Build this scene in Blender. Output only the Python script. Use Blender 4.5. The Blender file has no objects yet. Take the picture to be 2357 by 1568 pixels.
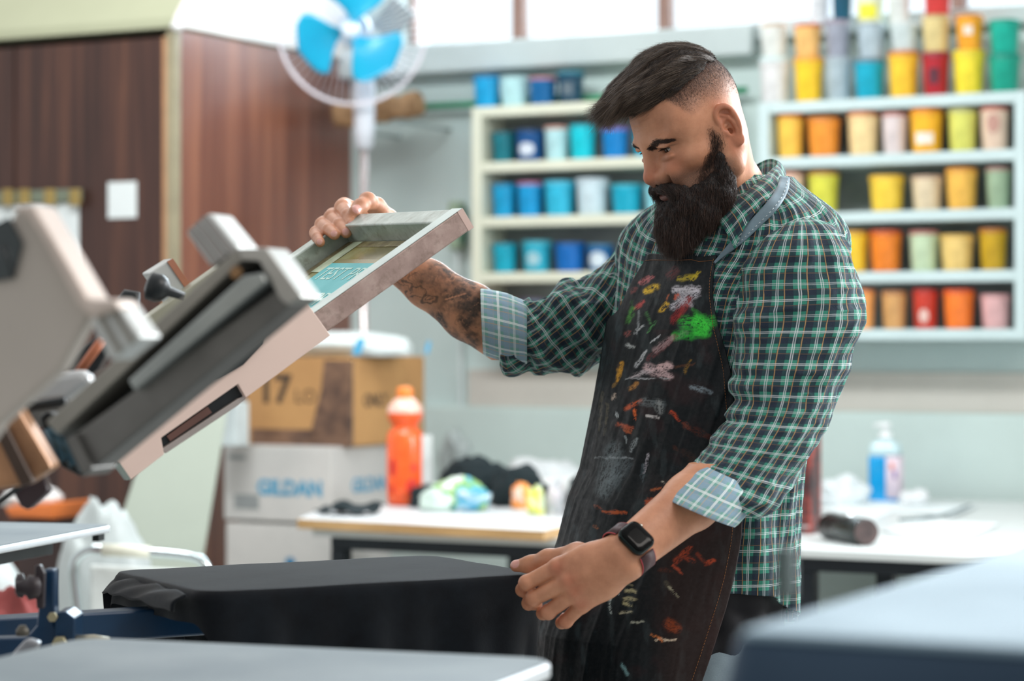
import bpy, bmesh, math, random
import numpy as np
from mathutils import Vector, Matrix, noise
import openvdb
R = math.radians
sc = bpy.context.scene
COL = sc.collection
F_PX = 5565.0; CX = 1178.5; CY = 784.0; CAMZ = 1.28
TH = R(27.5); CT = math.cos(TH); ST = math.sin(TH)

def P(px, py, Y):
    """point seen at pixel (px,py) of the photograph at distance Y"""
    return Vector(((px - CX) / F_PX * Y, Y, CAMZ + (CY - py) / F_PX * Y))
def W(u, c, z):
    """room frame: u along the back wall (right), c towards the back wall, z up"""
    return Vector((CT * u + ST * c, -ST * u + CT * c, z))
def WP(px, py, c):
    k = (px - CX) / F_PX
    Y = c / (ST * k + CT)
    return Vector((k * Y, Y, CAMZ + (CY - py) / F_PX * Y))
def uc(p):
    return (CT * p[0] - ST * p[1], ST * p[0] + CT * p[1])
def U_at(px, c): return uc(WP(px, CY, c))[0]
def Z_at(px, py, c): return WP(px, py, c)[2]

def lin(h):
    if isinstance(h, str):
        h = h.lstrip('#'); v = [int(h[i:i + 2], 16) / 255 for i in (0, 2, 4)]
    else: v = list(h[:3])
    return tuple((x / 12.92 if x <= .04045 else ((x + .055) / 1.055) ** 2.4) for x in v) + (1,)

# ------------------------------------------------------------------ node materials
class NT:
    def __init__(s, name):
        s.m = bpy.data.materials.new(name); s.m.use_nodes = True
        s.t = s.m.node_tree; s.n = s.t.nodes; s.l = s.t.links
        s.b = s.n['Principled BSDF']; s.out = s.n['Material Output']
    def node(s, typ, **kw):
        nd = s.n.new(typ)
        for k, v in kw.items():
            if k.startswith('i_'):
                key = k[2:].replace('_', ' ')
                key = int(key) if key.isdigit() else key
                s.put(nd.inputs[key], v)
            else: setattr(nd, k, v)
        return nd
    def put(s, sock, v):
        if isinstance(v, bpy.types.NodeSocket): s.l.new(v, sock)
        elif isinstance(v, bpy.types.Node): s.l.new(v.outputs[0], sock)
        else: sock.default_value = v
    def math(s, op, a, b=None, c=None, clamp=False):
        nd = s.n.new('ShaderNodeMath'); nd.operation = op; nd.use_clamp = clamp
        s.put(nd.inputs[0], a)
        if b is not None: s.put(nd.inputs[1], b)
        if c is not None: s.put(nd.inputs[2], c)
        return nd.outputs[0]
    def mix(s, fac, a, b, mode='MIX'):
        nd = s.n.new('ShaderNodeMix'); nd.data_type = 'RGBA'; nd.blend_type = mode
        s.put(nd.inputs[0], fac); s.put(nd.inputs[6], a); s.put(nd.inputs[7], b)
        return nd.outputs[2]
    def ramp(s, fac, stops, interp='LINEAR'):
        nd = s.n.new('ShaderNodeValToRGB'); s.put(nd.inputs[0], fac)
        cr = nd.color_ramp; cr.interpolation = interp
        while len(cr.elements) < len(stops): cr.elements.new(.5)
        for e, (p, c) in zip(cr.elements, stops):
            e.position = p; e.color = c if not isinstance(c, (int, float)) else (c, c, c, 1)
        return nd.outputs[0]
    def coords(s, kind='Object', scale=(1, 1, 1), rot=(0, 0, 0), loc=(0, 0, 0), src=None):
        if src is None:
            tc = s.n.new('ShaderNodeTexCoord'); src = tc.outputs[kind]
        mp = s.n.new('ShaderNodeMapping'); s.l.new(src, mp.inputs[0])
        mp.inputs['Scale'].default_value = scale; mp.inputs['Rotation'].default_value = rot
        mp.inputs['Location'].default_value = loc
        return mp.outputs[0]
    def noise(s, vec, scale, detail=4, rough=.55, dist=0):
        nd = s.n.new('ShaderNodeTexNoise'); s.l.new(vec, nd.inputs['Vector'])
        nd.inputs['Scale'].default_value = scale; nd.inputs['Detail'].default_value = detail
        nd.inputs['Roughness'].default_value = rough; nd.inputs['Distortion'].default_value = dist
        return nd.outputs[0]
    def bump(s, h, strength=.3, dist=.002, normal=None):
        nd = s.n.new('ShaderNodeBump'); nd.inputs['Strength'].default_value = strength
        nd.inputs['Distance'].default_value = dist; s.put(nd.inputs['Height'], h)
        if normal is not None: s.l.new(normal, nd.inputs['Normal'])
        s.l.new(nd.outputs[0], s.b.inputs['Normal']); return nd.outputs[0]
    def set(s, color=None, rough=None, metal=None, **kw):
        if color is not None: s.put(s.b.inputs['Base Color'], color)
        if rough is not None: s.put(s.b.inputs['Roughness'], rough)
        if metal is not None: s.put(s.b.inputs['Metallic'], metal)
        for k, v in kw.items(): s.put(s.b.inputs[k.replace('_', ' ')], v)
        return s

_mc = {}
def plain(color, rough=.5, metal=0., var=.08, scale=12., bump=0., name=None, key=None, **kw):
    """simple procedural paint / plastic / metal with slight mottling"""
    k = (str(color), rough, metal, var, scale, bump, name, str(kw))
    if k in _mc: return _mc[k]
    t = NT(name or 'paint')
    c = lin(color); v = t.coords('Object')
    n = t.noise(v, scale, 5)
    dark = tuple(x * (1 - var * 2) for x in c[:3]) + (1,)
    lite = tuple(min(1, x * (1 + var)) for x in c[:3]) + (1,)
    t.set(t.ramp(n, [(.3, dark), (.7, lite)]), t.ramp(n, [(.3, min(1, rough * 1.15)), (.7, rough * .85)]), metal, **kw)
    if bump: t.bump(t.noise(v, scale * 14, 3), bump, .001)
    _mc[k] = t.m
    return t.m

# ------------------------------------------------------------------ mesh building
class MB:
    def __init__(s): s.v = []; s.f = []; s.mi = []; s.cur = 0; s.uv = None; s.smooth = []; s.sm = False
    def add(s, verts, faces, smooth=None):
        o = len(s.v); s.v.extend([tuple(v) for v in verts])
        for f in faces:
            s.f.append([i + o for i in f]); s.mi.append(s.cur); s.smooth.append(s.sm if smooth is None else smooth)
        return s
    def box(s, o, a, b, c):
        """box from corner o with edge vectors a,b,c"""
        o, a, b, c = (Vector(x) for x in (o, a, b, c))
        v = [o, o + a, o + a + b, o + b, o + c, o + a + c, o + a + b + c, o + b + c]
        return s.add(v, [[0, 3, 2, 1], [4, 5, 6, 7], [0, 1, 5, 4], [1, 2, 6, 5], [2, 3, 7, 6], [3, 0, 4, 7]], False)
    def rbox(s, u0, u1, c0, c1, z0, z1):
        """box in the room frame"""
        o = W(u0, c0, z0)
        return s.box(o, W(u1, c0, z0) - o, W(u0, c1, z0) - o, Vector((0, 0, z1 - z0)))
    def cbox(s, ctr, a, b, c):
        ctr, a, b, c = (Vector(x) for x in (ctr, a, b, c))
        return s.box(ctr - (a + b + c) / 2, a, b, c)
    def prism(s, pts, ext):
        pts = [Vector(p) for p in pts]; ext = Vector(ext); n = len(pts)
        v = pts + [p + ext for p in pts]
        return s.add(v, [list(range(n))[::-1], list(range(n, 2 * n))] + [[i, (i + 1) % n, n + (i + 1) % n, n + i] for i in range(n)], False)
    def cyl(s, a, b, r0, r1=None, n=20, caps=True, smooth=True):
        a, b = Vector(a), Vector(b); r1 = r0 if r1 is None else r1
        return s.rings([(a, r0), (b, r1)], (b - a), n, caps, smooth)
    def rings(s, prof, axis, n=20, caps=True, smooth=True, sq=None):
        """prof: list of (centre, radius) all perpendicular to axis"""
        ax = Vector(axis).normalized()
        t = Vector((0, 0, 1)) if abs(ax.z) < .9 else Vector((1, 0, 0))
        e1 = ax.cross(t).normalized(); e2 = ax.cross(e1)
        v = []; f = []
        for c, r in prof:
            for k in range(n):
                a = 2 * math.pi * k / n
                v.append(Vector(c) + e1 * (math.cos(a) * r) + e2 * (math.sin(a) * r))
        m = len(prof)
        for j in range(m - 1):
            for k in range(n):
                f.append([j * n + k, j * n + (k + 1) % n, (j + 1) * n + (k + 1) % n, (j + 1) * n + k])
        s.add(v, f, smooth)
        o = len(s.v) - len(v)
        if caps:
            s.f.append([o + k for k in range(n)][::-1]); s.f.append([o + (m - 1) * n + k for k in range(n)])
            s.mi += [s.cur] * 2; s.smooth += [False] * 2
        return s
    def lathe(s, base, prof, axis=(0, 0, 1), n=24, caps=True):
        base = Vector(base); ax = Vector(axis).normalized()
        return s.rings([(base + ax * h, r) for r, h in prof], ax, n, caps)
    def tube(s, pts, r, n=12, caps=True, closed=False):
        """round tube along a polyline, parallel-transported"""
        pts = [Vector(p) for p in pts]; m = len(pts)
        rr = r if isinstance(r, (list, tuple)) else [r] * m
        tg = []
        for i in range(m):
            a = pts[i - 1] if (i > 0 or closed) else pts[i]; b = pts[(i + 1) % m] if (i < m - 1 or closed) else pts[i]
            tg.append((b - a).normalized())
        t0 = tg[0]; ref = Vector((0, 0, 1)) if abs(t0.z) < .9 else Vector((1, 0, 0))
        e1 = t0.cross(ref).normalized(); v = []; f = []
        for i in range(m):
            e1 = (e1 - tg[i] * e1.dot(tg[i])).normalized(); e2 = tg[i].cross(e1)
            for k in range(n):
                a = 2 * math.pi * k / n
                v.append(pts[i] + (e1 * math.cos(a) + e2 * math.sin(a)) * rr[i])
        for i in range(m - (0 if closed else 1)):
            j = (i + 1) % m
            for k in range(n): f.append([i * n + k, i * n + (k + 1) % n, j * n + (k + 1) % n, j * n + k])
        s.add(v, f, True)
        if caps and not closed:
            o = len(s.v) - len(v)
            s.f.append([o + k for k in range(n)][::-1]); s.f.append([o + (m - 1) * n + k for k in range(n)])
            s.mi += [s.cur] * 2; s.smooth += [False] * 2
        return s
    def grid(s, fn, nu, nv, smooth=True):
        v = [fn(i / nu, j / nv) for j in range(nv + 1) for i in range(nu + 1)]
        w = nu + 1
        f = [[j * w + i, j * w + i + 1, (j + 1) * w + i + 1, (j + 1) * w + i] for j in range(nv) for i in range(nu)]
        return s.add(v, f, smooth)

def spline(pts, n=8, closed=False):
    """Catmull-Rom through pts"""
    pts = [Vector(p) for p in pts]; m = len(pts); out = []
    rng = range(m if closed else m - 1)
    for i in rng:
        p1, p2 = pts[i], pts[(i + 1) % m]
        p0 = pts[i - 1] if (i > 0 or closed) else p1 * 2 - p2
        p3 = pts[(i + 2) % m] if (i + 2 < m or closed) else p2 * 2 - p1
        for k in range(n):
            t = k / n
            out.append(.5 * ((2 * p1) + (p2 - p0) * t + (2 * p0 - 5 * p1 + 4 * p2 - p3) * t * t + (3 * p1 - p0 - 3 * p2 + p3) * t ** 3))
    if not closed: out.append(pts[-1])
    return out

def link(o, parent=None):
    COL.objects.link(o)
    if parent is not None: o.parent = parent
    return o
ORG = {}
def thing(name, label, cat, loc, group=None):
    o = bpy.data.objects.new(name, None); o.empty_display_size = .05
    link(o); o.location = loc; o['label'] = label; o['category'] = cat
    if group: o['group'] = group
    ORG[o.name] = Vector(loc); return o
def obj(name, mb, mat, parent=None, bevel=0, bseg=2, label=None, subsurf=0, kind=None, solid=0):
    mats = mat if isinstance(mat, (list, tuple)) else [mat]
    me = bpy.data.meshes.new(name)
    if parent is not None:
        org = ORG[parent.name]
    else:
        a = np.array([tuple(v) for v in mb.v]); org = Vector(((a[:, 0].min() + a[:, 0].max()) / 2, (a[:, 1].min() + a[:, 1].max()) / 2, a[:, 2].min()))
    me.from_pydata([tuple(Vector(v) - org) for v in mb.v], [], mb.f)
    me.polygons.foreach_set('material_index', mb.mi); me.polygons.foreach_set('use_smooth', mb.smooth)
    for m in mats: me.materials.append(m)
    me.update()
    bm = bmesh.new(); bm.from_mesh(me); bmesh.ops.recalc_face_normals(bm, faces=bm.faces); bm.to_mesh(me); bm.free()
    o = bpy.data.objects.new(name, me); link(o, parent)
    ORG[o.name] = org
    if parent is None: o.location = org
    if solid:
        md = o.modifiers.new('thick', 'SOLIDIFY'); md.thickness = solid; md.offset = 0
    if bevel:
        md = o.modifiers.new('bevel', 'BEVEL'); md.width = bevel; md.segments = bseg; md.limit_method = 'ANGLE'; md.angle_limit = R(35)
        md.harden_normals = False
    if subsurf:
        md = o.modifiers.new('sub', 'SUBSURF'); md.levels = md.render_levels = subsurf
    if label: o['label'] = label
    if kind: o['kind'] = kind
    return o
def tag(o, label, cat, group=None, kind=None):
    o['label'] = label; o['category'] = cat
    if group: o['group'] = group
    if kind: o['kind'] = kind
    return o
def struct(name, mb, mat, parent=None, **kw):
    o = obj(name, mb, mat, parent, **kw)
    if parent is None: o['kind'] = 'structure'
    return o
def npmesh(name, V, F, mat, parent=None, smooth=True, uv=None, attrs=None, label=None):
    """V (n,3) world coords, F (m,k) faces; uv = per-vertex (n,2) -> float2 point attribute 'puv'"""
    V = np.asarray(V, float); org = ORG[parent.name] if parent is not None else Vector(V.mean(0))
    me = bpy.data.meshes.new(name); F = np.asarray(F, np.int32); k = F.shape[1]
    me.vertices.add(len(V)); me.vertices.foreach_set('co', (V - np.array(org)).astype(np.float32).ravel())
    me.loops.add(F.size); me.loops.foreach_set('vertex_index', F.ravel())
    me.polygons.add(len(F)); me.polygons.foreach_set('loop_start', np.arange(len(F), dtype=np.int32) * k)
    me.update(calc_edges=True); me.validate()
    me.polygons.foreach_set('use_smooth', [smooth] * len(me.polygons))
    for m in (mat if isinstance(mat, (list, tuple)) else [mat]): me.materials.append(m)
    for nm, arr in (attrs or {}).items():
        arr = np.asarray(arr, np.float32)
        if arr.ndim == 1:
            at = me.attributes.new(nm, 'FLOAT', 'POINT'); at.data.foreach_set('value', arr)
        else:
            at = me.attributes.new(nm, 'FLOAT_VECTOR', 'POINT'); at.data.foreach_set('vector', arr.ravel())
    me.update()
    o = bpy.data.objects.new(name, me); link(o, parent); ORG[o.name] = org
    if parent is None: o.location = org
    if label: o['label'] = label
    return o
def text_mb(s, ctr, ex, ey, size, depth=.0004, align='CENTER', shear=0, bold=0.0):
    """solid lettering: ex/ey are the reading and up directions"""
    cu = bpy.data.curves.new('txt', 'FONT'); cu.body = s; cu.size = size; cu.align_x = align; cu.align_y = 'CENTER'
    cu.extrude = depth; cu.shear = shear; cu.offset = bold; cu.resolution_u = 3
    o = bpy.data.objects.new('txt', cu); COL.objects.link(o)
    bpy.context.view_layer.update()
    me = o.evaluated_get(bpy.context.evaluated_depsgraph_get()).to_mesh()
    ex = Vector(ex).normalized(); ey = Vector(ey).normalized(); ez = ex.cross(ey)
    v = [Vector(ctr) + ex * q.co.x + ey * q.co.y + ez * q.co.z for q in me.vertices]
    f = [list(p.vertices) for p in me.polygons]
    o.to_mesh_clear(); bpy.data.objects.remove(o); bpy.data.curves.remove(cu)
    return v, f
# ================================================================== ROOM
CW = 7.48                                   # the back wall's plane
def m_wall():
    t = NT('wall_plaster'); v = t.coords('Object')
    n = t.noise(v, 1.3, 5, .6); n2 = t.noise(v, 30, 4)
    c = t.mix(t.ramp(n, [(.35, 0), (.7, 1)]), lin('#b9cbc9'), lin('#ccdbd9'))
    t.set(c, .75); t.bump(n2, .15, .002); return t.m
def m_wood(name, c0, c1, c2, rough=.35, sc_=(9, 9, .35), spec=.5):
    t = NT(name); v = t.coords('Object', scale=sc_)
    n = t.noise(v, 2.2, 6, .6, .35); n2 = t.noise(v, 11, 4, .6)
    c = t.ramp(n, [(.28, lin(c0)), (.5, lin(c1)), (.72, lin(c2))])
    c = t.mix(t.math('MULTIPLY', n2, .35), c, lin(c0))
    t.set(c, rough); t.b.inputs['Specular IOR Level'].default_value = spec
    t.bump(n2, .08, .001); return t.m
WALL = m_wall()
m = MB(); m.add([(-9, -6, 0), (9, -6, 0), (9, 12, 0), (-9, 12, 0)], [[0, 1, 2, 3]])
def m_floor():
    t = NT('concrete_floor'); v = t.coords('Object')
    t.set(t.ramp(t.noise(v, 3, 6), [(.3, lin('#8f918e')), (.7, lin('#b1b1ab'))]), .55); t.bump(t.noise(v, 40), .2, .002); return t.m
struct('floor', m, m_floor())
# ---- back wall with a strip of windows
uL, uR = U_at(560, CW), U_at(2900, CW)
ZS = Z_at(950, 112, CW); ZT = 3.25
w0, w1 = U_at(925, CW), U_at(2890, CW)
m = MB()
m.rbox(uL, uR, CW, CW + .2, 0, ZS)
m.rbox(uL, w0, CW, CW + .2, ZS, 3.9)
m.rbox(w0, uR, CW, CW + .2, ZT, 3.9)
struct('wall_back', m, WALL)
# lower painted panel of the wall and ledge
zb = Z_at(2000, 948, CW)
m = MB(); m.rbox(uL, uR, CW - .03, CW, 0, zb)
struct('trim_1', m, plain('#c5d6d2', .6, var=.05, scale=2, name='wainscot_paint'), bevel=.006)
zb2 = Z_at(2000, 856, CW)
m = MB(); m.rbox(U_at(1080, CW), uR, CW - .012, CW, zb, zb2)
struct('trim_2', m, plain('#c3c0b8', .6, var=.06, scale=2, name='warm_grey_band'), bevel=.004)
m = MB(); m.rbox(uL + .02, U_at(1752, CW), CW - .09, CW, Z_at(950, 178, CW), ZS)
struct('trim_3', m, plain('#b4c0c0', .6, var=.06, scale=3, name='ledge_plaster'), bevel=.008)
m = MB(); m.rbox(U_at(1752, CW), uR, CW - .05, CW, ZS - .05, ZS + .01)
struct('trim_4', m, plain('#b4c0c0', .6, var=.06, scale=3, name='ledge_plaster'), bevel=.008)
FR = plain('#8a6a5e', .5, var=.1, name='brown_window_paint')
def m_glass(name='window_glass', col='#f4fbff', rough=.02):
    t = NT(name); t.set(lin(col), rough); t.b.inputs['Transmission Weight'].default_value = 1; t.b.inputs['IOR'].default_value = 1.05
    tr = t.node('ShaderNodeBsdfTransparent'); gl = t.node('ShaderNodeBsdfGlossy'); gl.inputs['Roughness'].default_value = .03
    mx = t.node('ShaderNodeMixShader'); lw = t.node('ShaderNodeLayerWeight'); lw.inputs[0].default_value = .2
    t.l.new(t.math('MULTIPLY', lw.outputs['Fresnel'], .5), mx.inputs[0]); t.l.new(tr.outputs[0], mx.inputs[1]); t.l.new(gl.outputs[0], mx.inputs[2])
    tr.inputs[0].default_value = lin(col)
    t.l.new(mx.outputs[0], t.out.inputs[0]); return t.m
GLASS = m_glass()
edges = [w0, U_at(1175, CW), U_at(1513, CW), U_at(1866, CW), U_at(2192, CW), U_at(2530, CW), w1]
for i in range(6):
    a, b = edges[i], edges[i + 1]
    e = bpy.data.objects.new('window_%d' % (i + 1), None); link(e); e.location = W((a + b) / 2, CW + .1, ZS); e['kind'] = 'structure'
    ORG[e.name] = Vector(e.location)
    m = MB(); t_ = .022
    c0, c1 = CW + .05, CW + .1
    m.rbox(a, a + t_, c0, c1, ZS, ZT); m.rbox(b - t_, b, c0, c1, ZS, ZT)
    m.rbox(a + t_, b - t_, c0, c1, ZS, ZS + .02); m.rbox(a + t_, b - t_, c0, c1, ZT - .03, ZT)
    obj('window_frame', m, FR, e, bevel=.003)
    m = MB(); m.rbox(a + t_, b - t_, CW + .07, CW + .075, ZS + .02, ZT - .03)
    obj('pane', m, GLASS, e)
# ---- dark wood built-in cabinet on the left
CC = uc(WP(405, 784, 1))[1]
pc = Vector((-1.080, 7.77, 0)); cu_, cc_ = uc(pc)
ZC = CAMZ + 1.008
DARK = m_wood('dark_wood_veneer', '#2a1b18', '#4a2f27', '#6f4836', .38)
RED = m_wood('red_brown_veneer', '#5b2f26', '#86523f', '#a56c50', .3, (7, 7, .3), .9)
cab = thing('wardrobe', 'tall dark wood built-in wardrobe filling the left end of the room', 'wardrobe', W(cu_ - .9, cc_ + .5, 0))
m = MB(); m.rbox(cu_ - 2.6, cu_ - .03, cc_ + .02, CW - .01, 0, ZC - .03); obj('carcass', m, DARK, cab)
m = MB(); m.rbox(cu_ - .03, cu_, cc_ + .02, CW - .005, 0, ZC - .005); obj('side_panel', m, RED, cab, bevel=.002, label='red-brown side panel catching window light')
for k, (a, b) in enumerate(((-1.3, -.66), (-.65, -.052), (-1.95, -1.31))):
    m = MB(); m.rbox(cu_ + a, cu_ + b, cc_, cc_ + .02, .08, ZC - .03); d = obj('door', m, DARK, cab, bevel=.002)
    if k == 0:
        m = MB(); h = W(cu_ + b - .04, cc_ - .03, 1.0); m.tube([h, h + Vector((0, 0, .14))], .006); obj('handle', m, plain('#a89878', .3, .9), d)
m = MB(); m.rbox(cu_ - .05, cu_ - .03, cc_ - .004, cc_ + .02, 0, ZC - .03); obj('edge_strip', m, plain('#b98a63', .5, name='bare_wood_edge'), cab, label='pale bare wood edge strip')
m = MB(); m.rbox(cu_ - .03, cu_ + .004, cc_ - .008, cc_ + .02, 0, ZC - .01); obj('corner_bead', m, plain('#9b9278', .45, name='olive_corner_bead'), cab, label='olive metal corner bead')
# sloping hood over it
HD = plain('#b3b699', .7, var=.06, scale=1.5, name='sage_paint')
m = MB()
a0 = W(cu_ - 2.6, cc_ - .01, ZC + .0); 
prof = [W(cu_ - 2.6, cc_ - .01, ZC), W(cu_ - 2.6, CW - .01, ZC), W(cu_ - 2.6, CW - .01, ZC + 1.25), W(cu_ - 2.6, cc_ + .95, ZC + 1.25), W(cu_ - 2.6, cc_ - .01, ZC + .03)]
m.prism(prof, W(2.6 - .001, 0, 0) - W(0, 0, 0))
hood = obj('ceiling_slope', m, HD); tag(hood, 'sloping sage painted boxed ceiling above the wardrobe', 'ceiling'); hood['kind'] = 'structure'; hood.name = 'trim_5'
del hood['label']; del hood['category']
m = MB()
prof = [W(cu_ - .0, cc_ - .01, ZC + .004), W(cu_, CW - .012, ZC + .004), W(cu_, CW - .012, ZC + 1.25), W(cu_, cc_ + .95, ZC + 1.25), W(cu_, cc_ - .01, ZC + .03)]
m.prism(prof, W(.012, 0, 0))
struct('trim_6', m, plain('#f1ece8', .6, var=.03, name='window_lit_gable_white'))  # sheet coloured white to stand in for window light on the hood's side
m = MB(); m.lathe(W(cu_ + .02, cc_ - .02, ZC - .012), [(.016, 0), (.02, .006), (.02, .02), (.012, .028)], n=16)
tag(obj('round_cap', m, plain('#f2f2f4', .4)), 'small white round cap at the top corner of the dark wardrobe', 'cap')
# notices on the wardrobe
PAPER = plain('#dfe6e6', .8, var=.02, name='white_paper')
def on_front(px0, px1, py0, py1, th=.002, off=.002):
    c = cc_ - off; mm = MB()
    mm.rbox(U_at(px0, c), U_at(px1, c), c - th, c, Z_at(px0, py1, c), Z_at(px0, py0, c)); return mm
o = obj('notice', on_front(249, 315, 420, 503), PAPER); tag(o, 'small blank white paper notice taped on the dark wardrobe door', 'notice')
bd = thing('wall_organizer', 'clipboard rack with white sheet hung on the wardrobe left', 'organizer', WP(90, 600, cc_ - .01))
obj('sheet', on_front(-60, 182, 474, 650, off=.004), PAPER, bd)
obj('rail', on_front(-60, 190, 444, 472, .02, .001), plain('#77806f', .6, name='grey_green_rail'), bd, bevel=.002)
for px in (10, 48, 106, 164): obj('wooden_clip', on_front(px, px + 22, 436, 474, .012, .022), plain('#9a834a', .6), bd, bevel=.002)
# ---- green conduit along the wall + brown paper wrapped length, hanging board
zp = Z_at(1030, 243, CW - .06)
m = MB(); m.tube([W(U_at(826, CW), CW - .06, zp), W(U_at(1735, CW), CW - .06, zp)], .012, 14)
for k in range(4): m.cyl(W(U_at(900, CW) + k * .36, CW - .06, zp), W(U_at(900, CW) + k * .36, CW, zp), .006)
tag(obj('green_pipe', m, plain('#07895c', .35, var=.06, name='green_pipe_paint')), 'green painted pipe running along the wall under the windows', 'pipe')
m = MB(); a, b = P(775, 268, 8.46), P(968, 238, 8.33); d = b - a
def fn(i, j):
    an = 2 * math.pi * j; r = .043 * (1 + .1 * math.sin(i * 19 + j * 14) + .06 * math.sin(i * 47))
    t = d.normalized(); s_ = t.cross(Vector((0, 0, 1))).normalized(); w_ = s_.cross(t)
    return a + d * i + s_ * r * .8 * math.cos(an) + w_ * r * math.sin(an)
m.grid(fn, 24, 24); m.cyl(a, a + d * .001, .03); m.cyl(b, b + d * .001, .034)
tag(obj('brown_paper_roll', m, plain('#a5815c', .8, var=.2, scale=20, bump=.3, name='kraft_paper')), 'rough brown paper roll lying on brackets behind the fan', 'roll')
m = MB(); m.rbox(U_at(822, 7.2), U_at(830, 7.2), 7.18, CW, 2.0, 2.01); m.rbox(U_at(940, 7.2), U_at(948, 7.2), 7.14, CW, 2.02, 2.03)
tag(obj('roll_bracket', m, plain('#93a09f', .5, .2)), 'thin grey wall brackets under the brown paper roll', 'bracket')
# grey square panel tilted on its corner, and a sage clamp-like box hung beside the shelf
m = MB(); c = WP(905, 45, CW - .12); h = .075
ex = (W(1, 0, 0)); ez = Vector((0, 0, 1)); e1 = (ex * .77 - ez * .64); e2 = (ex * .64 + ez * .77)
m.cbox(c, e1 * .115, e2 * .135, W(0, .02, 0))
q = obj('grey_square_plate', m, plain('#7b888b', .6, name='grey_plate'), bevel=.004); tag(q, 'grey square plate standing on its corner beside the leftmost window', 'plate')
m = MB(); c = WP(1052, 520, CW - .05); m.cbox(c, W(.045, 0, 0), W(0, .06, 0), (0, 0, .17))
q = thing('wall_dispenser', 'small sage green box fixed to the wall beside the cream rack', 'dispenser', c)
obj('body', m, plain('#93a68e', .5), q, bevel=.01)
m = MB(); m.cbox(c + W(.028, -.01, 0), W(.012, 0, 0), W(0, .05, 0), (0, 0, .12)); obj('side_plate', m, plain('#47705a', .5), q, bevel=.004)
m = MB(); m.tube(spline([c + Vector((0, 0, -.09)), c + W(.0, .03, -.6) , c + W(-.03, .04, -1.2)], 6), .008); obj('cable', m, plain('#cdd8d8', .5), q)
# ================================================================== INK RACKS
def m_pot(col, rough=.35):
    t = NT('ink_tub_plastic'); v = t.coords('Object'); c = lin(col)
    n = t.noise(v, 22, 5, .6); d = tuple(x * .72 for x in c[:3]) + (1,)
    t.set(t.ramp(n, [(.3, d), (.5, c), (.78, tuple(min(1, x * 1.15 + .01) for x in c[:3]) + (1,))]), rough)
    return t.m
def tub(px0, px1, pyt, pyb, c, zb, col, lid, label, group, mark=None, markshape='rect', sq=False):
    """a tapered ink tub with rim, lid and optional sticker, standing at height zb on plane c"""
    a = WP(px0, pyb, c); b = WP(px1, pyb, c); w = (uc(b)[0] - uc(a)[0]); r = w / 2 * .97
    h = Z_at((px0 + px1) / 2, pyt, c) - Z_at((px0 + px1) / 2, pyb, c)
    u = (uc(a)[0] + uc(b)[0]) / 2; base = W(u, c + .002, zb)
    t = thing('ink_tub', label, 'tub', base, group)
    m = MB(); m.lathe(base, [(r * .80, 0), (r * .82, .003), (r * .93, h * .80), (r * .94, h * .82), (r * .99, h * .83), (r * .99, h * .90)], n=28)
    obj('pot', m, m_pot(col), t)
    m = MB(); m.lathe(base, [(r * .985, h * .895), (r * 1.0, h * .905), (r * 1.0, h * .975), (r * .95, h), (r * .8, h * .995)], n=28)
    obj('lid', m, plain(lid, .4, var=.12, name='lid_plastic'), t)
    if mark:
        m = MB(); mc, mh, mw = mark[1], mark[2], mark[3]
        zc = base + Vector((0, 0, h * mc))
        pts = []
        N = 12; ang0 = math.atan2(-(W(0, 1, 0)).y, -(W(0, 1, 0)).x) + .15
        def fn(i, j):
            aa = ang0 + (i - .5) * mw * 2; zz = (j - .5) * h * mh
            if markshape == 'oval':
                q = math.sqrt(max(0, 1 - ((j - .5) * 2) ** 2)); aa = ang0 + (i - .5) * mw * 2 * max(q, .02)
            rr = r * (.82 + .11 * ((h * mc + zz) / (h * .8))) + .0012
            return Vector((base.x + math.cos(aa) * rr, base.y + math.sin(aa) * rr, zc.z + zz))
        m.grid(fn, 10, 10); obj('sticker', m, plain(mark[0], .6, var=.12, scale=40, name='sticker_paper'), t)
    return t
ORD = ['first', 'second', 'third', 'fourth', 'fifth', 'sixth', 'seventh', 'eighth']
CREAM = plain('#d7d9c6', .55, var=.04, scale=5, name='cream_shelf_paint')
COOL = plain('#c5d8d9', .5, var=.04, scale=5, name='cool_white_shelf_paint')
def rack(name, label, pxl, pxr, boards, cF, depth, th, mat, back, pw, top, bottom, px_ref):
    """boards: list of py of each board's upper edge at px_ref"""
    uL_, uR_ = U_at(pxl, cF), U_at(pxr, cF)
    zt = [Z_at(px_ref, y, cF) for y in boards]
    t = thing(name, label, 'shelf', W((uL_ + uR_) / 2, cF + depth, zt[-1]))
    for z in zt:
        m = MB(); m.rbox(uL_ + pw, uR_ - pw, cF, cF + depth, z - th, z); obj('shelf_board', m, mat, t, bevel=.002)
    for a in (uL_, uR_ - pw):
        m = MB(); m.rbox(a, a + pw, cF - .002, cF + depth, zt[-1] - th, zt[0] + top); obj('upright', m, mat, t, bevel=.002)
    m = MB(); m.rbox(uL_, uR_, cF + depth, cF + depth + .008, zt[-1] - th, zt[0] - .002); obj('back_panel', m, back, t)
    return t, zt, uL_, uR_
CF = CW - .19
LR, LZ, _, _ = rack('ink_rack', 'cream painted wall rack holding blue and teal ink tubs', 1086, 1650, [246, 374, 500, 628, 756], CF, .17, .034, CREAM, plain('#8d9393', .7), .038, 0, 0, 1110)
RR, RZ, _, _ = rack('ink_rack', 'cool white wall rack holding yellow, orange and red ink tubs', 1746, 2362, [213, 345, 480, 622, 757], CF - .03, .2, .034, COOL, plain('#8b9493', .7), .036, 0, 0, 2260)
RL = '#c4634e'
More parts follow.
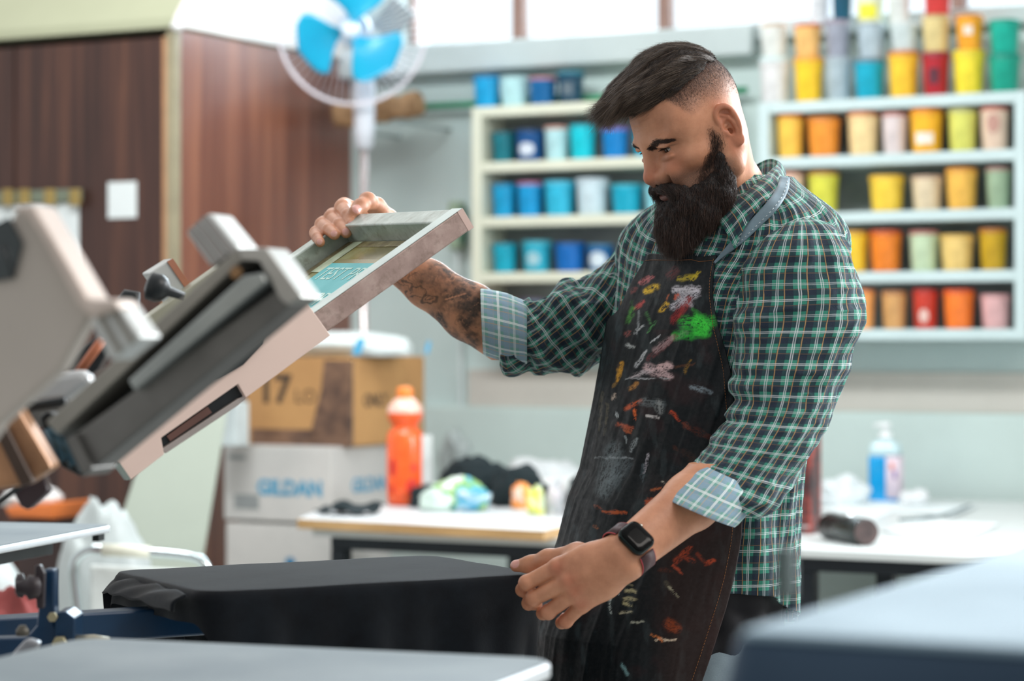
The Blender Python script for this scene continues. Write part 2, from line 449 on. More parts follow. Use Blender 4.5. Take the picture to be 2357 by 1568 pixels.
rows = [
 ('L', 0, 'on top of the cream rack', [
  (1091, 1150, 176, '#0a9ed4', '#0b7fb8', 'bright blue'), (1152, 1216, 178, '#b3dde0', '#a9cfd4', 'pale cyan'),
  (1218, 1280, 180, '#04629c', '#c07a80', 'deep blue'), (1283, 1343, 166, '#063f58', '#2c8296', 'dark navy', ('#5d6d78', .45, .4, .45))]),
 ('L', 1, 'on upper board of cream rack', [
  (1133, 1184, 305, '#08727f', '#0c5f6c', 'dark teal'), (1188, 1252, 300, '#044c88', '#083a66', 'navy blue', ('#d3dce8', .38, .42, .62, 'oval')),
  (1254, 1309, 292, '#b2dbe0', '#cf9c8c', 'pale blue-white'), (1312, 1371, 288, '#05c6d6', '#09aebf', 'vivid cyan'),
  (1386, 1447, 295, '#0480c8', '#8a6ab8', 'strong blue'), (1458, 1500, 300, '#0698b4', '#087890', 'sea blue')]),
 ('L', 2, 'on middle shelf of cream rack', [
  (1134, 1187, 424, '#0698c8', '#0784b0', 'azure'), (1191, 1249, 420, '#0896d0', '#b06a90', 'azure pink lidded'),
  (1254, 1322, 418, '#2cb4d6', '#54bdd8', 'light azure'), (1327, 1401, 412, '#c6dae2', '#c3d3dc', 'white'),
  (1407, 1478, 425, '#06a4c2', '#3ca8b8', 'turquoise'), (1484, 1540, 426, '#8fd2de', '#7fc4d0', 'light aqua')]),
 ('L', 3, 'on lower shelf of cream rack', [
  (1135, 1190, 560, '#06a2bc', '#0c7e90', 'turquoise'), (1203, 1269, 555, '#28aac4', '#49a2b2', 'aqua with pale sticker', ('#9fc6cf', .42, .45, .5, 'oval')),
  (1278, 1347, 560, '#0468b8', '#05589c', 'royal blue'), (1352, 1412, 563, '#04609c', '#3d7596', 'dark blue big stickered', ('#cfdde6', .42, .6, .75, 'oval')),
  (1430, 1490, 560, '#0586b0', '#05708f', 'mid blue')]),
 ('L', 4, 'on bottom shelf of cream rack', [
  (1136, 1190, 690, '#9a6a76', '#b0474a', 'dusty rose'), (1199, 1260, 688, '#466b82', '#5a4f66', 'slate blue')]),
 ('R', 0, 'on top of the white rack', [
  (1748, 1820, 134, '#dcdcdc', '#c8dcdc', 'off-white'), (1827, 1896, 134, '#f8c92c', '#e6a13c', 'golden yellow'),
  (1899, 1961, 134, '#a9bac2', '#a9b8c0', 'blue-grey'), (1965, 2037, 137, '#06a6c2', '#667e8c', 'turquoise'),
  (2043, 2116, 120, '#f8c636', '#c8763a', 'warm yellow'), (2121, 2186, 122, '#b0202e', '#8e2d3c', 'dark red', ('#5c2234', .45, .35, .4)),
  (2192, 2268, 118, '#f0da3a', '#e4cc34', 'lemon yellow'), (2274, 2350, 127, '#069c84', '#078a78', 'emerald green')]),
 ('R', 1, 'on upper board of white rack', [
  (1788, 1851, 263, '#f8c752', '#ea7a34', 'pale yellow with orange lid'), (1858, 1935, 272, '#f09636', '#e08a3c', 'orange'),
  (1950, 2024, 259, '#f4d79e', '#e0855a', 'cream with drips'), (2029, 2090, 260, '#e0d3d3', '#d08c84', 'pinkish white'),
  (2093, 2172, 252, '#fab62c', '#ee8c2c', 'amber with white sticker', ('#f2eadf', .32, .26, .6)), (2181, 2251, 251, '#dada6c', '#c2c084', 'yellow-green'),
  (2255, 2324, 246, '#e8ccb6', '#c86656', 'blotchy beige', ('#c99a8c', .6, .45, .5, 'oval'))]),
 ('R', 2, 'on middle shelf of white rack', [
  (1790, 1852, 396, '#ecccb6', '#d8a08c', 'pale pink'), (1860, 1931, 396, '#d8d64c', '#b8853a', 'lime yellow'),
  (2000, 2082, 405, '#f4ce46', '#f0be3c', 'clear yellow'), (2097, 2171, 406, '#e0ceae', '#cfae94', 'sand coloured'),
  (2176, 2251, 388, '#f0ba54', '#e49a3c', 'apricot'), (2268, 2328, 386, '#9cb496', '#b08a80', 'sage green')]),
 ('R', 3, 'on lower shelf of white rack', [
  (1928, 2000, 533, '#f0ca34', '#dca03a', 'bright yellow'), (2001, 2077, 531, '#ec8226', '#c4522e', 'strong orange'),
  (2092, 2162, 532, '#c2d6b4', '#b8726a', 'pale mint'), (2163, 2243, 541, '#eac87a', '#e2b860', 'buff yellow'),
  (2253, 2319, 527, '#c69e1c', '#b87030', 'mustard')]),
 ('R', 4, 'on bottom shelf of white rack', [
  (1950, 2015, 667, '#fcae64', '#f08c54', 'peach'), (2029, 2088, 670, '#d6a266', '#b87a50', 'tan brown'),
  (2100, 2160, 666, '#ca3c2c', '#b82c24', 'red with round sticker', ('#e4c2b8', .32, .36, .42, 'oval')), (2170, 2244, 667, '#f87e2c', '#e4562c', 'vivid orange'),
  (2256, 2327, 678, '#e0b0b0', '#d09c9c', 'dusty pink')]),
]
TUB_TOP = {}
for side, r_, where, items in rows:
    zt = (LZ if side == 'L' else RZ)[r_]; c = (CF if side == 'L' else CF - .03) + .062
    for i, it in enumerate(items):
        px0, px1, pyt, col, lid, word = it[:6]; mk = it[6] if len(it) > 6 else None
        pxm = (px0 + px1) / 2
        pyb = CY - (zt - CAMZ) * F_PX / WP(pxm, CY, c).y
        t = tub(px0, px1, pyt, pyb, c, zt + .0005, col, lid, '%s ink tub, %s from left %s' % (word, ORD[i], where), 'ink tubs', mk[:4] if mk else None, mk[4] if mk and len(mk) > 4 else 'rect')
        if side == 'R' and r_ == 0: TUB_TOP[i] = zt + (Z_at(pxm, pyt, c) - Z_at(pxm, pyb, c))
# second and third layers stacked on the white rack
lay2 = [(1750, 1813, 56, '#dfe2dd', '#c9a888', 'off-white', 0), (1827, 1891, 58, '#f0be74', '#d8643c', 'light orange', 1), (1899, 1956, 48, '#9a9fae', '#a89aa8', 'mauve-grey', 2),
        (1973, 2036, 55, '#b2c3cc', '#a4b4bc', 'pale grey-blue', 3), (2048, 2114, 55, '#cbd8d8', '#d4dfdf', 'greyish white', 4), (2121, 2187, 37, '#dcc88c', '#c8b07a', 'straw coloured', 5),
        (2199, 2265, 36, '#f0a62c', '#d88a2c', 'orange with white sticker', 6), (2275, 2349, 47, '#06a892', '#0a9480', 'sea green', 7)]
c = CF - .03 + .062; top2 = {}
for px0, px1, pyt, col, lid, word, k in lay2:
    zt = TUB_TOP[k]; pxm = (px0 + px1) / 2; pyb = CY - (zt - CAMZ) * F_PX / WP(pxm, CY, c).y
    tub(px0, px1, pyt, pyb, c, zt + .0008, col, lid, '%s ink tub, %s from left in second layer atop white rack' % (word, ORD[k]), 'ink tubs', ('#eee6da', .55, .25, .35) if k == 6 else None)
    top2[k] = zt + Z_at(pxm, pyt, c) - Z_at(pxm, pyb, c)
for px0, px1, pyt, col, lid, word, k in [(1866, 1912, -28, '#d6dade', '#b8b8bc', 'white', 1), (1914, 1962, -30, '#06506a', '#0a3c50', 'dark petrol', 2), (1968, 2036, -28, '#e4e8c8', '#d8d8c8', 'white with yellow sticker', 3),
        (2042, 2096, -20, '#dbe0dc', '#cfd3cf', 'plain white', 4), (2124, 2190, -40, '#ce3a38', '#b83030', 'bright red', 5)]:
    zt = top2[k]; pxm = (px0 + px1) / 2; pyb = CY - (zt - CAMZ) * F_PX / WP(pxm, CY, c).y
    if k == 1: px0, px1 = 1862, 1908
    tub(px0, px1, pyt, pyb, c, zt + .0008, col, lid, '%s ink tub in the topmost layer above the white rack' % word, 'ink tubs', ('#e8e23c', .3, .4, .7) if k == 3 else None)
# ================================================================== TABLE AND CLUTTER
TZ = .78; TC = 5.455
def TP(px, py, z):
    Y = (CAMZ - z) * F_PX / (py - CY); return Vector(((px - CX) / F_PX * Y, Y, z))
BLK = plain('#0d1820', .45, .2, name='black_steel_paint')
WTOP = plain('#cdd3d2', .4, var=.03, scale=2, name='white_table_laminate')
tb = thing('work_table', 'long white topped work table on a black steel frame', 'table', W(-1.6, 6.2, 0))
uA, uM, uB = -3.44, -2.9, -.35
m = MB()
pts = [W(uA, TC, TZ - .02), W(uB, TC, TZ - .02), W(uB, 7.38, TZ - .02), W(uM, 7.38, TZ - .02), W(uM, 6.6, TZ - .02), W(uA, 6.6, TZ - .02)]
m.prism(pts, (0, 0, .02)); obj('tabletop', m, WTOP, tb, bevel=.002)
m = MB(); m.rbox(uA + .04, uB - .1, TC + .03, TC + .07, TZ - .055, TZ - .0205); m.rbox(uA + .04, uA + .08, TC + .07, 6.55, TZ - .055, TZ - .0205)
m.rbox(uB - .14, uB - .1, TC + .07, 7.3, TZ - .055, TZ - .0205); obj('frame_rail', m, BLK, tb, bevel=.003)
uL1 = U_at(1183, TC); uL2 = U_at(1850, TC); uL3 = U_at(1970, TC)
for u, c in ((uA + .04, TC + .03), (U_at(1192, TC + .9) - .02, TC + .93), (uL2 - .03, TC + .032), (uL3 - .02, TC + .2), (uB - .14, TC + .03), (uA + .04, 6.5), (uB - .14, 7.25)):
    m = MB(); m.rbox(u, u + .042, c, c + .042, 0, TZ - .0555); obj('leg', m, BLK, tb, bevel=.003)
# plywood board lying on the left end
m = MB(); zb_ = TZ + .0008; th = .026
pts = [TP(1252, 1222, zb_ + th), TP(684, 1194, zb_ + th), TP(730, 1176, zb_ + th), TP(1010, 1146, zb_ + th), TP(1362, 1196, zb_ + th)]
m.prism([p - Vector((0, 0, th)) for p in pts], (0, 0, th))
def m_board():
    t = NT('laminated_board'); v = t.coords('Object'); g = t.node('ShaderNodeNewGeometry')
    sz = t.node('ShaderNodeSeparateXYZ'); t.l.new(g.outputs['Normal'], sz.inputs[0])
    up = t.math('GREATER_THAN', sz.outputs[2], .7)
    side = t.ramp(t.noise(t.coords('Object', scale=(3, 3, 60)), 2, 5), [(.3, lin('#a5804f')), (.7, lin('#d2aa74'))])
    top = t.ramp(t.noise(v, 5, 5), [(.3, lin('#c6cacc')), (.75, lin('#d6dadc'))])
    t.set(t.mix(up, side, top), .45); return t.m
board = obj('plywood_board', m, m_board(), bevel=.0015); tag(board, 'thick plywood board with white face lying on the table left end', 'board')
# ---- cardboard boxes
def m_card(c0, c1, name='cardboard'):
    t = NT(name); v = t.coords('Object'); n = t.noise(v, 3, 5)
    t.set(t.ramp(n, [(.3, lin(c0)), (.7, lin(c1))]), .75); t.bump(t.noise(t.coords('Object', scale=(1, 1, 12)), 30, 2), .08, .001); return t.m
WC = m_card('#b8b8b5', '#cfcdc9', 'white_cardboard'); BC = m_card('#a77c4e', '#c2955f', 'brown_cardboard')
INK = plain('#4f97b8', .7, name='blue_box_print'); INKG = plain('#8f9494', .7, name='grey_box_print'); INKB = plain('#4a3a2c', .7, name='dark_box_print')
def carton(name, label, pxa, pxc, pxb, pyt, pyb, Yc, mat, rot=0):
    """carton whose near vertical edge is at pixel pxc; returns root and face frames"""
    c = Yc * (CT + ST * (pxc - CX) / F_PX); u1 = U_at(pxc, c); u0 = U_at(pxa, c)
    k = (pxb - CX) / F_PX; c1 = (k * (-ST * u1) - CT * u1) / (ST - k * CT)
    zt = CAMZ + (CY - pyt) / F_PX * Yc; zb = CAMZ + (CY - pyb) / F_PX * Yc
    t = thing(name, label, 'box', W((u0 + u1) / 2, (c + c1) / 2, zb))
    m = MB(); m.rbox(u0, u1, c, c1, zb, zt - .003); obj('carton_body', m, mat, t, bevel=.004)
    m = MB()
    m.rbox(u0 + .002, u1 - .002, c + .002, (c + c1) / 2 - .002, zt - .0025, zt); m.rbox(u0 + .002, u1 - .002, (c + c1) / 2 + .002, c1 - .002, zt - .0025, zt)
    obj('flap', m, mat, t, bevel=.001)
    return t, u0, u1, c, c1, zb, zt
def print_on(t, s, face, geo, pu, pz, size, mat, name='print', shear=0, bold=.0):
    _, u0, u1, c, c1, zb, zt = geo
    if face == 'f': ctr = W(u0 + (u1 - u0) * pu, c - .0006, zb + (zt - zb) * pz); ex = W(1, 0, 0)
    else: ctr = W(u1 + .0006, c + (c1 - c) * pu, zb + (zt - zb) * pz); ex = W(0, 1, 0)
    v, f = text_mb(s, ctr, ex, (0, 0, 1), size, .0003, shear=shear, bold=bold); m = MB(); m.add(v, f, False); return obj(name, m, mat, t)
g = carton('carton', 'white carton with blue lettering, under the brown carton', 515, 762, 893, 1030, 1206, 7.3, WC)
print_on(g[0], 'GILDAN', 'f', g, .62, .44, .064, INK, 'blue_lettering', bold=.003)
print_on(g[0], 'GILDAN', 'r', g, .68, .46, .06, INK, 'blue_lettering', bold=.002)
m = MB(); m.rbox(g[1] + .04, g[1] + .13, g[3] - .0012, g[3] - .0002, g[5] + .035, g[5] + .08); obj('shipping_label', m, INKG, g[0])
m = MB(); m.rbox(g[1] + .02, g[1] + .08, g[3] - .0012, g[3] - .0002, g[6] - .045, g[6] - .03); obj('shipping_label', m, INKG, g[0])
g2 = carton('carton', 'brown carton with dark tape, standing on the white lettered carton', 566, 804, 977, 822, 1029, 7.35, BC)
def m_tape():
    t = NT('dark_tape'); n = t.noise(t.coords('Object'), 16, 5, .65)
    t.set(t.ramp(n, [(.35, lin('#4b3830')), (.6, lin('#7a5c48'))]), .4); return t.m
_, u0, u1, c, c1, zb, zt = g2
m = MB(); m.prism([W(u1 - .15, c - .001, zb), W(u1 + .001, c - .001, zb), W(u1 + .001, c - .001, zt - .01), W(u1 - .09, c - .001, zt - .01), W(u1 - .10, c - .001, zt - .1)], W(0, .0008, 0))
m.prism([W(u1 + .001, c - .001, zb), W(u1 + .001, c + .02, zb), W(u1 + .001, c + .02, zt - .01), W(u1 + .001, c - .001, zt - .01)], W(.0008, 0, 0))
m.rbox(u0 + .02, u1 - .11, c - .001, c - .0002, zb, zb + .05); obj('tape', m, m_tape(), g2[0], label='dark brown packing tape')
print_on(g2[0], '17', 'f', g2, .28, .62, .12, INKB, 'dark_lettering', bold=.004)
print_on(g2[0], 'LO', 'f', g2, .58, .55, .06, INKB, 'dark_lettering')
print_on(g2[0], 'ONLY', 'r', g2, .34, .5, .055, INKB, 'dark_lettering', bold=.002)
g3 = carton('carton', 'white carton on the floor, lowest of the carton stack', 520, 768, 900, 1212, 1750, 7.3, WC)
m = MB(); q = WP(668, 1296, g3[3] - .001); m.cyl(q, q + W(0, -.001, 0), .018, n=20); obj('blue_dot', m, plain('#2c7aa6', .6), g3[0])
# small white carton on its left
zt_ = Z_at(548, 928, 6.25)
m = MB(); u_ = U_at(520, 6.19); m.rbox(u_, U_at(572, 6.19), 6.12, 6.195, g[6] + .001, Z_at(548, 925, 6.12))
tag(obj('small_carton', m, plain('#c9d5d6', .6, name='pale_blue_card'), bevel=.004), 'small pale blue-white carton left of the brown carton', 'box')
# ---- crumpled things
def crumple(ctr, rx, ry, rz, seed, amp=.25, n=44, squash=.0):
    """crumpled cloth lump resting on z = ctr.z"""
    ctr = Vector(ctr); rs = Vector((seed * 3.7, seed * 1.3, seed * 9.1)); v = []
    for j in range(n + 1):
        ph = math.pi * j / n
        for i in range(n):
            a = 2 * math.pi * i / n
            d = Vector((math.sin(ph) * math.cos(a), math.sin(ph) * math.sin(a), math.cos(ph)))
            q = noise.noise(d * 1.3 + rs) * 1.2 + (1 - abs(noise.noise(d * 2.6 + rs)) * 2.4) * .35 + (1 - abs(noise.noise(d * 6 + rs)) * 3) * .12
            s_ = 1 + amp * q
            p = Vector((d.x * rx * s_, d.y * ry * s_, max(0, (d.z * .62 + .38) * rz * s_)))
            if d.z < -.3: p.z *= .1
            v.append(ctr + W(p.x, p.y, p.z))
    f = [[j * n + i, (j + 1) * n + i, (j + 1) * n + (i + 1) % n, j * n + (i + 1) % n] for j in range(n) for i in range(n)]
    m = MB(); m.add(v, f, True); return m
def cloth_mat(c0, c1=None, c2=None, name='rag_cloth', sc_=14):
    t = NT(name); v = t.coords('Object')
    if c1 is None: col = t.ramp(t.noise(v, 9, 4), [(.3, tuple(x * .75 for x in lin(c0)[:3]) + (1,)), (.7, lin(c0))])
    else: col = t.ramp(t.noise(v, sc_, 3, .5, .6), [(.36, lin(c0)), (.46, lin(c1)), (.56, lin(c2 or c0)), (.68, lin(c0))])
    t.set(col, .85); t.bump(t.noise(v, 240, 2), .25, .0006); return t.m
RB = cloth_mat('#0d2126', name='black_rag')
def lump(name, label, cat, px0, px1, pyt, pyb, z, mat, seed, group=None, depth=None, amp=.25):
    p = TP((px0 + px1) / 2, pyb, z); s_ = p.y / F_PX; rx = (px1 - px0) / 2 * s_ * .86; ry = depth or rx * .7; rz = (pyb - pyt) * s_ * .95
    p = p + W(0, ry * .75, 0); p.z = z
    o = obj(name, crumple(p, rx, ry, rz, seed, amp), mat); tag(o, label, cat, group); return o
zr = TZ + .028
RG = 'crumpled rags piled on the table'
lump('rag', 'black crumpled rag at the pile left end beside the orange bottle', 'rag', 925, 1010, 1118, 1168, zr, RB, 1, RG)
lump('rag', 'large black crumpled rag forming the peak of the pile', 'rag', 985, 1165, 1062, 1160, zr, RB, 2, RG)
lump('rag', 'white rag with green and blue ink smears at the pile front', 'rag', 950, 1118, 1100, 1176, zr, cloth_mat('#dfe8e4', '#8cb84e', '#3aa0c8'), 3, RG)
lump('rag', 'small pale green-white rag tongue at the lower left of the pile', 'rag', 948, 1035, 1128, 1177, zr, cloth_mat('#d4e6dc'), 13, RG)
lump('rag', 'black rag in the middle of the pile behind the orange rag', 'rag', 1098, 1255, 1076, 1168, zr, RB, 4, RG)
lump('rag', 'white rolled rag in front of the middle black rag', 'rag', 1118, 1178, 1094, 1160, zr, cloth_mat('#dde2e4', '#c8d0d4', '#e8ecec'), 5, RG)
lump('rag', 'orange and white stained rag in the middle of the pile', 'rag', 1168, 1222, 1108, 1172, zr, cloth_mat('#f0e6da', '#f08a3a', '#f4b060'), 6, RG)
lump('rag', 'yellow smeared rag right of the orange rag', 'rag', 1205, 1252, 1118, 1186, zr, cloth_mat('#e8ecdc', '#d8d83c', '#cfe0d0'), 7, RG)
lump('rag', 'pale grey round rag bundle at the pile right side', 'rag', 1246, 1308, 1112, 1186, zr, cloth_mat('#cfc8cc', '#a8b0b4', '#e2dcdc'), 8, RG)
lump('rag', 'black rag at the right end of the pile by the apron', 'rag', 1290, 1372, 1092, 1188, zr, RB, 9, RG)
lump('rag', 'white sheet of cloth draped over the back of the pile', 'rag', 1110, 1330, 1060, 1122, zr, cloth_mat('#dbe1e3'), 10, RG, depth=.12)
lump('plastic_bag', 'grey translucent plastic bag slumped behind the rags', 'bag', 1000, 1080, 985, 1100, zr, plain('#aeb9b8', .35, var=.2, name='grey_film'), 11)
# white fabric stack sloping up behind
m = MB(); ua_, ub_ = U_at(1165, 6.6), U_at(1420, 6.6); a = W(ua_, 6.55, TZ + .001); lw = ub_ - ua_
m.prism([a, a + W(lw, 0, 0), a + W(lw, 0, .10), a + W(.02, 0, .065)], W(0, .3, 0)); tag(obj('fabric_stack', m, plain('#e3e7e6', .8, name='white_fabric'), bevel=.012, bseg=4), 'low stack of folded white fabric behind the rag pile', 'fabric')
# flat black cloth at the board edge
p0 = TP(805, 1183, zr); m = MB()
def fn(i, j):
    x = (i - .5) * .155; y = (j - .5) * .12
    return p0 + W(x, y, .004 + .008 * (1 + math.sin(x * 60 + y * 30) * math.cos(y * 50)) + (.012 if j > .8 else 0))
m.grid(fn, 24, 16); m.add([p0 + W(-.03, -.06, .004), p0 + W(.03, -.055, .004), p0 + W(.005, -.075, -.022)], [[0, 1, 2]])
tag(obj('black_cloth', m, RB, solid=.003), 'small folded black cloth lying on the board corner', 'cloth')
# white plastic bag with blue print on the cartons
bz = g2[6]
o = obj('carrier_bag', crumple(W((g2[1] + g2[2]) / 2 + .03, g2[3] + .17, bz + .001), .26, .14, .075, 21, .16), plain('#d9e2e1', .5, var=.04, name='white_polythene')); tag(o, 'white plastic carrier bag lying on top of the brown carton', 'bag')
for (px, py, w_, h_, nm) in ((826, 798, .05, .05, 'blue_print'), (985, 800, .02, .035, 'blue_print')):
    p = WP(px, py, g2[3] + .03); m = MB(); m.add([p + W(-w_ / 2, 0, -h_ / 2), p + W(w_ * .1, 0, -h_ / 2), p + W(w_ * .5, 0, h_ / 2), p + W(-w_ * .1, 0, h_ / 2)], [[0, 1, 2, 3]])
    q = obj('blue_tag', m, plain('#4fb3e0', .5, name='sky_blue_print'), solid=.002); tag(q, 'sky blue label of the carrier bag above the carton, %s' % ('left one' if px < 900 else 'right one at the edge'), 'label')
# ---- orange bottle
bp = TP(932, 1162, zr); S = bp.y / F_PX
bt = thing('orange_bottle', 'orange plastic drink bottle standing by the rag pile', 'bottle', bp)
H = lambda py: (1162 - py) * S
prof = [(36 * S, 0), (40 * S, .004), (42 * S, H(1120)), (42 * S, H(1010)), (38 * S, H(995)), (28 * S, H(985)), (28 * S, H(980)), (38 * S, H(965)), (41 * S, H(950)), (38 * S, H(935)), (26 * S, H(922)), (19 * S, H(916))]
def m_liq():
    t = NT('orange_liquid_plastic'); v = t.coords('Object'); sp = t.node('ShaderNodeSeparateXYZ'); t.l.new(v, sp.inputs[0])
    hi = t.math('GREATER_THAN', sp.outputs[2], H(950)); n = t.noise(v, 18, 3)
    body = t.ramp(n, [(.3, lin('#ee5420')), (.7, lin('#f86a30'))])
    t.set(t.mix(hi, body, lin('#f2c4b4')), .18); return t.m
m = MB(); m.lathe(bp, prof, n=36); obj('bottle_body', m, m_liq(), bt)
m = MB(); m.lathe(bp, [(18 * S, H(918)), (19 * S, H(914)), (19 * S, H(898)), (16 * S, H(892)), (8 * S, H(890))], n=24); obj('cap', m, plain('#f28636', .35), bt)
for (dx, z0, w, h, nm) in ((-26, 1075, 16, 42, 'a'), (22, 1075, 12, 20, 'b'), (18, 1120, 28, 40, 'c'), (-28, 1125, 10, 20, 'd')):
    m = MB(); r = 42.4 * S
    def fn(i, j):
        a = math.asin(max(-.99, min(.99, (dx + (i - .5) * w) / 42.4))); q = math.sqrt(max(0, 1 - (2 * j - 1) ** 2)); a = math.asin(max(-.99, min(.99, (dx + (i - .5) * w * q) / 42.4)))
        return bp + Vector((math.sin(a) * r, -math.cos(a) * r, H(z0) + (j - .5) * h * S))
    m.grid(fn, 8, 8); obj('red_fruit_print', m, plain('#d83022', .4), bt)
m = MB(); c_ = bp + W(.055, .03, 0); m.cbox(c_ + Vector((0, 0, .1)), W(.012, 0, 0), W(0, .05, 0), (0, 0, .2)); tag(obj('clear_box', m, plain('#d8dcda', .3), bevel=.003), 'narrow whitish plastic box half hidden behind the orange bottle', 'box')
# ================================================================== right end of the table
# hand sanitiser
bp = TP(2038, 1156, TZ); S = bp.y / F_PX; sn = thing('pump_bottle', 'clear pump bottle half full of bright blue gel', 'bottle', bp)
def rrect(ctr, w, d, r, z, n=6):
    out = []
    for (sx, sy, a0) in ((1, 1, 0), (-1, 1, 90), (-1, -1, 180), (1, -1, 270)):
        for k in range(n + 1):
            a = R(a0 + 90 * k / n); out.append(ctr + W(sx * (w / 2 - r) + math.cos(a) * r, sy * (d / 2 - r) + math.sin(a) * r, z))
    return out
def loft(m, rings, caps=True, smooth=True):
    n = len(rings[0]); v = [p for r_ in rings for p in r_]
    f = [[j * n + k, j * n + (k + 1) % n, (j + 1) * n + (k + 1) % n, (j + 1) * n + k] for j in range(len(rings) - 1) for k in range(n)]
    o = len(m.v); m.add(v, f, smooth)
    if caps:
        m.f.append([o + k for k in range(n)][::-1]); m.f.append([o + (len(rings) - 1) * n + k for k in range(n)]); m.mi += [m.cur] * 2; m.smooth += [False] * 2
    return m
hh = lambda py: (1156 - py) * S
w_ = 76 * S; d_ = 50 * S
m = MB(); loft(m, [rrect(bp, w_ * a, d_ * a, d_ * .3 * a, z) for a, z in ((.9, 0), (.97, .004), (.97, hh(1056)), (.95, hh(1050)))]); obj('blue_gel', m, plain('#0a9fe0', .12, var=.08, name='blue_gel'), sn)
m = MB(); loft(m, [rrect(bp, w_ * a, d_ * a, d_ * .3 * a, z) for a, z in ((.95, hh(1049)), (.96, hh(1040)), (.86, hh(1022)), (.5, hh(1014)), (.36, hh(1010)))]); obj('clear_shoulder', m, plain('#c4dfe4', .1, name='clear_plastic'), sn)
m = MB(); loft(m, [rrect(bp + W(.33 * w_, -.012, 0), w_ * .42, d_ * .8, .006, z) for z in (hh(1145), hh(1050))]); obj('label_sticker', m, plain('#e2d2de', .5, name='pink_white_label'), sn)
m = MB(); loft(m, [rrect(bp + W(.42 * w_, -.012 - d_ * .41, 0), w_ * .10, .001, .0004, z) for z in (hh(1100), hh(1082))]); obj('purple_logo', m, plain('#6a3f96', .5), sn)
m = MB(); loft(m, [rrect(bp + W(.34 * w_, -.012 - d_ * .41, 0), w_ * .12, .001, .0004, z) for z in (hh(1080), hh(1064))]); obj('red_logo', m, plain('#e07a66', .5), sn)
m = MB(); m.lathe(bp + Vector((0, 0, hh(1011))), [(.02, 0), (.02, .02), (.008, .022), (.008, .035), (.017, .036), (.017, .05), (.006, .052)], n=20)
q = bp + Vector((0, 0, hh(1011) + .043)); m.tube([q, q + W(-.02, -.005, .001), q + W(-.034, -.008, -.004)], .006, 10); obj('pump', m, plain('#eef2f3', .35), sn)
# lying black can
cn = thing('ink_can', 'short black can lying on its side near the table edge', 'can', TP(1960, 1258, TZ))
a = TP(1908, 1240, TZ) + Vector((0, 0, .031)); b = TP(1994, 1257, TZ) + Vector((0, 0, .033)); ax = (b - a).normalized()
m = MB(); m.rings([(a, .029), (a + ax * .004, .033), (b - ax * .006, .034), (b, .032)], ax, 36); obj('can_body', m, plain('#10201f', .28, .2, var=.2, name='black_can'), cn)
m = MB(); m.rings([(b, .032), (b + ax * .004, .031)], ax, 36); obj('can_end', m, plain('#4a3a38', .5, var=.3, scale=30, name='brown_can_end'), cn)
m = MB(); q = (a + b) / 2 + Vector((0, 0, .032)); m.cbox(q + ax * .01, ax * .025, ax.cross(Vector((0, 0, 1))) * .02, (0, 0, .012)); m.cbox(q - ax * .035 - Vector((0, 0, .003)), ax * .03, ax.cross(Vector((0, 0, 1))) * .022, (0, 0, .008)); obj('foil_tab', m, plain('#c9cfcf', .25, .8, var=.3, scale=60), cn, bevel=.003)
# tall dark box with red stripes beside the man
def m_stripebox():
    t = NT('red_black_print'); v = t.coords('Object'); n = t.noise(t.coords('Object', scale=(14, 14, 4)), 3, 4)
    w_ = t.node('ShaderNodeTexWave', bands_direction='Z'); t.l.new(v, w_.inputs[0]); w_.inputs['Scale'].default_value = 14; w_.inputs['Distortion'].default_value = 1.2
    c = t.ramp(n, [(.42, lin('#24181c')), (.55, lin('#7a3630')), (.68, lin('#c0483a'))])
    t.set(t.mix(t.math('MULTIPLY', w_.outputs[1], .4), c, lin('#2a1a1e')), .4); return t.m
bp = TP(1846, 1230, TZ); S = bp.y / F_PX; sb = thing('printed_box', 'tall black and red printed box standing behind the man', 'box', bp)
c0_ = uc(bp)[1]; u0 = U_at(1790, c0_); u1 = U_at(1866, c0_)
m = MB(); m.rbox(u0, u1, c0_, c0_ + .08, TZ + .0005, TZ + 250 * S); obj('box_body', m, m_stripebox(), sb, bevel=.002)
v, f = text_mb('TOOLS', W(u1 - .022, c0_ - .0008, TZ + 22 * S), W(1, 0, 0), (0, 0, 1), .014, .0003); m = MB(); m.rbox(u0 + .03, u1 - .004, c0_ - .0006, c0_ - .0001, TZ + 15 * S, TZ + 20 * S); obj('pale_band', m, plain('#b8b0b0', .5), sb)
# loose papers and film
PS = [((1870, 1176), (2010, 1196), (2110, 1160), (1985, 1146), '#e6eef0'), ((2030, 1226), (2215, 1243), (2300, 1212), (2110, 1196), '#e4ebec'), ((2050, 1180), (2190, 1192), (2250, 1168), (2120, 1158), '#dfe8ea')]
for i, (a, b, c_, d, col) in enumerate(PS):
    m = MB(); q = [TP(x, y, TZ) for x, y in (a, b, c_, d)]
    def fn(s_, t_):
        p = (q[0] * (1 - s_) + q[1] * s_) * (1 - t_) + (q[3] * (1 - s_) + q[2] * s_) * t_
        return p + Vector((0, 0, .003 + .002 * math.sin(s_ * 5 + i * 2) + (.012 * max(0, t_ - .6) if i == 1 else 0)))
    m.grid(fn, 14, 10)
    tag(obj('paper_sheet', m, plain(col, .7, var=.03, scale=30, name='sheet_paper'), solid=.0012), ['pale sheet of paper right behind the black can', 'printed paper sheet near the table front right of the can', 'pale paper sheet in front of the blue pump bottle'][i], 'paper')
lump('tissue_heap', 'heap of crumpled white tissue left of the blue pump bottle', 'tissue', 1862, 1978, 1106, 1168, TZ, cloth_mat('#e4edf0'), 31, depth=.1, amp=.35)
lump('tissue_heap', 'small crumpled white tissue right behind the blue pump bottle', 'tissue', 2060, 2130, 1128, 1166, TZ, cloth_mat('#e8ecee'), 32, depth=.06)
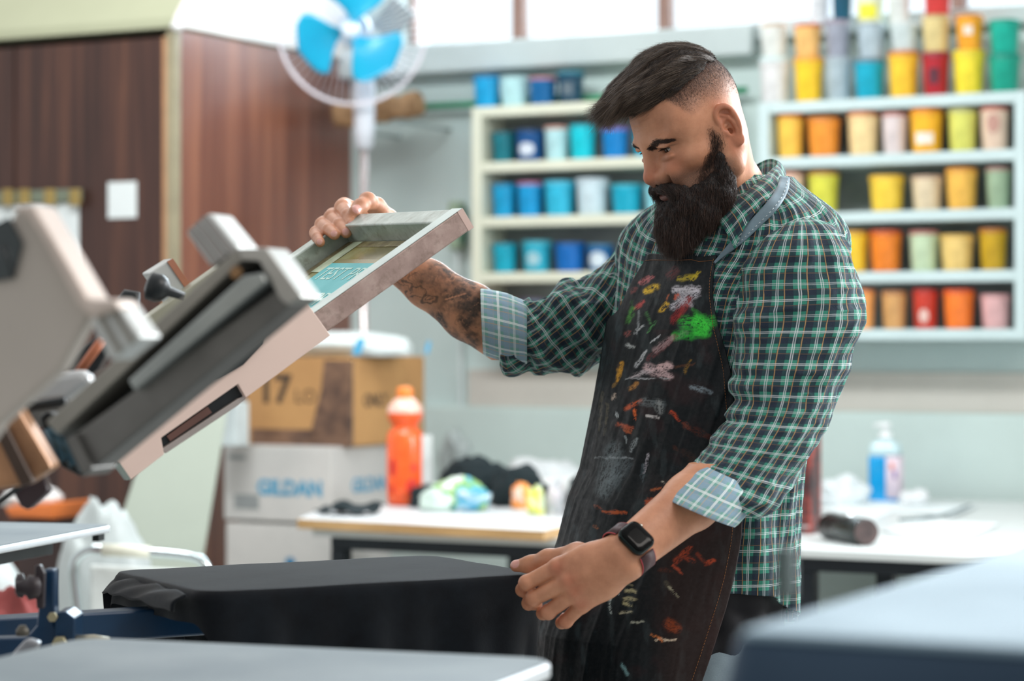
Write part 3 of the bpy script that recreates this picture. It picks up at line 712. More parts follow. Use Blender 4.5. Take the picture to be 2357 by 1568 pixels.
m = MB(); a = TP(1908, 1150, TZ) + Vector((0, 0, .03)); b = TP(1952, 1160, TZ) + Vector((0, 0, .024)); m.tube([a, (a + b) / 2 + Vector((0, 0, .003)), b], [.003, .006, .002]); tag(obj('scissor_blade', m, plain('#3e6b68', .35, .3), ), 'slim dark green tool lying on the tissue heap', 'tool')
m = MB(); m.tube(spline([TP(x, y, TZ) + Vector((0, 0, .016)) for x, y in ((2070, 1210), (2120, 1208), (2180, 1196), (2232, 1176))], 6), .004); tag(obj('dark_cord', m, plain('#5f7378', .5)), 'thin dark grey cord curving over the papers', 'cord')
# ---- leaning board, bags and chair on the left
m = MB(); q = [P(388, 850, 6.95), P(540, 840, 6.95), P(372, 1860, 6.6), P(66, 1860, 6.6)]
nrm = (q[1] - q[0]).cross(q[3] - q[0]).normalized()
m.prism(q, nrm * .012); tag(obj('leaning_panel', m, plain('#a9b2a5', .6, var=.04, scale=2, name='pale_hardboard'), bevel=.002), 'pale hardboard panel leaning beside the cartons', 'panel')
BAG = plain('#b4bcbb', .4, var=.04, scale=6, name='white_polythene_bag')
def heap(name, label, cat, px, pyb, Y, rx, ry, rz, z, mat, seed, amp=.2):
    p = P(px, 784, Y); p.z = z; o = obj(name, crumple(p, rx, ry, rz, seed, amp), mat); tag(o, label, cat); return o
heap('refuse_sack', 'large white plastic sack slumped on the floor before the wardrobe', 'sack', -50, 0, 5.95, .23, .2, .72, 0, BAG, 41, .12)
heap('refuse_sack', 'white plastic sack standing between the chair and leaning panel', 'sack', 232, 0, 6.38, .15, .13, .84, 0, BAG, 42, .12)
heap('red_cloth', 'dark red cloth bundle on the floor at the left', 'cloth', 30, 0, 4.95, .16, .14, .74, 0, cloth_mat('#8e3f3c'), 43, .1)
o = heap('white_bundle', 'white wrapped bundle lying on the orange tray', 'bundle', 74, 0, 7.1, .10, .07, .06, .792, cloth_mat('#e6e4e2'), 44, .2)
m = MB(); a = P(20, 1192, 7.0); m.prism([a, a + W(.155, 0, 0), a + W(.17, 0, .05), a + W(-.02, 0, .03)], W(0, .2, 0))
tr = thing('orange_tray', 'orange plastic tray at the left behind the grey platen', 'tray', a)
obj('tray_shell', m, plain('#e07a3a', .45), tr, bevel=.008)
m = MB(); m.rbox(*[uc(a)[0], uc(a)[0] + .14], uc(a)[1] + .04, uc(a)[1] + .16, 0, a.z - .002); st_ = obj('pedestal', m, plain('#3a2a28', .6)); tag(st_, 'dark narrow pedestal carrying the orange tray', 'pedestal')
# chair
ch = thing('tube_chair', 'chrome tube framed chair with taped armrest and white back', 'chair', P(330, 784, 5.6) - Vector((0, 0, CAMZ)))
CHR = plain('#c3cfd0', .12, 1., var=.03, name='chrome')
Yc = 5.6
loop = spline([P(x, y, Yc) for x, y in ((192, 1480), (178, 1390), (170, 1310), (180, 1282), (212, 1265), (262, 1266), (350, 1272), (430, 1280), (462, 1290), (478, 1312), (488, 1350), (498, 1450))], 6)
m = MB(); m.tube(loop, .0115, 14); obj('back_tube', m, CHR, ch)
m = MB(); m.tube([P(x, y, Yc) for x, y in ((235, 1266), (290, 1268), (345, 1272))], .0145, 14); obj('tape_wrap', m, plain('#dcdccb', .6), ch, label='cream tape wrapped round the tube')
m = MB(); pp = [P(205, 1300, Yc + .03), P(470, 1315, Yc + .03), P(482, 1470, Yc + .02), P(205, 1470, Yc + .02)]; m.prism(pp, (0, .02, 0)); obj('backrest', m, plain('#d9dedb', .45), ch, bevel=.008)
m = MB(); z0 = pp[3].z - .02; s0 = pp[3]; s1 = pp[2]; m.prism([Vector((s0.x, s0.y, z0)), Vector((s1.x, s1.y, z0)), Vector((s1.x + .03, s1.y - .38, z0)), Vector((s0.x, s0.y - .38, z0))], (0, 0, .03)); obj('seat', m, plain('#d9dedb', .45), ch, bevel=.01)
for sx, p_ in ((0, s0), (1, s1)):
    for dy in (0.02, -.36):
        m = MB(); m.tube([Vector((p_.x, p_.y + dy, z0)), Vector((p_.x + (.03 if sx else -.03), p_.y + dy * 1.05, 0))], .011); obj('leg', m, CHR, ch)
# ================================================================== pedestal fan
fh = P(806, 70, 7.95)
WP_ = plain('#c8ccd4', .35, var=.03, name='white_fan_plastic')
fan = thing('pedestal_fan', 'white pedestal fan with three bright blue blades and no front guard', 'fan', Vector((fh.x + .035, 8.1, 0)))
fd = Vector((-.06, -.97, -.15)).normalized(); e1 = fd.cross(Vector((0, 0, 1))).normalized(); e2 = e1.cross(fd)
def fp(x, y, z): return fh + e1 * x + e2 * y + fd * z    # z toward the viewer
if e1.x < 0: e1 = -e1
s6 = 7.95 / F_PX
def blade(a0):
    m = MB()
    def fn(i, j):
        r = (16 + 114 * i) * s6; w = (.5 + .75 * math.sin(min(1, i * 1.25) * math.pi * .5)) * (1 if i < .8 else math.sqrt(max(0, 1 - ((i - .8) / .2) ** 2)) * .999 + .001)
        a = R(a0) + (j - .5) * w * 1.18 + .25 * i
        return fp(r * math.cos(a), r * math.sin(a), .03 * (.5 - j) * (1 - .3 * i) * 1.3)
    m.grid(fn, 18, 14); return m
def m_fanblue():
    t = NT('blue_fan_plastic'); t.set(t.ramp(t.noise(t.coords('Object'), 5), [(.3, lin('#0d9cc6')), (.7, lin('#12aad0'))]), .3)
    t.b.inputs['Transmission Weight'].default_value = 0; t.b.inputs['Subsurface Weight'].default_value = .0
    return t.m
FB = m_fanblue()
for a0 in (72, -56, 188): obj('blade', blade(a0), FB, fan, solid=.003)
m = MB(); m.lathe(fp(0, 0, -.02), [(.03, 0), (.03, .03), (.022, .045), (.008, .05)], fd, 24); obj('hub', m, plain('#d6e2ee', .3), fan)
m = MB()
for k in range(60):
    a = 2 * math.pi * k / 60
    m.tube([fp(.05 * math.cos(a), .05 * math.sin(a), -.07), fp(.13 * math.cos(a + .1), .13 * math.sin(a + .1), -.085), fp(.24 * math.cos(a + .2), .24 * math.sin(a + .2), -.05)], .0016, 4)
obj('rear_guard', m, plain('#d8d3da', .3, .3), fan)
m = MB(); m.tube([fp(.245 * math.cos(2 * math.pi * k / 64), .245 * math.sin(2 * math.pi * k / 64), -.045) for k in range(64)], .006, 8, closed=True); obj('guard_ring', m, plain('#ded8de', .35), fan)
m = MB(); m.lathe(fp(0, 0, -.2), [(.03, 0), (.05, .02), (.056, .1), (.05, .14)], fd, 24); obj('motor_housing', m, WP_, fan)
nk = Vector((P(838, 0, 8.1).x, 8.1, 0)); zz = lambda py: CAMZ + (CY - py) / F_PX * 8.1
m = MB(); m.rings([(nk + Vector((-.012 if h > 0 else 0, 0, zz(py))), r) for py, r, h in ((346, .016, 0), (340, .030, 0), (300, .035, 0), (200, .036, 0), (150, .031, 0), (118, .02, 0), (108, .01, 0))], (0, 0, 1), 24); obj('neck_housing', m, WP_, fan)
m = MB(); m.cyl((nk.x, nk.y, .04), (nk.x, nk.y, zz(345)), .0135, n=18); obj('pole', m, plain('#cfc3c2', .25, .5, name='pinkish_chrome_pole'), fan)
m = MB(); m.lathe((nk.x, nk.y, 0), [(.17, 0), (.17, .02), (.06, .05), (.03, .09)], n=32); obj('base', m, WP_, fan)
# ================================================================== SCREEN PRINTING CAROUSEL
def hit(px, py, org, nrm):
    d = Vector(((px - CX) / F_PX, 1, (CY - py) / F_PX)); o = Vector((0, 0, CAMZ))
    return o + d * ((Vector(org) - o).dot(nrm) / d.dot(nrm))
NAVY = plain('#06304f', .35, .1, var=.15, name='navy_machine_paint')
ALU = plain('#a9a8a3', .38, .75, var=.12, scale=8, name='brushed_aluminium')
ALUD = plain('#6f6e6b', .45, .6, var=.15, scale=8, name='dull_aluminium')
ALUL = plain('#c2c5c3', .5, .5, var=.1, name='bright_aluminium')
BLKP = plain('#11191c', .4, .1, var=.2, name='black_plastic')
PZ = .96
hub = Vector((-1.28, 2.73, 0))
pr = thing('printing_press', 'manual carousel textile printing press with navy arms and grey platens', 'press', hub)
m = MB(); m.lathe(hub, [(.32, 0), (.32, .03), (.09, .06), (.08, .9), (.2, .905), (.2, .93), (.06, .935), (.06, 1.35)], n=36); obj('column', m, NAVY, pr)
def plat_mat():
    t = NT('grey_platen_felt'); v = t.coords('Object', scale=(1, 1, 1)); n = t.noise(v, 260, 2); n2 = t.noise(v, 6, 4)
    t.set(t.mix(t.ramp(n2, [(.3, 0), (.7, 1)]), lin('#6f7b81'), lin('#858f93')), .6)
    t.bump(n, .3, .0006); return t.m
PLM = plat_mat(); RIM = plain('#dfe6ea', .3, .5, name='white_platen_rim')
def platen(c0, d, L, Wd, z, th=.012, name='platen'):
    """c0 middle of the inner end, d outward direction"""
    d = Vector(d).normalized(); s_ = d.cross(Vector((0, 0, 1))).normalized(); pts = []
    r = .035
    for (a, b, a0) in ((L - r, Wd / 2 - r, 0), (L - r, -Wd / 2 + r, -90), (r, -Wd / 2 + r, -180), (r, Wd / 2 - r, -270)):
        for k in range(7):
            an = R(a0 + 90 - 90 * k / 6); pts.append(Vector(c0) + d * (a + r * math.cos(an)) + s_ * (b + r * math.sin(an)))
    for p in pts: p.z = z - th
    m = MB(); m.prism(pts, (0, 0, th)); o = obj(name, m, RIM, pr, bevel=.004, bseg=3)
    m = MB(); cc = sum(pts, Vector()) / len(pts)
    m.prism([cc + (p - cc) * .985 + Vector((0, 0, th + .0003)) for p in pts], (0, 0, .0008)); obj('platen_pad', m, PLM, o)
    return o, s_
def parm(d, r0, r1, z, w_=.05, h_=.05):
    d = Vector(d).normalized(); s_ = d.cross(Vector((0, 0, 1)))
    m = MB(); m.box(hub + d * r0 - s_ * w_ / 2 + Vector((0, 0, z)), d * (r1 - r0), s_ * w_, (0, 0, h_)); return obj('platen_arm', m, NAVY, pr, bevel=.003)
# platen wearing the T-shirt
FRc, BRc, FLc, BLc = [TP(x, y, PZ) for x, y in ((1190, 1327), (1045, 1281), (418, 1368), (296, 1320))]
d1 = ((FRc - FLc).normalized() + (BRc - BLc).normalized()).normalized()
L1 = .488; mid = (FRc + BRc) / 2; c1 = mid - d1 * L1
# under-shirt platen
platen(mid - d1 * (L1 - .004), d1, L1 - .006, .316, PZ - .004)
m = MB(); s1 = d1.cross(Vector((0, 0, 1))).normalized()
a = P(150, 1408, 2.93); h_ = .036
arm0 = c1 - d1 * .28; zt_ = .928
m.box(Vector((arm0.x, arm0.y, 0)) - s1 * .022 + Vector((0, 0, zt_ - .038)), d1 * .55, s1 * .044, (0, 0, .038)); obj('platen_arm', m, NAVY, pr, bevel=.003)
parm(d1, .15, (Vector((arm0.x, arm0.y, 0)) - hub).length + .01, .83, .05, .05)
# third platen pointing away from the camera and its underside bracket
e0, e1_ = TP(0, 1258, PZ), TP(268, 1208, PZ); d3 = (e1_ - e0).normalized()
s3 = d3.cross(Vector((0, 0, 1))).normalized()
o3, _ = platen(e1_ - d3 * .54 - s3 * .159, d3, .54, .318, PZ)
m = MB(); q = e1_ - d3 * .34 - s3 * .1; m.box(q - Vector((0, 0, .05)), d3 * .30, -s3 * .06, (0, 0, .03)); m.box(q - Vector((0, 0, .02)) + d3 * .02, d3 * .22, -s3 * .05, (0, 0, .007)); obj('platen_bracket', m, BLKP, pr, bevel=.002)
m = MB(); m.cbox(e1_ - d3 * .05 - s3 * .012 - Vector((0, 0, .018)), d3 * .025, s3 * .012, (0, 0, .012)); obj('edge_clip', m, BLKP, pr)
# second platen, near the camera
f1, f0 = TP(1262, 1517, PZ), TP(283, 1473, PZ); d2 = (f1 - f0).normalized(); s2 = d2.cross(Vector((0, 0, 1))).normalized()
f1 = f1 + d2 * .012
o2, _ = platen(f1 - d2 * .54 + s2 * .175, d2, .54, .35, PZ, .016)
parm(d2, .15, 1.1, .87)
# navy bracket with knobs at the left
S_ = 2.9
def pp(*xy, Y=S_): return [P(x, y, Y) for x, y in xy]
m = MB(); m.prism(pp((88, 1318), (104, 1311), (125, 1312), (126, 1440), (150, 1470), (152, 1532), (60, 1545), (-20, 1560), (-20, 1470), (60, 1468), (84, 1440), (88, 1400)), (0, .03, 0)); obj('upright_bracket', m, NAVY, pr, bevel=.003)
m = MB(); m.prism(pp((126, 1412), (150, 1408), (172, 1424), (170, 1530), (126, 1532), Y=2.89), (0, .06, 0)); obj('end_plate', m, NAVY, pr, bevel=.002)
m = MB(); q = P(140, 1480, 2.885); m.cyl(q, q + Vector((0, -.012, 0)), .009, n=6); q = P(122, 1420, 2.885); m.cyl(q, q + Vector((0, -.006, 0)), .006, n=6); obj('hex_bolt', m, plain('#b7ad8a', .35, .7, name='brass_bolt'), pr)
KN = plain('#2b2226', .45, .1, var=.2, name='dark_knob_plastic')
m = MB()
q = P(96, 1352, 2.86); m.lathe(q, [(.005, 0), (.013, .003), (.015, .015), (.010, .018), (.007, .03)], (-1, -.2, 0), 20)
q = P(58, 1348, 2.87); m.lathe(q, [(.010, 0), (.015, .003), (.014, .009), (.008, .012)], (-1, -.2, 0), 20)
obj('clamp_knob', m, KN, pr)
m = MB(); m.prism(pp((80, 1302), (92, 1300), (102, 1320), (100, 1402), (84, 1402), (80, 1350), Y=2.86), (0, .014, 0)); obj('knob_plate', m, KN, pr, bevel=.002)
m = MB(); q = P(52, 1463, 2.86); m.lathe(q, [(.008, 0), (.008, .006), (.004, .012)], n=12); obj('small_screw', m, plain('#5a564e', .5, .6), pr)
m = MB(); m.tube(pp((172, 1480), (215, 1478), (250, 1484)), .009, 14); obj('steel_pin', m, plain('#a6a08c', .35, .6), pr)
m = MB(); m.prism(pp((-30, 1568), (60, 1470), (92, 1480), (60, 1540), (0, 1620), Y=2.75), (0, .02, 0)); obj('slanted_strut', m, plain('#8c8e92', .4, .5), pr, bevel=.004)
# ---------------- raised print heads
AH = Vector((.90, .43, 0)).normalized(); BH = Vector((-.43, .90, 0)).normalized(); PHI = R(33.7)
AX = AH * math.cos(PHI) + Vector((0, 0, math.sin(PHI))); NX = -AH * math.sin(PHI) + Vector((0, 0, math.cos(PHI)))
def plane_prism(pts, org, nrm, ext, m=None):
    m = m or MB(); q = [hit(x, y, org, nrm) for x, y in pts]; m.prism(q, ext); return m
pk0 = P(745, 745, 3.14)
PINK = plain('#ead0c4', .5, .0, var=.05, scale=3, name='pale_pink_fibreboard')
m = plane_prism([(640, 640), (683, 664), (761, 772), (566, 916), (548, 884), (371, 1008), (378, 1046), (300, 1106), (274, 1066), (170, 1010), (420, 800)], pk0, BH, BH * .008)
obj('side_board', m, PINK, pr, bevel=.001)
m = plane_prism([(268, 1074), (276, 1066), (302, 1104), (292, 1106)], pk0 - BH * .003, BH, BH * .012); obj('board_edge', m, plain('#7d8a84', .5), pr)
m = plane_prism([(540, 878), (560, 912), (380, 1036), (356, 1008)], pk0 + BH * .012, BH, BH * .02); obj('black_bar', m, BLKP, pr, bevel=.001)
m = plane_prism([(384, 1004), (478, 936), (488, 950), (392, 1016)], pk0 + BH * .009, BH, BH * .002); obj('brown_strip', m, plain('#6d4b42', .5, name='brown_bakelite'), pr)
m = plane_prism([(572, 910), (548, 934), (382, 1044), (372, 1034), (548, 918)], pk0 + BH * .006, BH, BH * .012); obj('thin_rail', m, plain('#b5aba6', .35, .5), pr, bevel=.001)
m = plane_prism([(440, 880), (505, 862), (600, 790), (612, 770), (606, 792), (560, 840), (506, 872), (470, 884)], pk0 - BH * .004, BH, BH * .003); obj('black_wire', m, BLKP, pr)
# head arm carrying the board and the screen
m = MB(); o_ = hub + Vector((0, 0, 1.02)); m.box(o_ + AH * .12 - BH * .03 + Vector((0, 0, .0)), (pk0 + BH * .12 - AH * .3 - Vector((0, 0, .12))) - (o_ + AH * .12), BH * .05, (0, 0, .05)); obj('head_arm', m, ALUD, pr, bevel=.003)
# rail, clamp and knobs seen behind the near head
m = plane_prism([(316, 748), (530, 596), (556, 614), (336, 778)], P(430, 700, 3.05), BH, BH * .03); obj('head_rail', m, plain('#a3a28f', .4, .4, name='olive_grey_metal'), pr, bevel=.002)
bl = P(392, 640, 3.1)
m = plane_prism([(344, 628), (398, 594), (443, 660), (396, 700)], bl, BH, BH * .035); obj('clamp_block', m, ALUL, pr, bevel=.002)
m = plane_prism([(385, 602), (398, 595), (442, 660), (430, 668)], bl - BH * .002, BH, BH * .002); obj('clamp_block_edge', m, plain('#b57a60', .4, .3, name='copper_stain'), pr)
m = MB(); q = P(365, 642, 2.95); m.lathe(q - Vector((.012, 0, .008)), [(.006, -.004), (.017, 0), (.018, .012), (.014, .02), (.006, .026), (.005, .045)], Vector((.8, .1, -.25)), 20); obj('black_knob', m, BLKP, pr)
m = MB(); m.tube(pp((280, 694), (292, 682), (308, 684), (309, 704), (326, 734), (332, 752), Y=3.0), [.007, .009, .010, .008, .004, .003], 12); obj('lever_knob', m, BLKP, pr)
# near head: aluminium channel with clamp block on top
DA = Vector((.943, -.333, 0)).normalized(); NA = Vector((.333, .943, 0)).normalized(); ao = Vector((-.25, 2.37, 1.3))
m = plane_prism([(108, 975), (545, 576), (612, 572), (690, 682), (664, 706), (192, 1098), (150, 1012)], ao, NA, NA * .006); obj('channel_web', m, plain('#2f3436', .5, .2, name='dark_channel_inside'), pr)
m = plane_prism([(104, 972), (545, 572), (560, 598), (132, 1002)], ao - NA * .05, NA, NA * .05); obj('channel_top_flange', m, plain('#8e8b83', .45, .4, name='channel_metal'), pr, bevel=.002)
m = plane_prism([(545, 572), (612, 570), (694, 684), (662, 704), (644, 690), (596, 602), (556, 600)], ao - NA * .05, NA, NA * .05); obj('channel_end_flange', m, ALU, pr, bevel=.002)
m = plane_prism([(168, 1000), (640, 660), (690, 684), (664, 708), (192, 1098)], ao - NA * .045, NA, NA * .044); obj('lower_box_section', m, ALUD, pr, bevel=.003)
m = plane_prism([(150, 1012), (172, 998), (212, 1080), (190, 1098)], ao - NA * .055, NA, NA * .05); obj('channel_end_plate', m, ALUD, pr, bevel=.002)
m = plane_prism([(294, 876), (308, 900), (612, 650), (600, 628), (560, 634)], ao - NA * .06, NA, NA * .03); obj('inner_rail', m, plain('#959a98', .35, .6), pr, bevel=.002)
m = MB(); q = hit(548, 628, ao - NA * .05, NA); m.cyl(q, q - NA * .006, .006, n=12); q = hit(566, 672, ao - NA * .05, NA); m.cyl(q, q - NA * .006, .004, n=12); obj('bolt', m, plain('#8d6d4c', .4, .6), pr)
m = plane_prism([(425, 536), (482, 488), (550, 572), (484, 616)], ao - NA * .03, NA, NA * .05); cb = obj('clamp_block', m, ALUL, pr, bevel=.004)
for k in range(3):
    t_ = .2 + .28 * k
    A = Vector((425, 536)).lerp(Vector((482, 488)), t_); B = Vector((484, 616)).lerp(Vector((550, 572)), t_); w_ = Vector((6, -5))
    m = plane_prism([tuple(A - w_), tuple(A + w_), tuple(B + w_), tuple(B - w_)], ao - NA * .0315, NA, NA * .002); obj('groove', m, plain('#9a9794', .5, .4), cb)
# nearest head at the left edge
no = P(100, 700, 2.12)
m = plane_prism([(-60, 1060), (-60, 600), (0, 556), (36, 478), (74, 480), (112, 560), (188, 694), (208, 724), (140, 850), (0, 975)], no, NA, NA * .02); obj('head_side_plate', m, plain('#b9b1a8', .5, .1, var=.05, scale=3, name='warm_grey_plate'), pr, bevel=.004)
m = plane_prism([(20, 476), (74, 470), (124, 552), (204, 690), (264, 688), (272, 712), (206, 734), (176, 700), (88, 540), (60, 500)], no - NA * .02, NA, NA * .04); obj('head_flange', m, plain('#c8bab0', .4, .3, name='pinkish_grey_flange'), pr, bevel=.004)
m = plane_prism([(206, 740), (268, 696), (324, 776), (252, 832)], no - NA * .01, NA, NA * .04); cb = obj('extrusion_end', m, ALUL, pr, bevel=.003)
for k in range(2):
    A = Vector((206, 740)).lerp(Vector((268, 696)), .35 + .4 * k); B = Vector((252, 832)).lerp(Vector((324, 776)), .35 + .4 * k); w_ = Vector((6, -4))
    m = plane_prism([tuple(A - w_), tuple(A + w_), tuple(B + w_), tuple(B - w_)], no - NA * .0115, NA, NA * .002); obj('groove', m, plain('#8b8880', .5, .4), cb)
m = plane_prism([(-20, 520), (20, 500), (50, 560), (30, 640), (-20, 650)], no - NA * .004, NA, NA * .002); obj('dark_opening', m, plain('#3c4446', .6), pr)
m = MB(); m.tube([P(6, 566, 2.08), P(20, 600, 2.08), P(31, 640, 2.08)], [.004, .0015, .0015], 8); obj('thin_rod', m, BLKP, pr)
# hub hardware at the left edge
m = MB(); m.prism(pp((-20, 930), (38, 936), (122, 1078), (60, 1118), (-20, 1128), Y=2.5), (0, .05, 0)); obj('copper_block', m, plain('#b98a66', .35, .5, var=.25, scale=10, name='copper_brown_metal'), pr, bevel=.005)
m = MB(); m.prism(pp((-10, 1000), (12, 985), (75, 1110), (50, 1122), Y=2.48), (0, .02, 0)); obj('block_slot', m, plain('#4a3a30', .5, .3), pr)
m = MB(); m.prism(pp((88, 958), (108, 946), (170, 985), (214, 1062), (188, 1100), (140, 1075), (100, 1000), Y=2.62), (0, .05, 0)); obj('black_bracket', m, BLKP, pr, bevel=.004)
m = MB()
for dx in (0, 22, 44): m.cyl(P(112 + dx, 985 + dx * .5, 2.6), P(150 + dx, 1060 + dx * .5, 2.6), .006, n=10)
obj('spring_bolt', m, plain('#3d5560', .3, .7), pr)
m = MB(); m.prism(pp((24, 1122), (92, 1082), (112, 1128), (104, 1140), (64, 1176), (46, 1166), Y=2.6), (0, .03, 0)); obj('dark_clip', m, plain('#3a2c30', .4, .1), pr, bevel=.003)
m = MB(); m.tube(pp((-30, 1176), (30, 1132), (84, 1084), (110, 1060), Y=2.58), .0035, 8); obj('black_wire', m, BLKP, pr)
m = MB(); m.prism(pp((150, 848), (190, 800), (240, 760), (262, 780), (225, 850), (196, 872), Y=2.75), (0, .04, 0)); obj('dark_joint', m, BLKP, pr, bevel=.003)
m = MB(); m.tube(pp((178, 862), (236, 782), Y=2.7), .0055, 10); obj('copper_rod', m, plain('#b06a4c', .35, .5), pr)
m = MB(); m.prism(pp((62, 900), (120, 862), (190, 850), (216, 880), (150, 925), (70, 935), Y=2.6), (0, .04, 0)); obj('cast_housing', m, plain('#c4c6c6', .4, .4), pr, bevel=.008)
m = MB(); m.prism(pp((20, 935), (150, 912), (152, 934), (30, 955), Y=2.56), (0, .02, 0)); obj('dark_link', m, BLKP, pr, bevel=.003)
# ================================================================== SILK SCREEN
C1 = P(1064, 480, 3.3); LS, WS, RW, RH = .50, .42, .034, .031
BS = Vector((-.43, .90, .030)).normalized(); NXs = AX.cross(BS).normalized(); NXs = NXs if NXs.z > 0 else -NXs
def SP(s, w, h): return C1 - AX * s + BS * w - NXs * h      # s down from the free end, w away from camera, h below top
sf = thing('silk_screen', 'aluminium silk screen frame raised in the right hand, teal stencil lettering', 'screen', SP(LS / 2, WS / 2, RH))
def m_frame(c0, c1, c2, name, spots=0.5):
    t = NT(name); v = t.coords('Object'); n = t.noise(v, 16, 6, .62); n2 = t.noise(v, 55, 5, .7)
    c = t.ramp(n, [(.3, lin(c0)), (.52, lin(c1)), (.7, lin(c2))])
    c = t.mix(t.math('MULTIPLY', t.ramp(n2, [(.52, 0), (.64, 1)]), spots), c, lin('#5d4f3c'))
    t.set(c, .35, .35); t.bump(n2, .1, .001); return t.m
FRM = m_frame('#7f8a82', '#a3ada6', '#bcc6c0', 'frame_aluminium', .35)
FRP = m_frame('#937c74', '#b49c94', '#cdb9b0', 'frame_side_metal', .3)
def rail(s0, s1, w0, w1, mats, name='frame_rail'):
    m = MB(); o = SP(s0, w0, RH); m.box(o, SP(s1, w0, RH) - o, SP(s0, w1, RH) - o, NXs * RH); r_ = obj(name, m, mats, sf, bevel=.0022, bseg=2); return r_
rail(0, LS, 0, RW, FRP, 'near_rail'); rail(0, LS, WS - RW, WS, FRM, 'far_rail'); rail(.0005, RW, RW, WS - RW, FRM, 'end_rail'); rail(LS - RW, LS, RW, WS - RW, FRM, 'end_rail')
m = MB(); o = SP(0, 0, -.0006); m.box(o, SP(LS, 0, -.0006) - o, SP(0, RW, -.0006) - o, -NXs * .0005); obj('top_face', m, plain('#bccac6', .35, .3, var=.12, scale=14, name='pale_frame_face'), sf)
m = MB(); o = SP(-.0006, -.0006, RH); m.box(o, SP(.009, -.0006, RH) - o, BS * .0005, NXs * RH); m.box(SP(-.0008, 0, RH), BS * RW, NXs * RH, -AX * .0005); obj('end_cap', m, plain('#dcc0b6', .4, .3, var=.05, name='pink_end_cap'), sf, bevel=.0002)
HM = RH - .002
def m_mesh():
    t = NT('yellow_screen_mesh'); v = t.coords('Object'); n = t.noise(v, 9, 5, .6, .4)
    c = t.ramp(n, [(.35, lin('#77703c')), (.5, lin('#a49c62')), (.65, lin('#b9b98c'))])
    t.set(c, .16); t.b.inputs['Transmission Weight'].default_value = 0
    tr = t.node('ShaderNodeBsdfTransparent'); tr.inputs[0].default_value = lin('#d8d6a8'); mx = t.node('ShaderNodeMixShader'); mx.inputs[0].default_value = .72
    t.l.new(tr.outputs[0], mx.inputs[1]); t.l.new(t.b.outputs[0], mx.inputs[2]); t.l.new(mx.outputs[0], t.out.inputs[0]); return t.m
m = MB(); o = SP(RW, RW, HM); m.box(o, SP(LS - RW, RW, HM) - o, SP(RW, WS - RW, HM) - o, -NXs * .0004); obj('mesh', m, m_mesh(), sf)
# tape border
def strip(s0, s1, w0, w1, h, mat, name, ns=20):
    m = MB()
    m.grid(lambda i, j: SP(s0 + (s1 - s0) * i, w0 + (w1 - w0) * j, h), ns, 4); return obj(name, m, mat, sf)
def m_tape2():
    t = NT('brown_ink_residue'); v = t.coords('Object', scale=(2, 2, 2)); n = t.noise(v, 24, 6, .7)
    t.set(t.ramp(n, [(.35, lin('#5b4a26')), (.55, lin('#847544')), (.7, lin('#b3ab86'))]), .3); return t.m
TP2 = m_tape2()
strip(RW + .001, LS - RW, WS - RW - .03, WS - RW - .001, HM - .0006, TP2, 'residue_band')
strip(RW + .001, RW + .016, RW, WS - RW - .03, HM - .0006, TP2, 'residue_band')
strip(RW + .05, RW + .062, RW, WS - RW - .05, HM - .0005, plain('#8c8450', .25, name='ochre_band'), 'residue_band')
# teal stencil
ho = SP(0, 0, HM - .001)
def sw(px, py):
    q = hit(px, py, ho, NXs) - C1; return -q.dot(AX), q.dot(BS)
s_t, w_t = sw(757, 611); s_b = LS - RW - .01
TEAL = plain('#3fb2b6', .45, var=.06, scale=10, name='teal_stencil_emulsion')
m = MB(); o = SP(s_t, w_t, HM - .001); m.box(o, SP(s_b, w_t, HM - .001) - o, SP(s_t, RW + .012, HM - .001) - o, NXs * .0004); obj('stencil', m, TEAL, sf)
LET = plain('#b7dcd2', .5, var=.05, name='open_mesh_lettering')
for k, ds in enumerate((.030, .095, .16)):
    ctr = SP(s_t + ds, w_t - .012, HM - .0018)
    v, f = text_mb('TEST PRINT', ctr, -BS, AX, .046, .0001, align='LEFT'); m = MB(); m.add(v, f, False); obj('stencil_lettering', m, LET, sf)
strip(RW + .002, RW + .085, WS - RW - .06, WS - RW - .025, HM - .0009, plain('#c6d3b4', .4, var=.2, scale=30, name='pale_smear'), 'pale_smear')
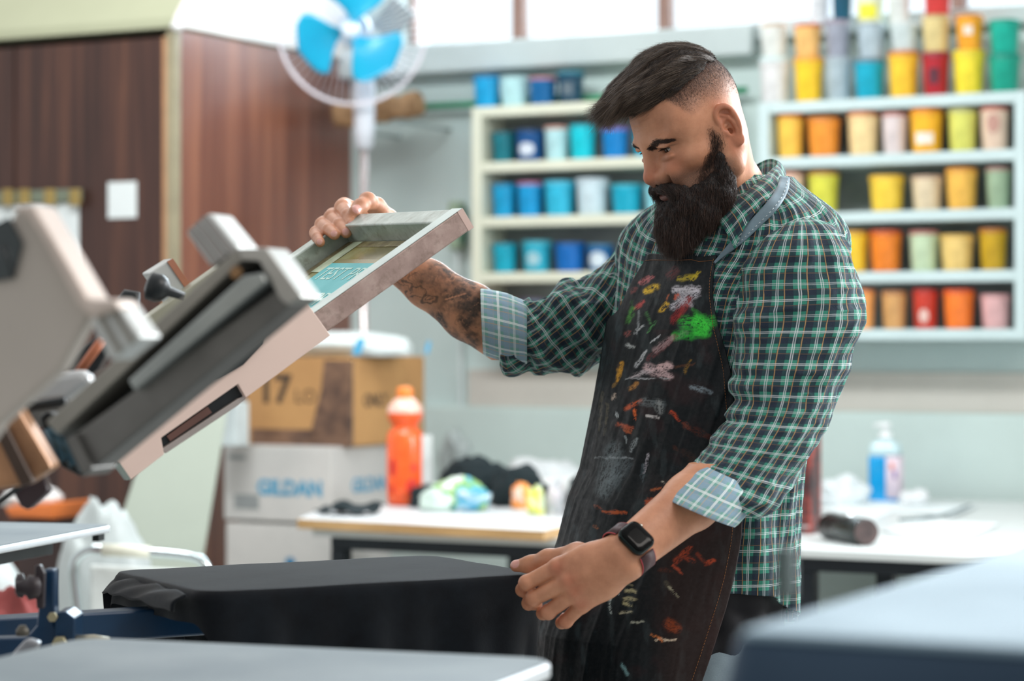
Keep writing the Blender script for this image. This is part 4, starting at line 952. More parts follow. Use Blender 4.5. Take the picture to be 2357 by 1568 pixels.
# ================================================================== T-SHIRT ON THE PLATEN
def shirt_drape():
    Lt, Wt, r = L1 + .012, .335, .035; path = []
    cL = mid - d1 * (L1 + .006)
    segs = ((Lt - r, Wt / 2 - r, 90, 0), (Lt - r, -Wt / 2 + r, 0, -90), (r, -Wt / 2 + r, -90, -180), (r, Wt / 2 - r, -180, -270))
    pts = []
    for (a, b, t0, t1) in segs:
        for k in range(9): an = R(t0 + (t1 - t0) * k / 8); pts.append((a + r * math.cos(an), b + r * math.sin(an), math.cos(an), math.sin(an)))
    # densify straight runs
    dense = []
    for i in range(len(pts)):
        p, q = pts[i], pts[(i + 1) % len(pts)]; dl = math.hypot(q[0] - p[0], q[1] - p[1]); n = max(1, int(dl / .008))
        for k in range(n): t = k / n; dense.append(tuple(p[j] * (1 - t) + q[j] * t for j in range(4)))
    n = len(dense); m = MB(); rows = []; prof = [(-.02, .0), (-.006, 0), (0, -.001), (.004, -.006)] + [(.006, -.012 - .012 * k) for k in range(24)]
    ctr = (Lt / 2, 0)
    for j in range(1, 9):     # top sheet
        f_ = j / 9; rows.append([(ctr[0] + (x - nx * .02 - ctr[0]) * f_, y * f_ * .88, 0, 0, 0) for (x, y, nx, ny) in dense])
    for (o, z) in prof:
        row = []
        for i, (x, y, nx, ny) in enumerate(dense):
            end = max(0, min(1, (x - Lt + .10) / .10)); lft = max(0, min(1, (.05 - x) / .05))
            Ld = .115 + .20 * end ** 1.2 - .085 * lft
            zz = z if z > -.011 else -.012 + (z + .012) * Ld / .276
            dn = -zz
            ph = x * 38 + y * 31
            fold = (.0 + .085 * dn) * math.sin(ph) + .05 * dn * math.sin(ph * 2.3 + 1) + end * dn * .10 * math.sin(y * 60)
            row.append((x + nx * (o + fold * 1.1 + .05 * dn * (1 - end)), y + ny * (o + fold), zz, nx, ny))
        rows.append(row)
    V = []
    def Wp(x, y, z):
        p = cL + d1 * x + s1 * y; w_ = .0004 * math.sin(x * 30 + y * 25) * math.sin(y * 33)
        return (p.x, p.y, PZ + .003 + z + (w_ if z > -.005 else 0))
    V = [Wp(ctr[0], 0, 0)]; F = []
    for row in rows: V += [Wp(q[0], q[1], q[2]) for q in row]
    for i in range(n): F.append([0, 1 + i, 1 + (i + 1) % n])
    for j in range(len(rows) - 1):
        for i in range(n): a = 1 + j * n + i; b = 1 + j * n + (i + 1) % n; F.append([a, a + n, b + n, b])
    m.add(V, F, True); return m
def m_tee():
    t = NT('black_jersey'); v = t.coords('Object'); n = t.noise(t.coords('Object', scale=(40, 40, 40)), 30, 3); n2 = t.noise(v, 14, 5, .65)
    t.set(t.ramp(n2, [(.35, lin('#0b0e13')), (.7, lin('#141a20'))]), .85); t.b.inputs['Sheen Weight'].default_value = .15; t.b.inputs['Specular IOR Level'].default_value = .15; t.b.inputs['Sheen Roughness'].default_value = .4
    t.bump(t.math('ADD', n, t.math('MULTIPLY', n2, 3)), .35, .0015); return t.m
TEE = m_tee()
ts = thing('black_tshirt', 'black T-shirt pulled over the middle platen, right end held by the hand', 't-shirt', mid - d1 * L1 / 2 + Vector((0, 0, -.02)))
obj('shirt_body', shirt_drape(), TEE, ts)
# mouth of the shirt at the left: folded lip and the dark inside of the back
def ruled(A, B, nu, nv, bul):
    a_, b_ = spline([P(*q) for q in A], 8), spline([P(*q) for q in B], 8); m = MB()
    def fn(i, j):
        ka = i * (len(a_) - 1); kb = i * (len(b_) - 1); pa = a_[int(ka)].lerp(a_[min(int(ka) + 1, len(a_) - 1)], ka % 1); pb = b_[int(kb)].lerp(b_[min(int(kb) + 1, len(b_) - 1)], kb % 1)
        return pa.lerp(pb, j) + Vector((-.6, -.6, .4)) * bul * math.sin(math.pi * j) * (1 + .5 * math.sin(i * 9)) + Vector((0, 0, .0015 * math.sin(i * 23 + j * 5)))
    m.grid(fn, nu, nv); return m
obj('shirt_mouth', ruled([(302, 1319, 3.335), (330, 1333, 3.25), (372, 1351, 3.16), (430, 1369, 3.05)], [(236, 1364, 3.31), (266, 1370, 3.24), (322, 1384, 3.16), (398, 1410, 3.045)], 40, 12, .006), TEE, ts, solid=.003)
obj('shirt_inside', ruled([(236, 1365, 3.315), (300, 1366, 3.32), (420, 1380, 3.33)], [(252, 1500, 3.335), (310, 1510, 3.34), (430, 1510, 3.34)], 30, 14, .002), TEE, ts, solid=.002)
# ================================================================== FLASH DRYER, NEAR RIGHT
ft = 1.097; c0 = Vector((.137, 1.524, 0)); ea = Vector((.894, -.447, 0)); eb = Vector((.447, .894, 0))
fd_ = thing('flash_dryer', 'out of focus navy and pale blue flash dryer at the near right corner', 'dryer', c0 + ea * .3 + eb * .35)
ru = lambda a, b, z: c0 + ea * a + eb * b + Vector((0, 0, z))
m = MB()
rings = []
def rr(a0, b0, a1, b1, r, z):
    out = []
    for (x, y, an0) in ((a1 - r, b1 - r, 0), (a0 + r, b1 - r, 90), (a0 + r, b0 + r, 180), (a1 - r, b0 + r, 270)):
        for k in range(6): an = R(an0 + 18 * k); out.append(ru(x + r * math.cos(an), y + r * math.sin(an), z))
    return out
loft(m, [rr(-.012, -.02, .55, .72, .02, ft - .10), rr(-.008, -.01, .55, .72, .02, ft - .05), rr(0, 0, .55, .72, .015, ft - .006)], caps=True); obj('housing', m, plain('#002a42', .7, .0, var=.1, scale=5, name='navy_enamel'), fd_)
m = MB(); loft(m, [rr(.001, .001, .549, .719, .015, ft - .005), rr(.004, .004, .546, .716, .015, ft)]); obj('top_plate', m, plain('#647d8b', .55, .0, var=.05, scale=3, name='pale_blue_metal'), fd_, bevel=.002)
m = MB(); p = P(1809, 1400, 1.72); m.cbox((p.x, p.y, ft + .018), ea * .012, eb * .012, (0, 0, .036)); obj('corner_peg', m, plain('#5a6a68', .5), fd_)
m = MB(); m.cyl(ru(.3, .35, 0), ru(.3, .35, ft - .1), .03, n=20); m.lathe(ru(.3, .35, 0), [(.25, 0), (.25, .02), (.05, .04)], n=30); obj('stand', m, plain('#2b3a44', .4, .4), fd_)
# ================================================================== PERSON : sculpting by distance fields
def sstep(a, b, x): t = np.clip((x - a) / (b - a), 0, 1); return t * t * (3 - 2 * t)
class SDF:
    def __init__(s, lo, hi, h):
        s.lo = np.array(lo, float); s.h = h; s.n = np.ceil((np.array(hi) - s.lo) / h).astype(int) + 1
        s.f = np.full(s.n, .08, np.float32); s.ax = [s.lo[i] + np.arange(s.n[i]) * h for i in range(3)]
    def sub(s, lo, hi):
        a = np.clip(np.floor((np.array(lo) - s.lo) / s.h).astype(int), 0, s.n); b = np.clip(np.ceil((np.array(hi) - s.lo) / s.h).astype(int) + 1, 0, s.n)
        sl = tuple(slice(a[i], b[i]) for i in range(3))
        X, Y, Z = np.meshgrid(*[s.ax[i][sl[i]].astype(np.float32) for i in range(3)], indexing='ij'); return sl, X, Y, Z
    def comb(s, sl, d, k, op):
        f = s.f[sl]
        if op == '+': hh = np.maximum(k - np.abs(f - d), 0) / k; s.f[sl] = np.minimum(f, d) - hh * hh * k * .25
        else: d = -d; hh = np.maximum(k - np.abs(f - d), 0) / k; s.f[sl] = np.maximum(f, d) + hh * hh * k * .25
    def cone(s, a, b, ra, rb, k=.01, op='+'):
        a = np.array(a, float); b = np.array(b, float); m = max(ra, rb) + k + 3 * s.h
        sl, X, Y, Z = s.sub(np.minimum(a, b) - m, np.maximum(a, b) + m)
        if X.size == 0: return s
        ba = b - a; L2 = max(ba @ ba, 1e-12); L = math.sqrt(L2)
        t = ((X - a[0]) * ba[0] + (Y - a[1]) * ba[1] + (Z - a[2]) * ba[2]) / L2
        t = np.clip(t, 0, 1); d = np.sqrt((X - a[0] - ba[0] * t) ** 2 + (Y - a[1] - ba[1] * t) ** 2 + (Z - a[2] - ba[2] * t) ** 2) - (ra + (rb - ra) * t)
        s.comb(sl, d, k, op); return s
    def chain(s, pts, rs, k=.006):
        for i in range(len(pts) - 1): s.cone(pts[i], pts[i + 1], rs[i], rs[i + 1], k)
        return s
    def ell(s, c, r, k=.01, op='+', M=None):
        c = np.array(c, float); r = np.array(r, float); m = r.max() + k + 3 * s.h
        sl, X, Y, Z = s.sub(c - m, c + m)
        if X.size == 0: return s
        x, y, z = X - c[0], Y - c[1], Z - c[2]
        if M is not None:
            M = np.array(M, float); x, y, z = M[0][0] * x + M[0][1] * y + M[0][2] * z, M[1][0] * x + M[1][1] * y + M[1][2] * z, M[2][0] * x + M[2][1] * y + M[2][2] * z
        k0 = np.sqrt((x / r[0]) ** 2 + (y / r[1]) ** 2 + (z / r[2]) ** 2); k1 = np.sqrt((x / r[0] ** 2) ** 2 + (y / r[1] ** 2) ** 2 + (z / r[2] ** 2) ** 2) + 1e-9
        s.comb(sl, k0 * (k0 - 1) / k1, k, op); return s
    def both(s, fn):
        for sg in (1, -1): fn(sg)
        return s
    def mesh(s):
        g = openvdb.FloatGrid(.08); g.copyFromArray(np.ascontiguousarray(s.f), tolerance=0.0)
        pts, quads = g.convertToQuads(isovalue=0.0)
        return s.lo + np.asarray(pts, float) * s.h, np.asarray(quads)[:, ::-1]
def grad_normals(V, F):
    n = np.zeros_like(V); a, b, c, d = (V[F[:, i]] for i in range(4)); fn = np.cross(c - a, d - b)
    for i in range(4): np.add.at(n, F[:, i], fn)
    return n / (np.linalg.norm(n, axis=1, keepdims=True) + 1e-12)
def biggest(V, F):
    return V, F
# ---------------- head frame
YAW, PIT = R(67), R(27)
HF = Vector((-math.sin(YAW), -math.cos(YAW), 0)); HL = Vector((-HF.y, HF.x, 0)); HZ = Vector((0, 0, 1))
fw = HF * math.cos(PIT) - HZ * math.sin(PIT); up = HZ * math.cos(PIT) + HF * math.sin(PIT)
H0 = np.array((.2805, 3.52, 1.5807)); HM_ = np.array([HL, fw, up])      # rows: local axes in world
def h2w(p): return np.asarray(p) @ HM_ + H0
def w2h(p): return (np.asarray(p) - H0) @ HM_.T
NBw = np.array(P(1668, 455, 3.625))
nb = w2h(NBw); nb2 = w2h(NBw + np.array((0, .0, -.06)))
mm = lambda *a: np.array(a) / 1000.
def build_head():
    s = SDF(mm(-105, -135, -175), mm(105, 135, 145), .00125)
    s.ell(mm(0, 4, 50), mm(73, 73, 80), .02)
    s.ell(mm(0, 36, 52), mm(63, 57, 54), .03)
    s.ell(mm(0, 44, 4), mm(58, 47, 52), .03)
    s.ell(mm(0, 56, -44), mm(42, 41, 44), .03)
    def pair(g):
        s.ell(mm(46 * g, 52, -8), mm(19, 24, 15), .02)
        s.cone(mm(52 * g, 8, -48), mm(16 * g, 76, -84), .016, .017, .03)
        s.cone(mm(62 * g, 4, -2), mm(54 * g, 8, -48), .012, .015, .025)
        s.ell(mm(24 * g, 84, 28), mm(25, 11, 7.5), .012); s.ell(mm(40 * g, 76, 27), mm(14, 10, 6), .01)
        s.ell(mm(58 * g, 50, 40), mm(14, 22, 24), .02)
    s.both(pair)
    s.ell(mm(0, 84, -82), mm(22, 16, 16), .02)
    s.ell(mm(0, 87, 32), mm(15, 11, 12), .014)
    s.cone(mm(0, 92, 22), mm(0, 105, -14), .0080, .0095, .010)
    s.ell(mm(0, 107, -20), mm(10.5, 11.5, 10), .008)
    s.ell(mm(0, 98, -27), mm(12, 10, 7), .008)
    s.ell(mm(0, 94, -36), mm(22, 12, 14), .012)
    def pair2(g):
        s.ell(mm(13 * g, 97, -23), mm(7.5, 11, 8.5), .006)
        s.ell(mm(27 * g, 86, -22), mm(14, 12, 15), .016)
        # eye socket, lids
        s.ell(mm(33 * g, 96, 11), mm(18, 15, 10.5), .010, '-')
        s.ell(mm(17 * g, 96, 12), mm(7, 8, 9), .008, '-')
        s.ell(mm(32 * g, 73, 13), mm(15.0, 13.9, 13.6), .005)
        s.ell(mm(34 * g, 86.5, 19), mm(17, 5, 3.6), .004)
        s.ell(mm(32 * g, 85, 2), mm(15, 6, 4), .006)
        s.ell(mm(32.5 * g, 92, 11.8), mm(14.5, 16, 4.6), .0015, '-')
        s.ell(mm(32 * g, 73, 13), mm(11.6, 11.9, 11.6), .001, '-')
        s.ell(mm(7 * g, 101, -32), mm(3.6, 7, 5), .003, '-')
        s.ell(mm(26 * g, 97, -34), mm(3, 8, 12), .006, '-', M=Matrix.Rotation(R(-28 * g), 3, 'Y'))
    s.both(pair2)
    s.ell(mm(0, 97, -44), mm(21, 10, 5), .005); s.ell(mm(0, 95, -54), mm(18, 10, 6.5), .005)
    s.ell(mm(0, 106, -48.5), mm(23, 9, 1.2), .003, '-')
    # neck
    s.cone(mm(0, -9, -18), nb, .050, .054, .03); s.cone(nb, nb2, .060, .066, .03)
    def pair3(g):
        e = mm(56 * g, -12, -22); s.cone(e, nb + np.array((.022 * g, .035, -.03)), .013, .012, .02)
    s.both(pair3)
    # forehead wrinkles
    # ears
    for g in (1, -1):
        c = mm(73.5 * g, -4, 4); A = np.array((.34 * g, -.90, .18)); A /= np.linalg.norm(A)       # towards the rear of the ear
        Up = np.array((.10 * g, -.30, 1.)); Up -= A * (Up @ A); Up /= np.linalg.norm(Up)
        Nn = np.cross(A, Up); Nn *= np.sign(Nn[0] * g)
        q = lambda a, u, n: c + A * a * .82 / 1000 + Up * u / 1000 + Nn * n / 1000
        M = [A, Up, Nn]
        s.ell(q(4, 4, 0), mm(12.5, 27, 4.5), .005, M=M)
        s.cone(q(-8, 2, -6), q(2, 0, -2), .012, .010, .01)
        hel = [q(-12, 2, 3), q(-13, 14, 3.5), q(-9, 26, 4), q(0, 31.5, 4.5), q(11, 29, 5), q(17, 20, 5.5), q(18, 8, 5.5), q(15, -5, 4.5), q(9, -15, 3)]
        hs = [np.array(tuple(v_)) for v_ in spline(hel, 4)]; s.chain(hs, list(np.interp(np.linspace(0, 8, len(hs)), range(9), [.0024, .003, .0033, .0034, .0034, .0034, .0033, .003, .0026])), .003)
        s.ell(q(0, -22, 2), mm(8.5, 9.5, 4.2), .006, M=M)
        s.ell(q(-1, 0, 7), mm(8.5, 11.5, 7), .003, '-', M=M)
        s.ell(q(4, 20, 7), mm(9, 5, 4), .003, '-', M=M)
        s.chain([q(-2, 21, 2.5), q(7, 13, 3.5), q(9, 3, 4), q(7, -9, 4), q(3, -14, 3.5)], [.0022, .0028, .003, .0028, .0026], .002)
        s.chain([q(-12, 5, 2), q(-3, 4, 1)], [.0022, .0015], .002)
        s.ell(q(-10.5, -5, 4), mm(4, 5.5, 3.4), .003, M=M)
        s.ell(q(-4, -6, 0), mm(4, 4, 6), .002, '-', M=M)
    return s.mesh()
hV, hF = build_head(); hN = grad_normals(hV, hF)
_x, _y, _z = hV.T * 1000
for zz, sl_, am in ((50, .10, .45), (58, .12, .5), (67, .08, .35)):
    hV = hV - hN * (am / 1000 * np.exp(-((_z - zz - np.abs(_x) * sl_) / 1.3) ** 2) * (_y > 40) * np.exp(-(np.abs(_x) / 46) ** 4))[:, None]
for g in (1, -1):   # lid crease
    hV = hV - hN * (.0009 * np.exp(-((_z - 16.5 + (_x * g - 44) * .12) / 1.2) ** 2) * sstep(34, 40, _x * g) * sstep(60, 52, _x * g) * (_y > 50))[:, None]
for g in (1, -1):   # bag under the eye, crow's feet
    hV = hV - hN * (.0014 * np.exp(-((_z - (-1.5 + .03 * (_x * g - 30) ** 2 * .3)) / 2.2) ** 2) * np.exp(-((_x * g - 30) / 13) ** 2) * (_y > 60))[:, None]
# mask helpers (local head coordinates)
def vnoise(p, sc_, seed=0):
    """cheap vectorised value noise"""
    p = np.asarray(p, float) * sc_ + seed * 17.3; i = np.floor(p).astype(np.int64); f = p - i; f = f * f * (3 - 2 * f); r = 0
    for dx in (0, 1):
        for dy in (0, 1):
            for dz in (0, 1):
                hsh = (i[:, 0] + dx) * 374761393 + (i[:, 1] + dy) * 668265263 + (i[:, 2] + dz) * 2147483647 + seed * 982451653
                hsh = (hsh ^ (hsh >> 13)) * 1274126177; hsh = (hsh ^ (hsh >> 16)) & 0xFFFF
                w_ = (f[:, 0] if dx else 1 - f[:, 0]) * (f[:, 1] if dy else 1 - f[:, 1]) * (f[:, 2] if dz else 1 - f[:, 2]); r = r + w_ * (hsh / 65535.)
    return r
def fbm(p, sc_, seed=0, o=4):
    return sum(vnoise(p, sc_ * 2 ** k, seed + k) * .5 ** k for k in range(o)) / sum(.5 ** k for k in range(o))
def hairline(p):
    """height of the lower edge of the long hair on each side"""
    x, y, z = p[:, 0] * 1000, p[:, 1] * 1000, p[:, 2] * 1000
    side = np.interp(y, [-120, -80, -40, 0, 30, 60, 80, 100], [98, 98, 98, 97, 92, 80, 76, 77])
    return z - side
def fade(p):
    """cropped hair density below the long hair: 1 at the top, 0 at the ear"""
    x, y, z = p[:, 0] * 1000, p[:, 1] * 1000, p[:, 2] * 1000
    top = np.interp(y, [-120, -60, 0, 40, 60, 75], [100, 100, 98, 88, 78, 76]); bot = np.interp(y, [-120, -60, -20, 20, 45, 60, 70], [20, 26, 42, 46, 42, 60, 78])
    f = np.clip((z - bot) / (top - bot + 1e-3), 0, 1) ** .75
    f *= 1 - sstep(56, 68, y + (84 - z) * .25)
    return f
# ---------------- hands and forearms
WL, EL, SL = (np.array(P(1446, 1272, 3.17)), np.array(P(1768, 1010, 3.34)), np.array(P(1845, 600, 3.45)))
WR, ER, SR = (np.array(P(893, 592, 3.77)), np.array(P(1165, 774, 3.72)), np.array(P(1500, 620, 3.80)))
A_ = lambda x, y, Y: np.array(P(x, y, Y))
def build_left():
    s = SDF(np.minimum(WL, A_(1165, 1460, 3.1)) - .03, np.maximum(WL, A_(1700, 1090, 3.4)) + .02, .0013)
    s.lo  # grid covers forearm and hand
    # forearm: slightly flattened, made of two parallel chains
    ax = (WL - EL) / np.linalg.norm(WL - EL); vw = np.array((0, -1., 0)); pr_ = np.cross(ax, vw); pr_ /= np.linalg.norm(pr_)
    f0 = EL + ax * .02; f1 = EL + ax * .10; f2 = EL + ax * .17
    for o, r0, r1, r2, r3 in ((.012, .034, .033, .0265, .0215), (-.012, .034, .033, .027, .0215)):
        s.chain([f0 + pr_ * o, f1 + pr_ * o, f2 + pr_ * o * .9, WL + pr_ * o * .75], [r0, r1, r2, r3], .014)
    # metacarpals
    mc = [A_(1281, 1308, 3.185), A_(1308, 1338, 3.175), A_(1323, 1364, 3.178), A_(1339, 1392, 3.19)]
    wr = [WL + pr_ * o + ax * .012 for o in (-.016, -.006, .005, .014)]
    if (wr[0] - mc[0])[2] < (wr[3] - mc[3])[2] - .02: wr = wr[::-1]
    for a, b in zip(wr, mc): s.cone(a, b, .0145, .0122, .016)
    s.ell((mc[1] + WL) / 2 + np.array((0, .006, 0)), (.036, .015, .03), .02)
    for b in mc: s.ell(b + np.array((-.001, -.005, .001)), (.0085, .0080, .0085), .005)
    s.ell(A_(1388, 1348, 3.185), (.018, .014, .014), .02)
    # extensor tendons
    for b in mc[:3]: s.cone(b + (WL - b) * .12 + np.array((0, -.0115, 0)), b + (WL - b) * .62 + np.array((0, -.0150, 0)), .0022, .0015, .007)
    fing = [  # MCP, PIP, DIP, tip
        ([mc[0], A_(1212, 1342, 3.195), A_(1203, 1358, 3.218), A_(1220, 1358, 3.245)], [.0118, .0098, .0092, .008]),
        ([mc[1], A_(1228, 1378, 3.195), A_(1217, 1389, 3.218), A_(1235, 1392, 3.25)], [.0118, .0100, .0092, .008]),
        ([mc[2], A_(1262, 1409, 3.195), A_(1250, 1412, 3.218), A_(1264, 1408, 3.25)], [.0112, .0095, .0088, .0076]),
        ([mc[3], A_(1302, 1430, 3.20), A_(1293, 1434, 3.222), A_(1300, 1422, 3.25)], [.0106, .0088, .008, .007])]
    for p, r in fing:
        s.chain(p, r, .003); m_ = p[1]; s.ell(m_ + np.array((0, -.002, .0)), (r[1] + .0003,) * 3, .004)
    th = [WL + pr_ * -.012 + ax * .015, A_(1330, 1278, 3.215), A_(1262, 1288, 3.245), A_(1222, 1300, 3.262), A_(1188, 1303, 3.27)]
    s.chain(th, [.017, .0155, .0125, .0108, .0082], .010)
    s.cone(A_(1325, 1290, 3.20), A_(1292, 1302, 3.195), .013, .011, .012)
    return s.mesh(), [(A_(1184, 1296, 3.262), .007)], dict(ax=ax, pr=pr_)
def build_right():
    s = SDF(np.array((-.33, 3.60, 1.25)), np.array((.03, 3.84, 1.52)), .0013)
    ax = (WR - ER) / np.linalg.norm(WR - ER); vw = np.array((0, -1., 0)); pr_ = np.cross(ax, vw); pr_ /= np.linalg.norm(pr_)
    for o in (.013, -.013):
        s.chain([ER + pr_ * o - ax * .01, ER + ax * .07 + pr_ * o, ER + ax * .15 + pr_ * o * .8, WR + pr_ * o * .7], [.030, .0300, .0250, .0195], .016)
    mc = [A_(838, 492, 3.748), A_(812, 505, 3.757), A_(790, 520, 3.76), A_(768, 540, 3.755)]
    wr = [WR + np.array((x, 0, z)) for x, z in ((.012, .012), (.004, .006), (-.004, .0), (-.012, -.006))]
    for a, b in zip(wr, mc): s.cone(a, b, .0165, .013, .02)
    s.ell((mc[1] + WR) / 2, (.034, .016, .036), .02)
    fing = [
        ([mc[0], A_(792, 474, 3.730), A_(788, 478, 3.690), A_(801, 496, 3.648), A_(809, 516, 3.622)], [.0130, .0125, .0114, .0098, .0085]),
        ([mc[1], A_(767, 497, 3.730), A_(763, 502, 3.686), A_(782, 518, 3.642), A_(797, 535, 3.616)], [.0130, .0122, .0114, .0100, .0088]),
        ([mc[2], A_(745, 515, 3.726), A_(742, 518, 3.682), A_(757, 529, 3.636), A_(770, 540, 3.612)], [.0122, .0115, .0108, .0094, .0082]),
        ([mc[3], A_(730, 535, 3.718), A_(728, 537, 3.676), A_(731, 547, 3.634), A_(737, 558, 3.610)], [.0112, .0104, .0096, .0084, .0072])]
    for p, r in fing:
        s.chain(p, r, .0035); s.ell(p[2] + np.array((0, -.001, .001)), (r[2] + .0004,) * 3, .003)
    th = [WR + np.array((.012, -.006, .012)), A_(893, 506, 3.722), A_(866, 476, 3.695), A_(846, 463, 3.672), A_(829, 476, 3.648), A_(816, 487, 3.632)]
    s.chain(th, [.018, .0155, .0135, .0118, .0108, .0088], .008)
    s.ell(A_(846, 462, 3.670), (.0125, .0125, .0125), .004)
    nails = [(A_(822, 480, 3.626), .0075), (A_(808, 516, 3.612), .0058), (A_(795, 533, 3.606), .006), (A_(768, 537, 3.602), .0056), (A_(735, 556, 3.602), .0048)]
    return s.mesh(), nails, dict(ax=ax, pr=pr_)
(lV, lF), lNail, LI = build_left()
(rV, rF), rNail, RI = build_right()
# ---------------- torso frame
TF = Vector((-.84, -.543, 0)).normalized(); TL = Vector((-TF.y, TF.x, 0))
TK = [(405, 1712, 3.635, .066, .070), (440, 1700, 3.635, .102, .084), (480, 1690, 3.63, .166, .098), (520, 1684, 3.628, .204, .112), (570, 1679, 3.625, .222, .118), (640, 1672, 3.62, .200, .122),
      (720, 1665, 3.615, .189, .129), (820, 1652, 3.61, .186, .131), (940, 1628, 3.60, .180, .131), (1060, 1602, 3.60, .176, .129), (1160, 1585, 3.60, .179, .131), (1260, 1574, 3.60, .186, .136), (1340, 1568, 3.6, .191, .139), (1450, 1562, 3.6, .194, .141), (1700, 1550, 3.6, .19, .14)]
TKa = np.array([(y, *((px - CX) / F_PX * Y, Y), hw, hd, CAMZ + (CY - y) / F_PX * Y) for y, px, Y, hw, hd in TK])
def torso_at(y):
    return [np.interp(y, TKa[:, 0], TKa[:, k]) for k in (1, 2, 3, 4, 5)]
def smooth_interp(y, k):
    # average of shifted linear interpolations: rounds the key stations
    return sum(np.interp(y + d, TKa[:, 0], TKa[:, k]) for d in (-28, -14, 0, 14, 28)) / 5
def torso_pt(y, th, off=0., extra=None):
    """vectorised point of the torso surface: y photo row, th angle (0 = his left, 90 deg = front)"""
    y = np.asarray(y, float); th = np.asarray(th, float); cx_, cy_, hw, hd, z = (smooth_interp(y, k) for k in (1, 2, 3, 4, 5))
    c, s_ = np.cos(th), np.sin(th); e = .88; ca = np.sign(c) * np.abs(c) ** e; sa = np.sign(s_) * np.abs(s_) ** e
    fo = (hd + off) * sa + (0 if extra is None else extra); lo = (hw + off) * ca
    return np.stack([cx_ + TL.x * lo + TF.x * fo, cy_ + TL.y * lo + TF.y * fo, z + 0 * th], -1)
def build_torso_body():
    s = SDF(np.array((-.02, 3.30, .0)), np.array((.62, 4.0, 1.56)), .007)
    for y in range(560, 1300, 50):
        cx_, cy_, hw, hd, z = torso_at(y); M = [TL, TF, (0, 0, 1)]
        s.ell((cx_, cy_, z), (hw * .76, hd * .76, .05), .02, M=M)
    s.cone(SL + np.array((0, .03, -.05)), SR + np.array((0, -.03, -.05)), .045, .045, .02); s.cone(SL + np.array((0, .02, -.04)), EL, .048, .038, .02); s.cone(EL, WL, .038, .03, .02)
    s.cone(SR + np.array((-.01, 0, -.06)), ER, .045, .040, .02); s.cone(NBw, NBw - np.array((0, 0, .1)), .055, .07, .02)
    hip = np.array(torso_pt(1440, 0)); cx_, cy_ = torso_at(1440)[:2]
    for g in (1, -1):
        h_ = np.array((cx_ + TL.x * .095 * g, cy_ + TL.y * .095 * g, .88)); kn = h_ + np.array((-.05, -.02, -.42)); an = kn + np.array((.03, .02, -.40))
        s.cone(h_, kn, .08, .055, .03); s.cone(kn, an, .052, .036, .03); s.cone(an, an + np.array((TF.x, TF.y, 0)) * .16 + np.array((0, 0, -.03)), .034, .028, .02)
    return s.mesh()
tV, tF = build_torso_body()
# ---------------- assemble the body mesh
person = thing('person', 'bearded man in green checked shirt and paint-stained black apron, lifting the screen', 'person', (torso_at(1440)[0], torso_at(1440)[1], 0))
# forearm end of the sculpted arms hides inside the sleeves; torso part under the clothes
hW = h2w(hV)
Vs = [hW, lV, rV, tV]; Fs = [hF, lF, rF, tF]; offs = np.cumsum([0] + [len(v) for v in Vs])
BV = np.concatenate(Vs); BF = np.concatenate([f + o for f, o in zip(Fs, offs)])
nH, nL_, nR_ = len(hV), len(lV), len(rV)
stub_shade = np.zeros(len(BV)); red = np.zeros(len(BV)); tat = np.zeros(len(BV)); nail = np.zeros(len(BV)); lip = np.zeros(len(BV))
hl = hairline(hV)
x, y, z = hV.T * 1000
fd0 = fade(hV)
stub_shade[:nH] = np.maximum(fd0 * .95, sstep(-2, 2, hl) * (1 - sstep(58, 90, y) * (z < 90)))
# beard shadow on jaw and cheeks
jaw = sstep(-22, -40, z - np.clip((y - 40) * .15, -10, 6)) * sstep(-5, 25, y); stub_shade[:nH] = np.maximum(stub_shade[:nH], jaw * .8 * (z > -110))
sid = np.exp(-((y - 26) / 10) ** 2) * sstep(30, -10, z) * sstep(-40, -20, z) * (np.abs(x) > 50); stub_shade[:nH] = np.maximum(stub_shade[:nH], sid * .55)
red[:nH] = np.clip(np.exp(-((z + 18) / 16) ** 2) * (np.exp(-(x / 15) ** 2) * (y > 85) * 1.0) + .55 * np.exp(-((np.abs(x) - 44) / 16) ** 2 - ((z + 12) / 18) ** 2) * (y > 30) + .7 * sstep(70, 77, np.abs(x)) * sstep(48, 36, np.abs(z - 6)) * sstep(18, 6, y) * sstep(-60, -40, y), 0, 1)
lip[:nH] = sstep(22, 17, np.abs(x)) * sstep(-40, -43, z) * sstep(-62, -58, z) * (y > 92)
dark_eye = np.exp(-((np.abs(x) - 30) / 17) ** 2 - ((z - 7) / 10) ** 2) * (y > 66); stub_shade[:nH] = np.maximum(stub_shade[:nH], dark_eye * .22 + .55 * np.exp(-((np.abs(x) - 31) / 13) ** 2 - ((z - 15.5) / 1.6) ** 2) * (y > 74) + .5 * np.exp(-((z - 16 + (np.abs(x) - 44) * .12) / 1.3) ** 2) * sstep(36, 42, np.abs(x)) * sstep(60, 50, np.abs(x)) * (y > 50) + .28 * np.exp(-((np.abs(x) - 32) / 12) ** 2 - ((z + 1) / 3.5) ** 2) * (y > 62));  # eye pigment, with lid and under-eye crease shade painted in as darker skin
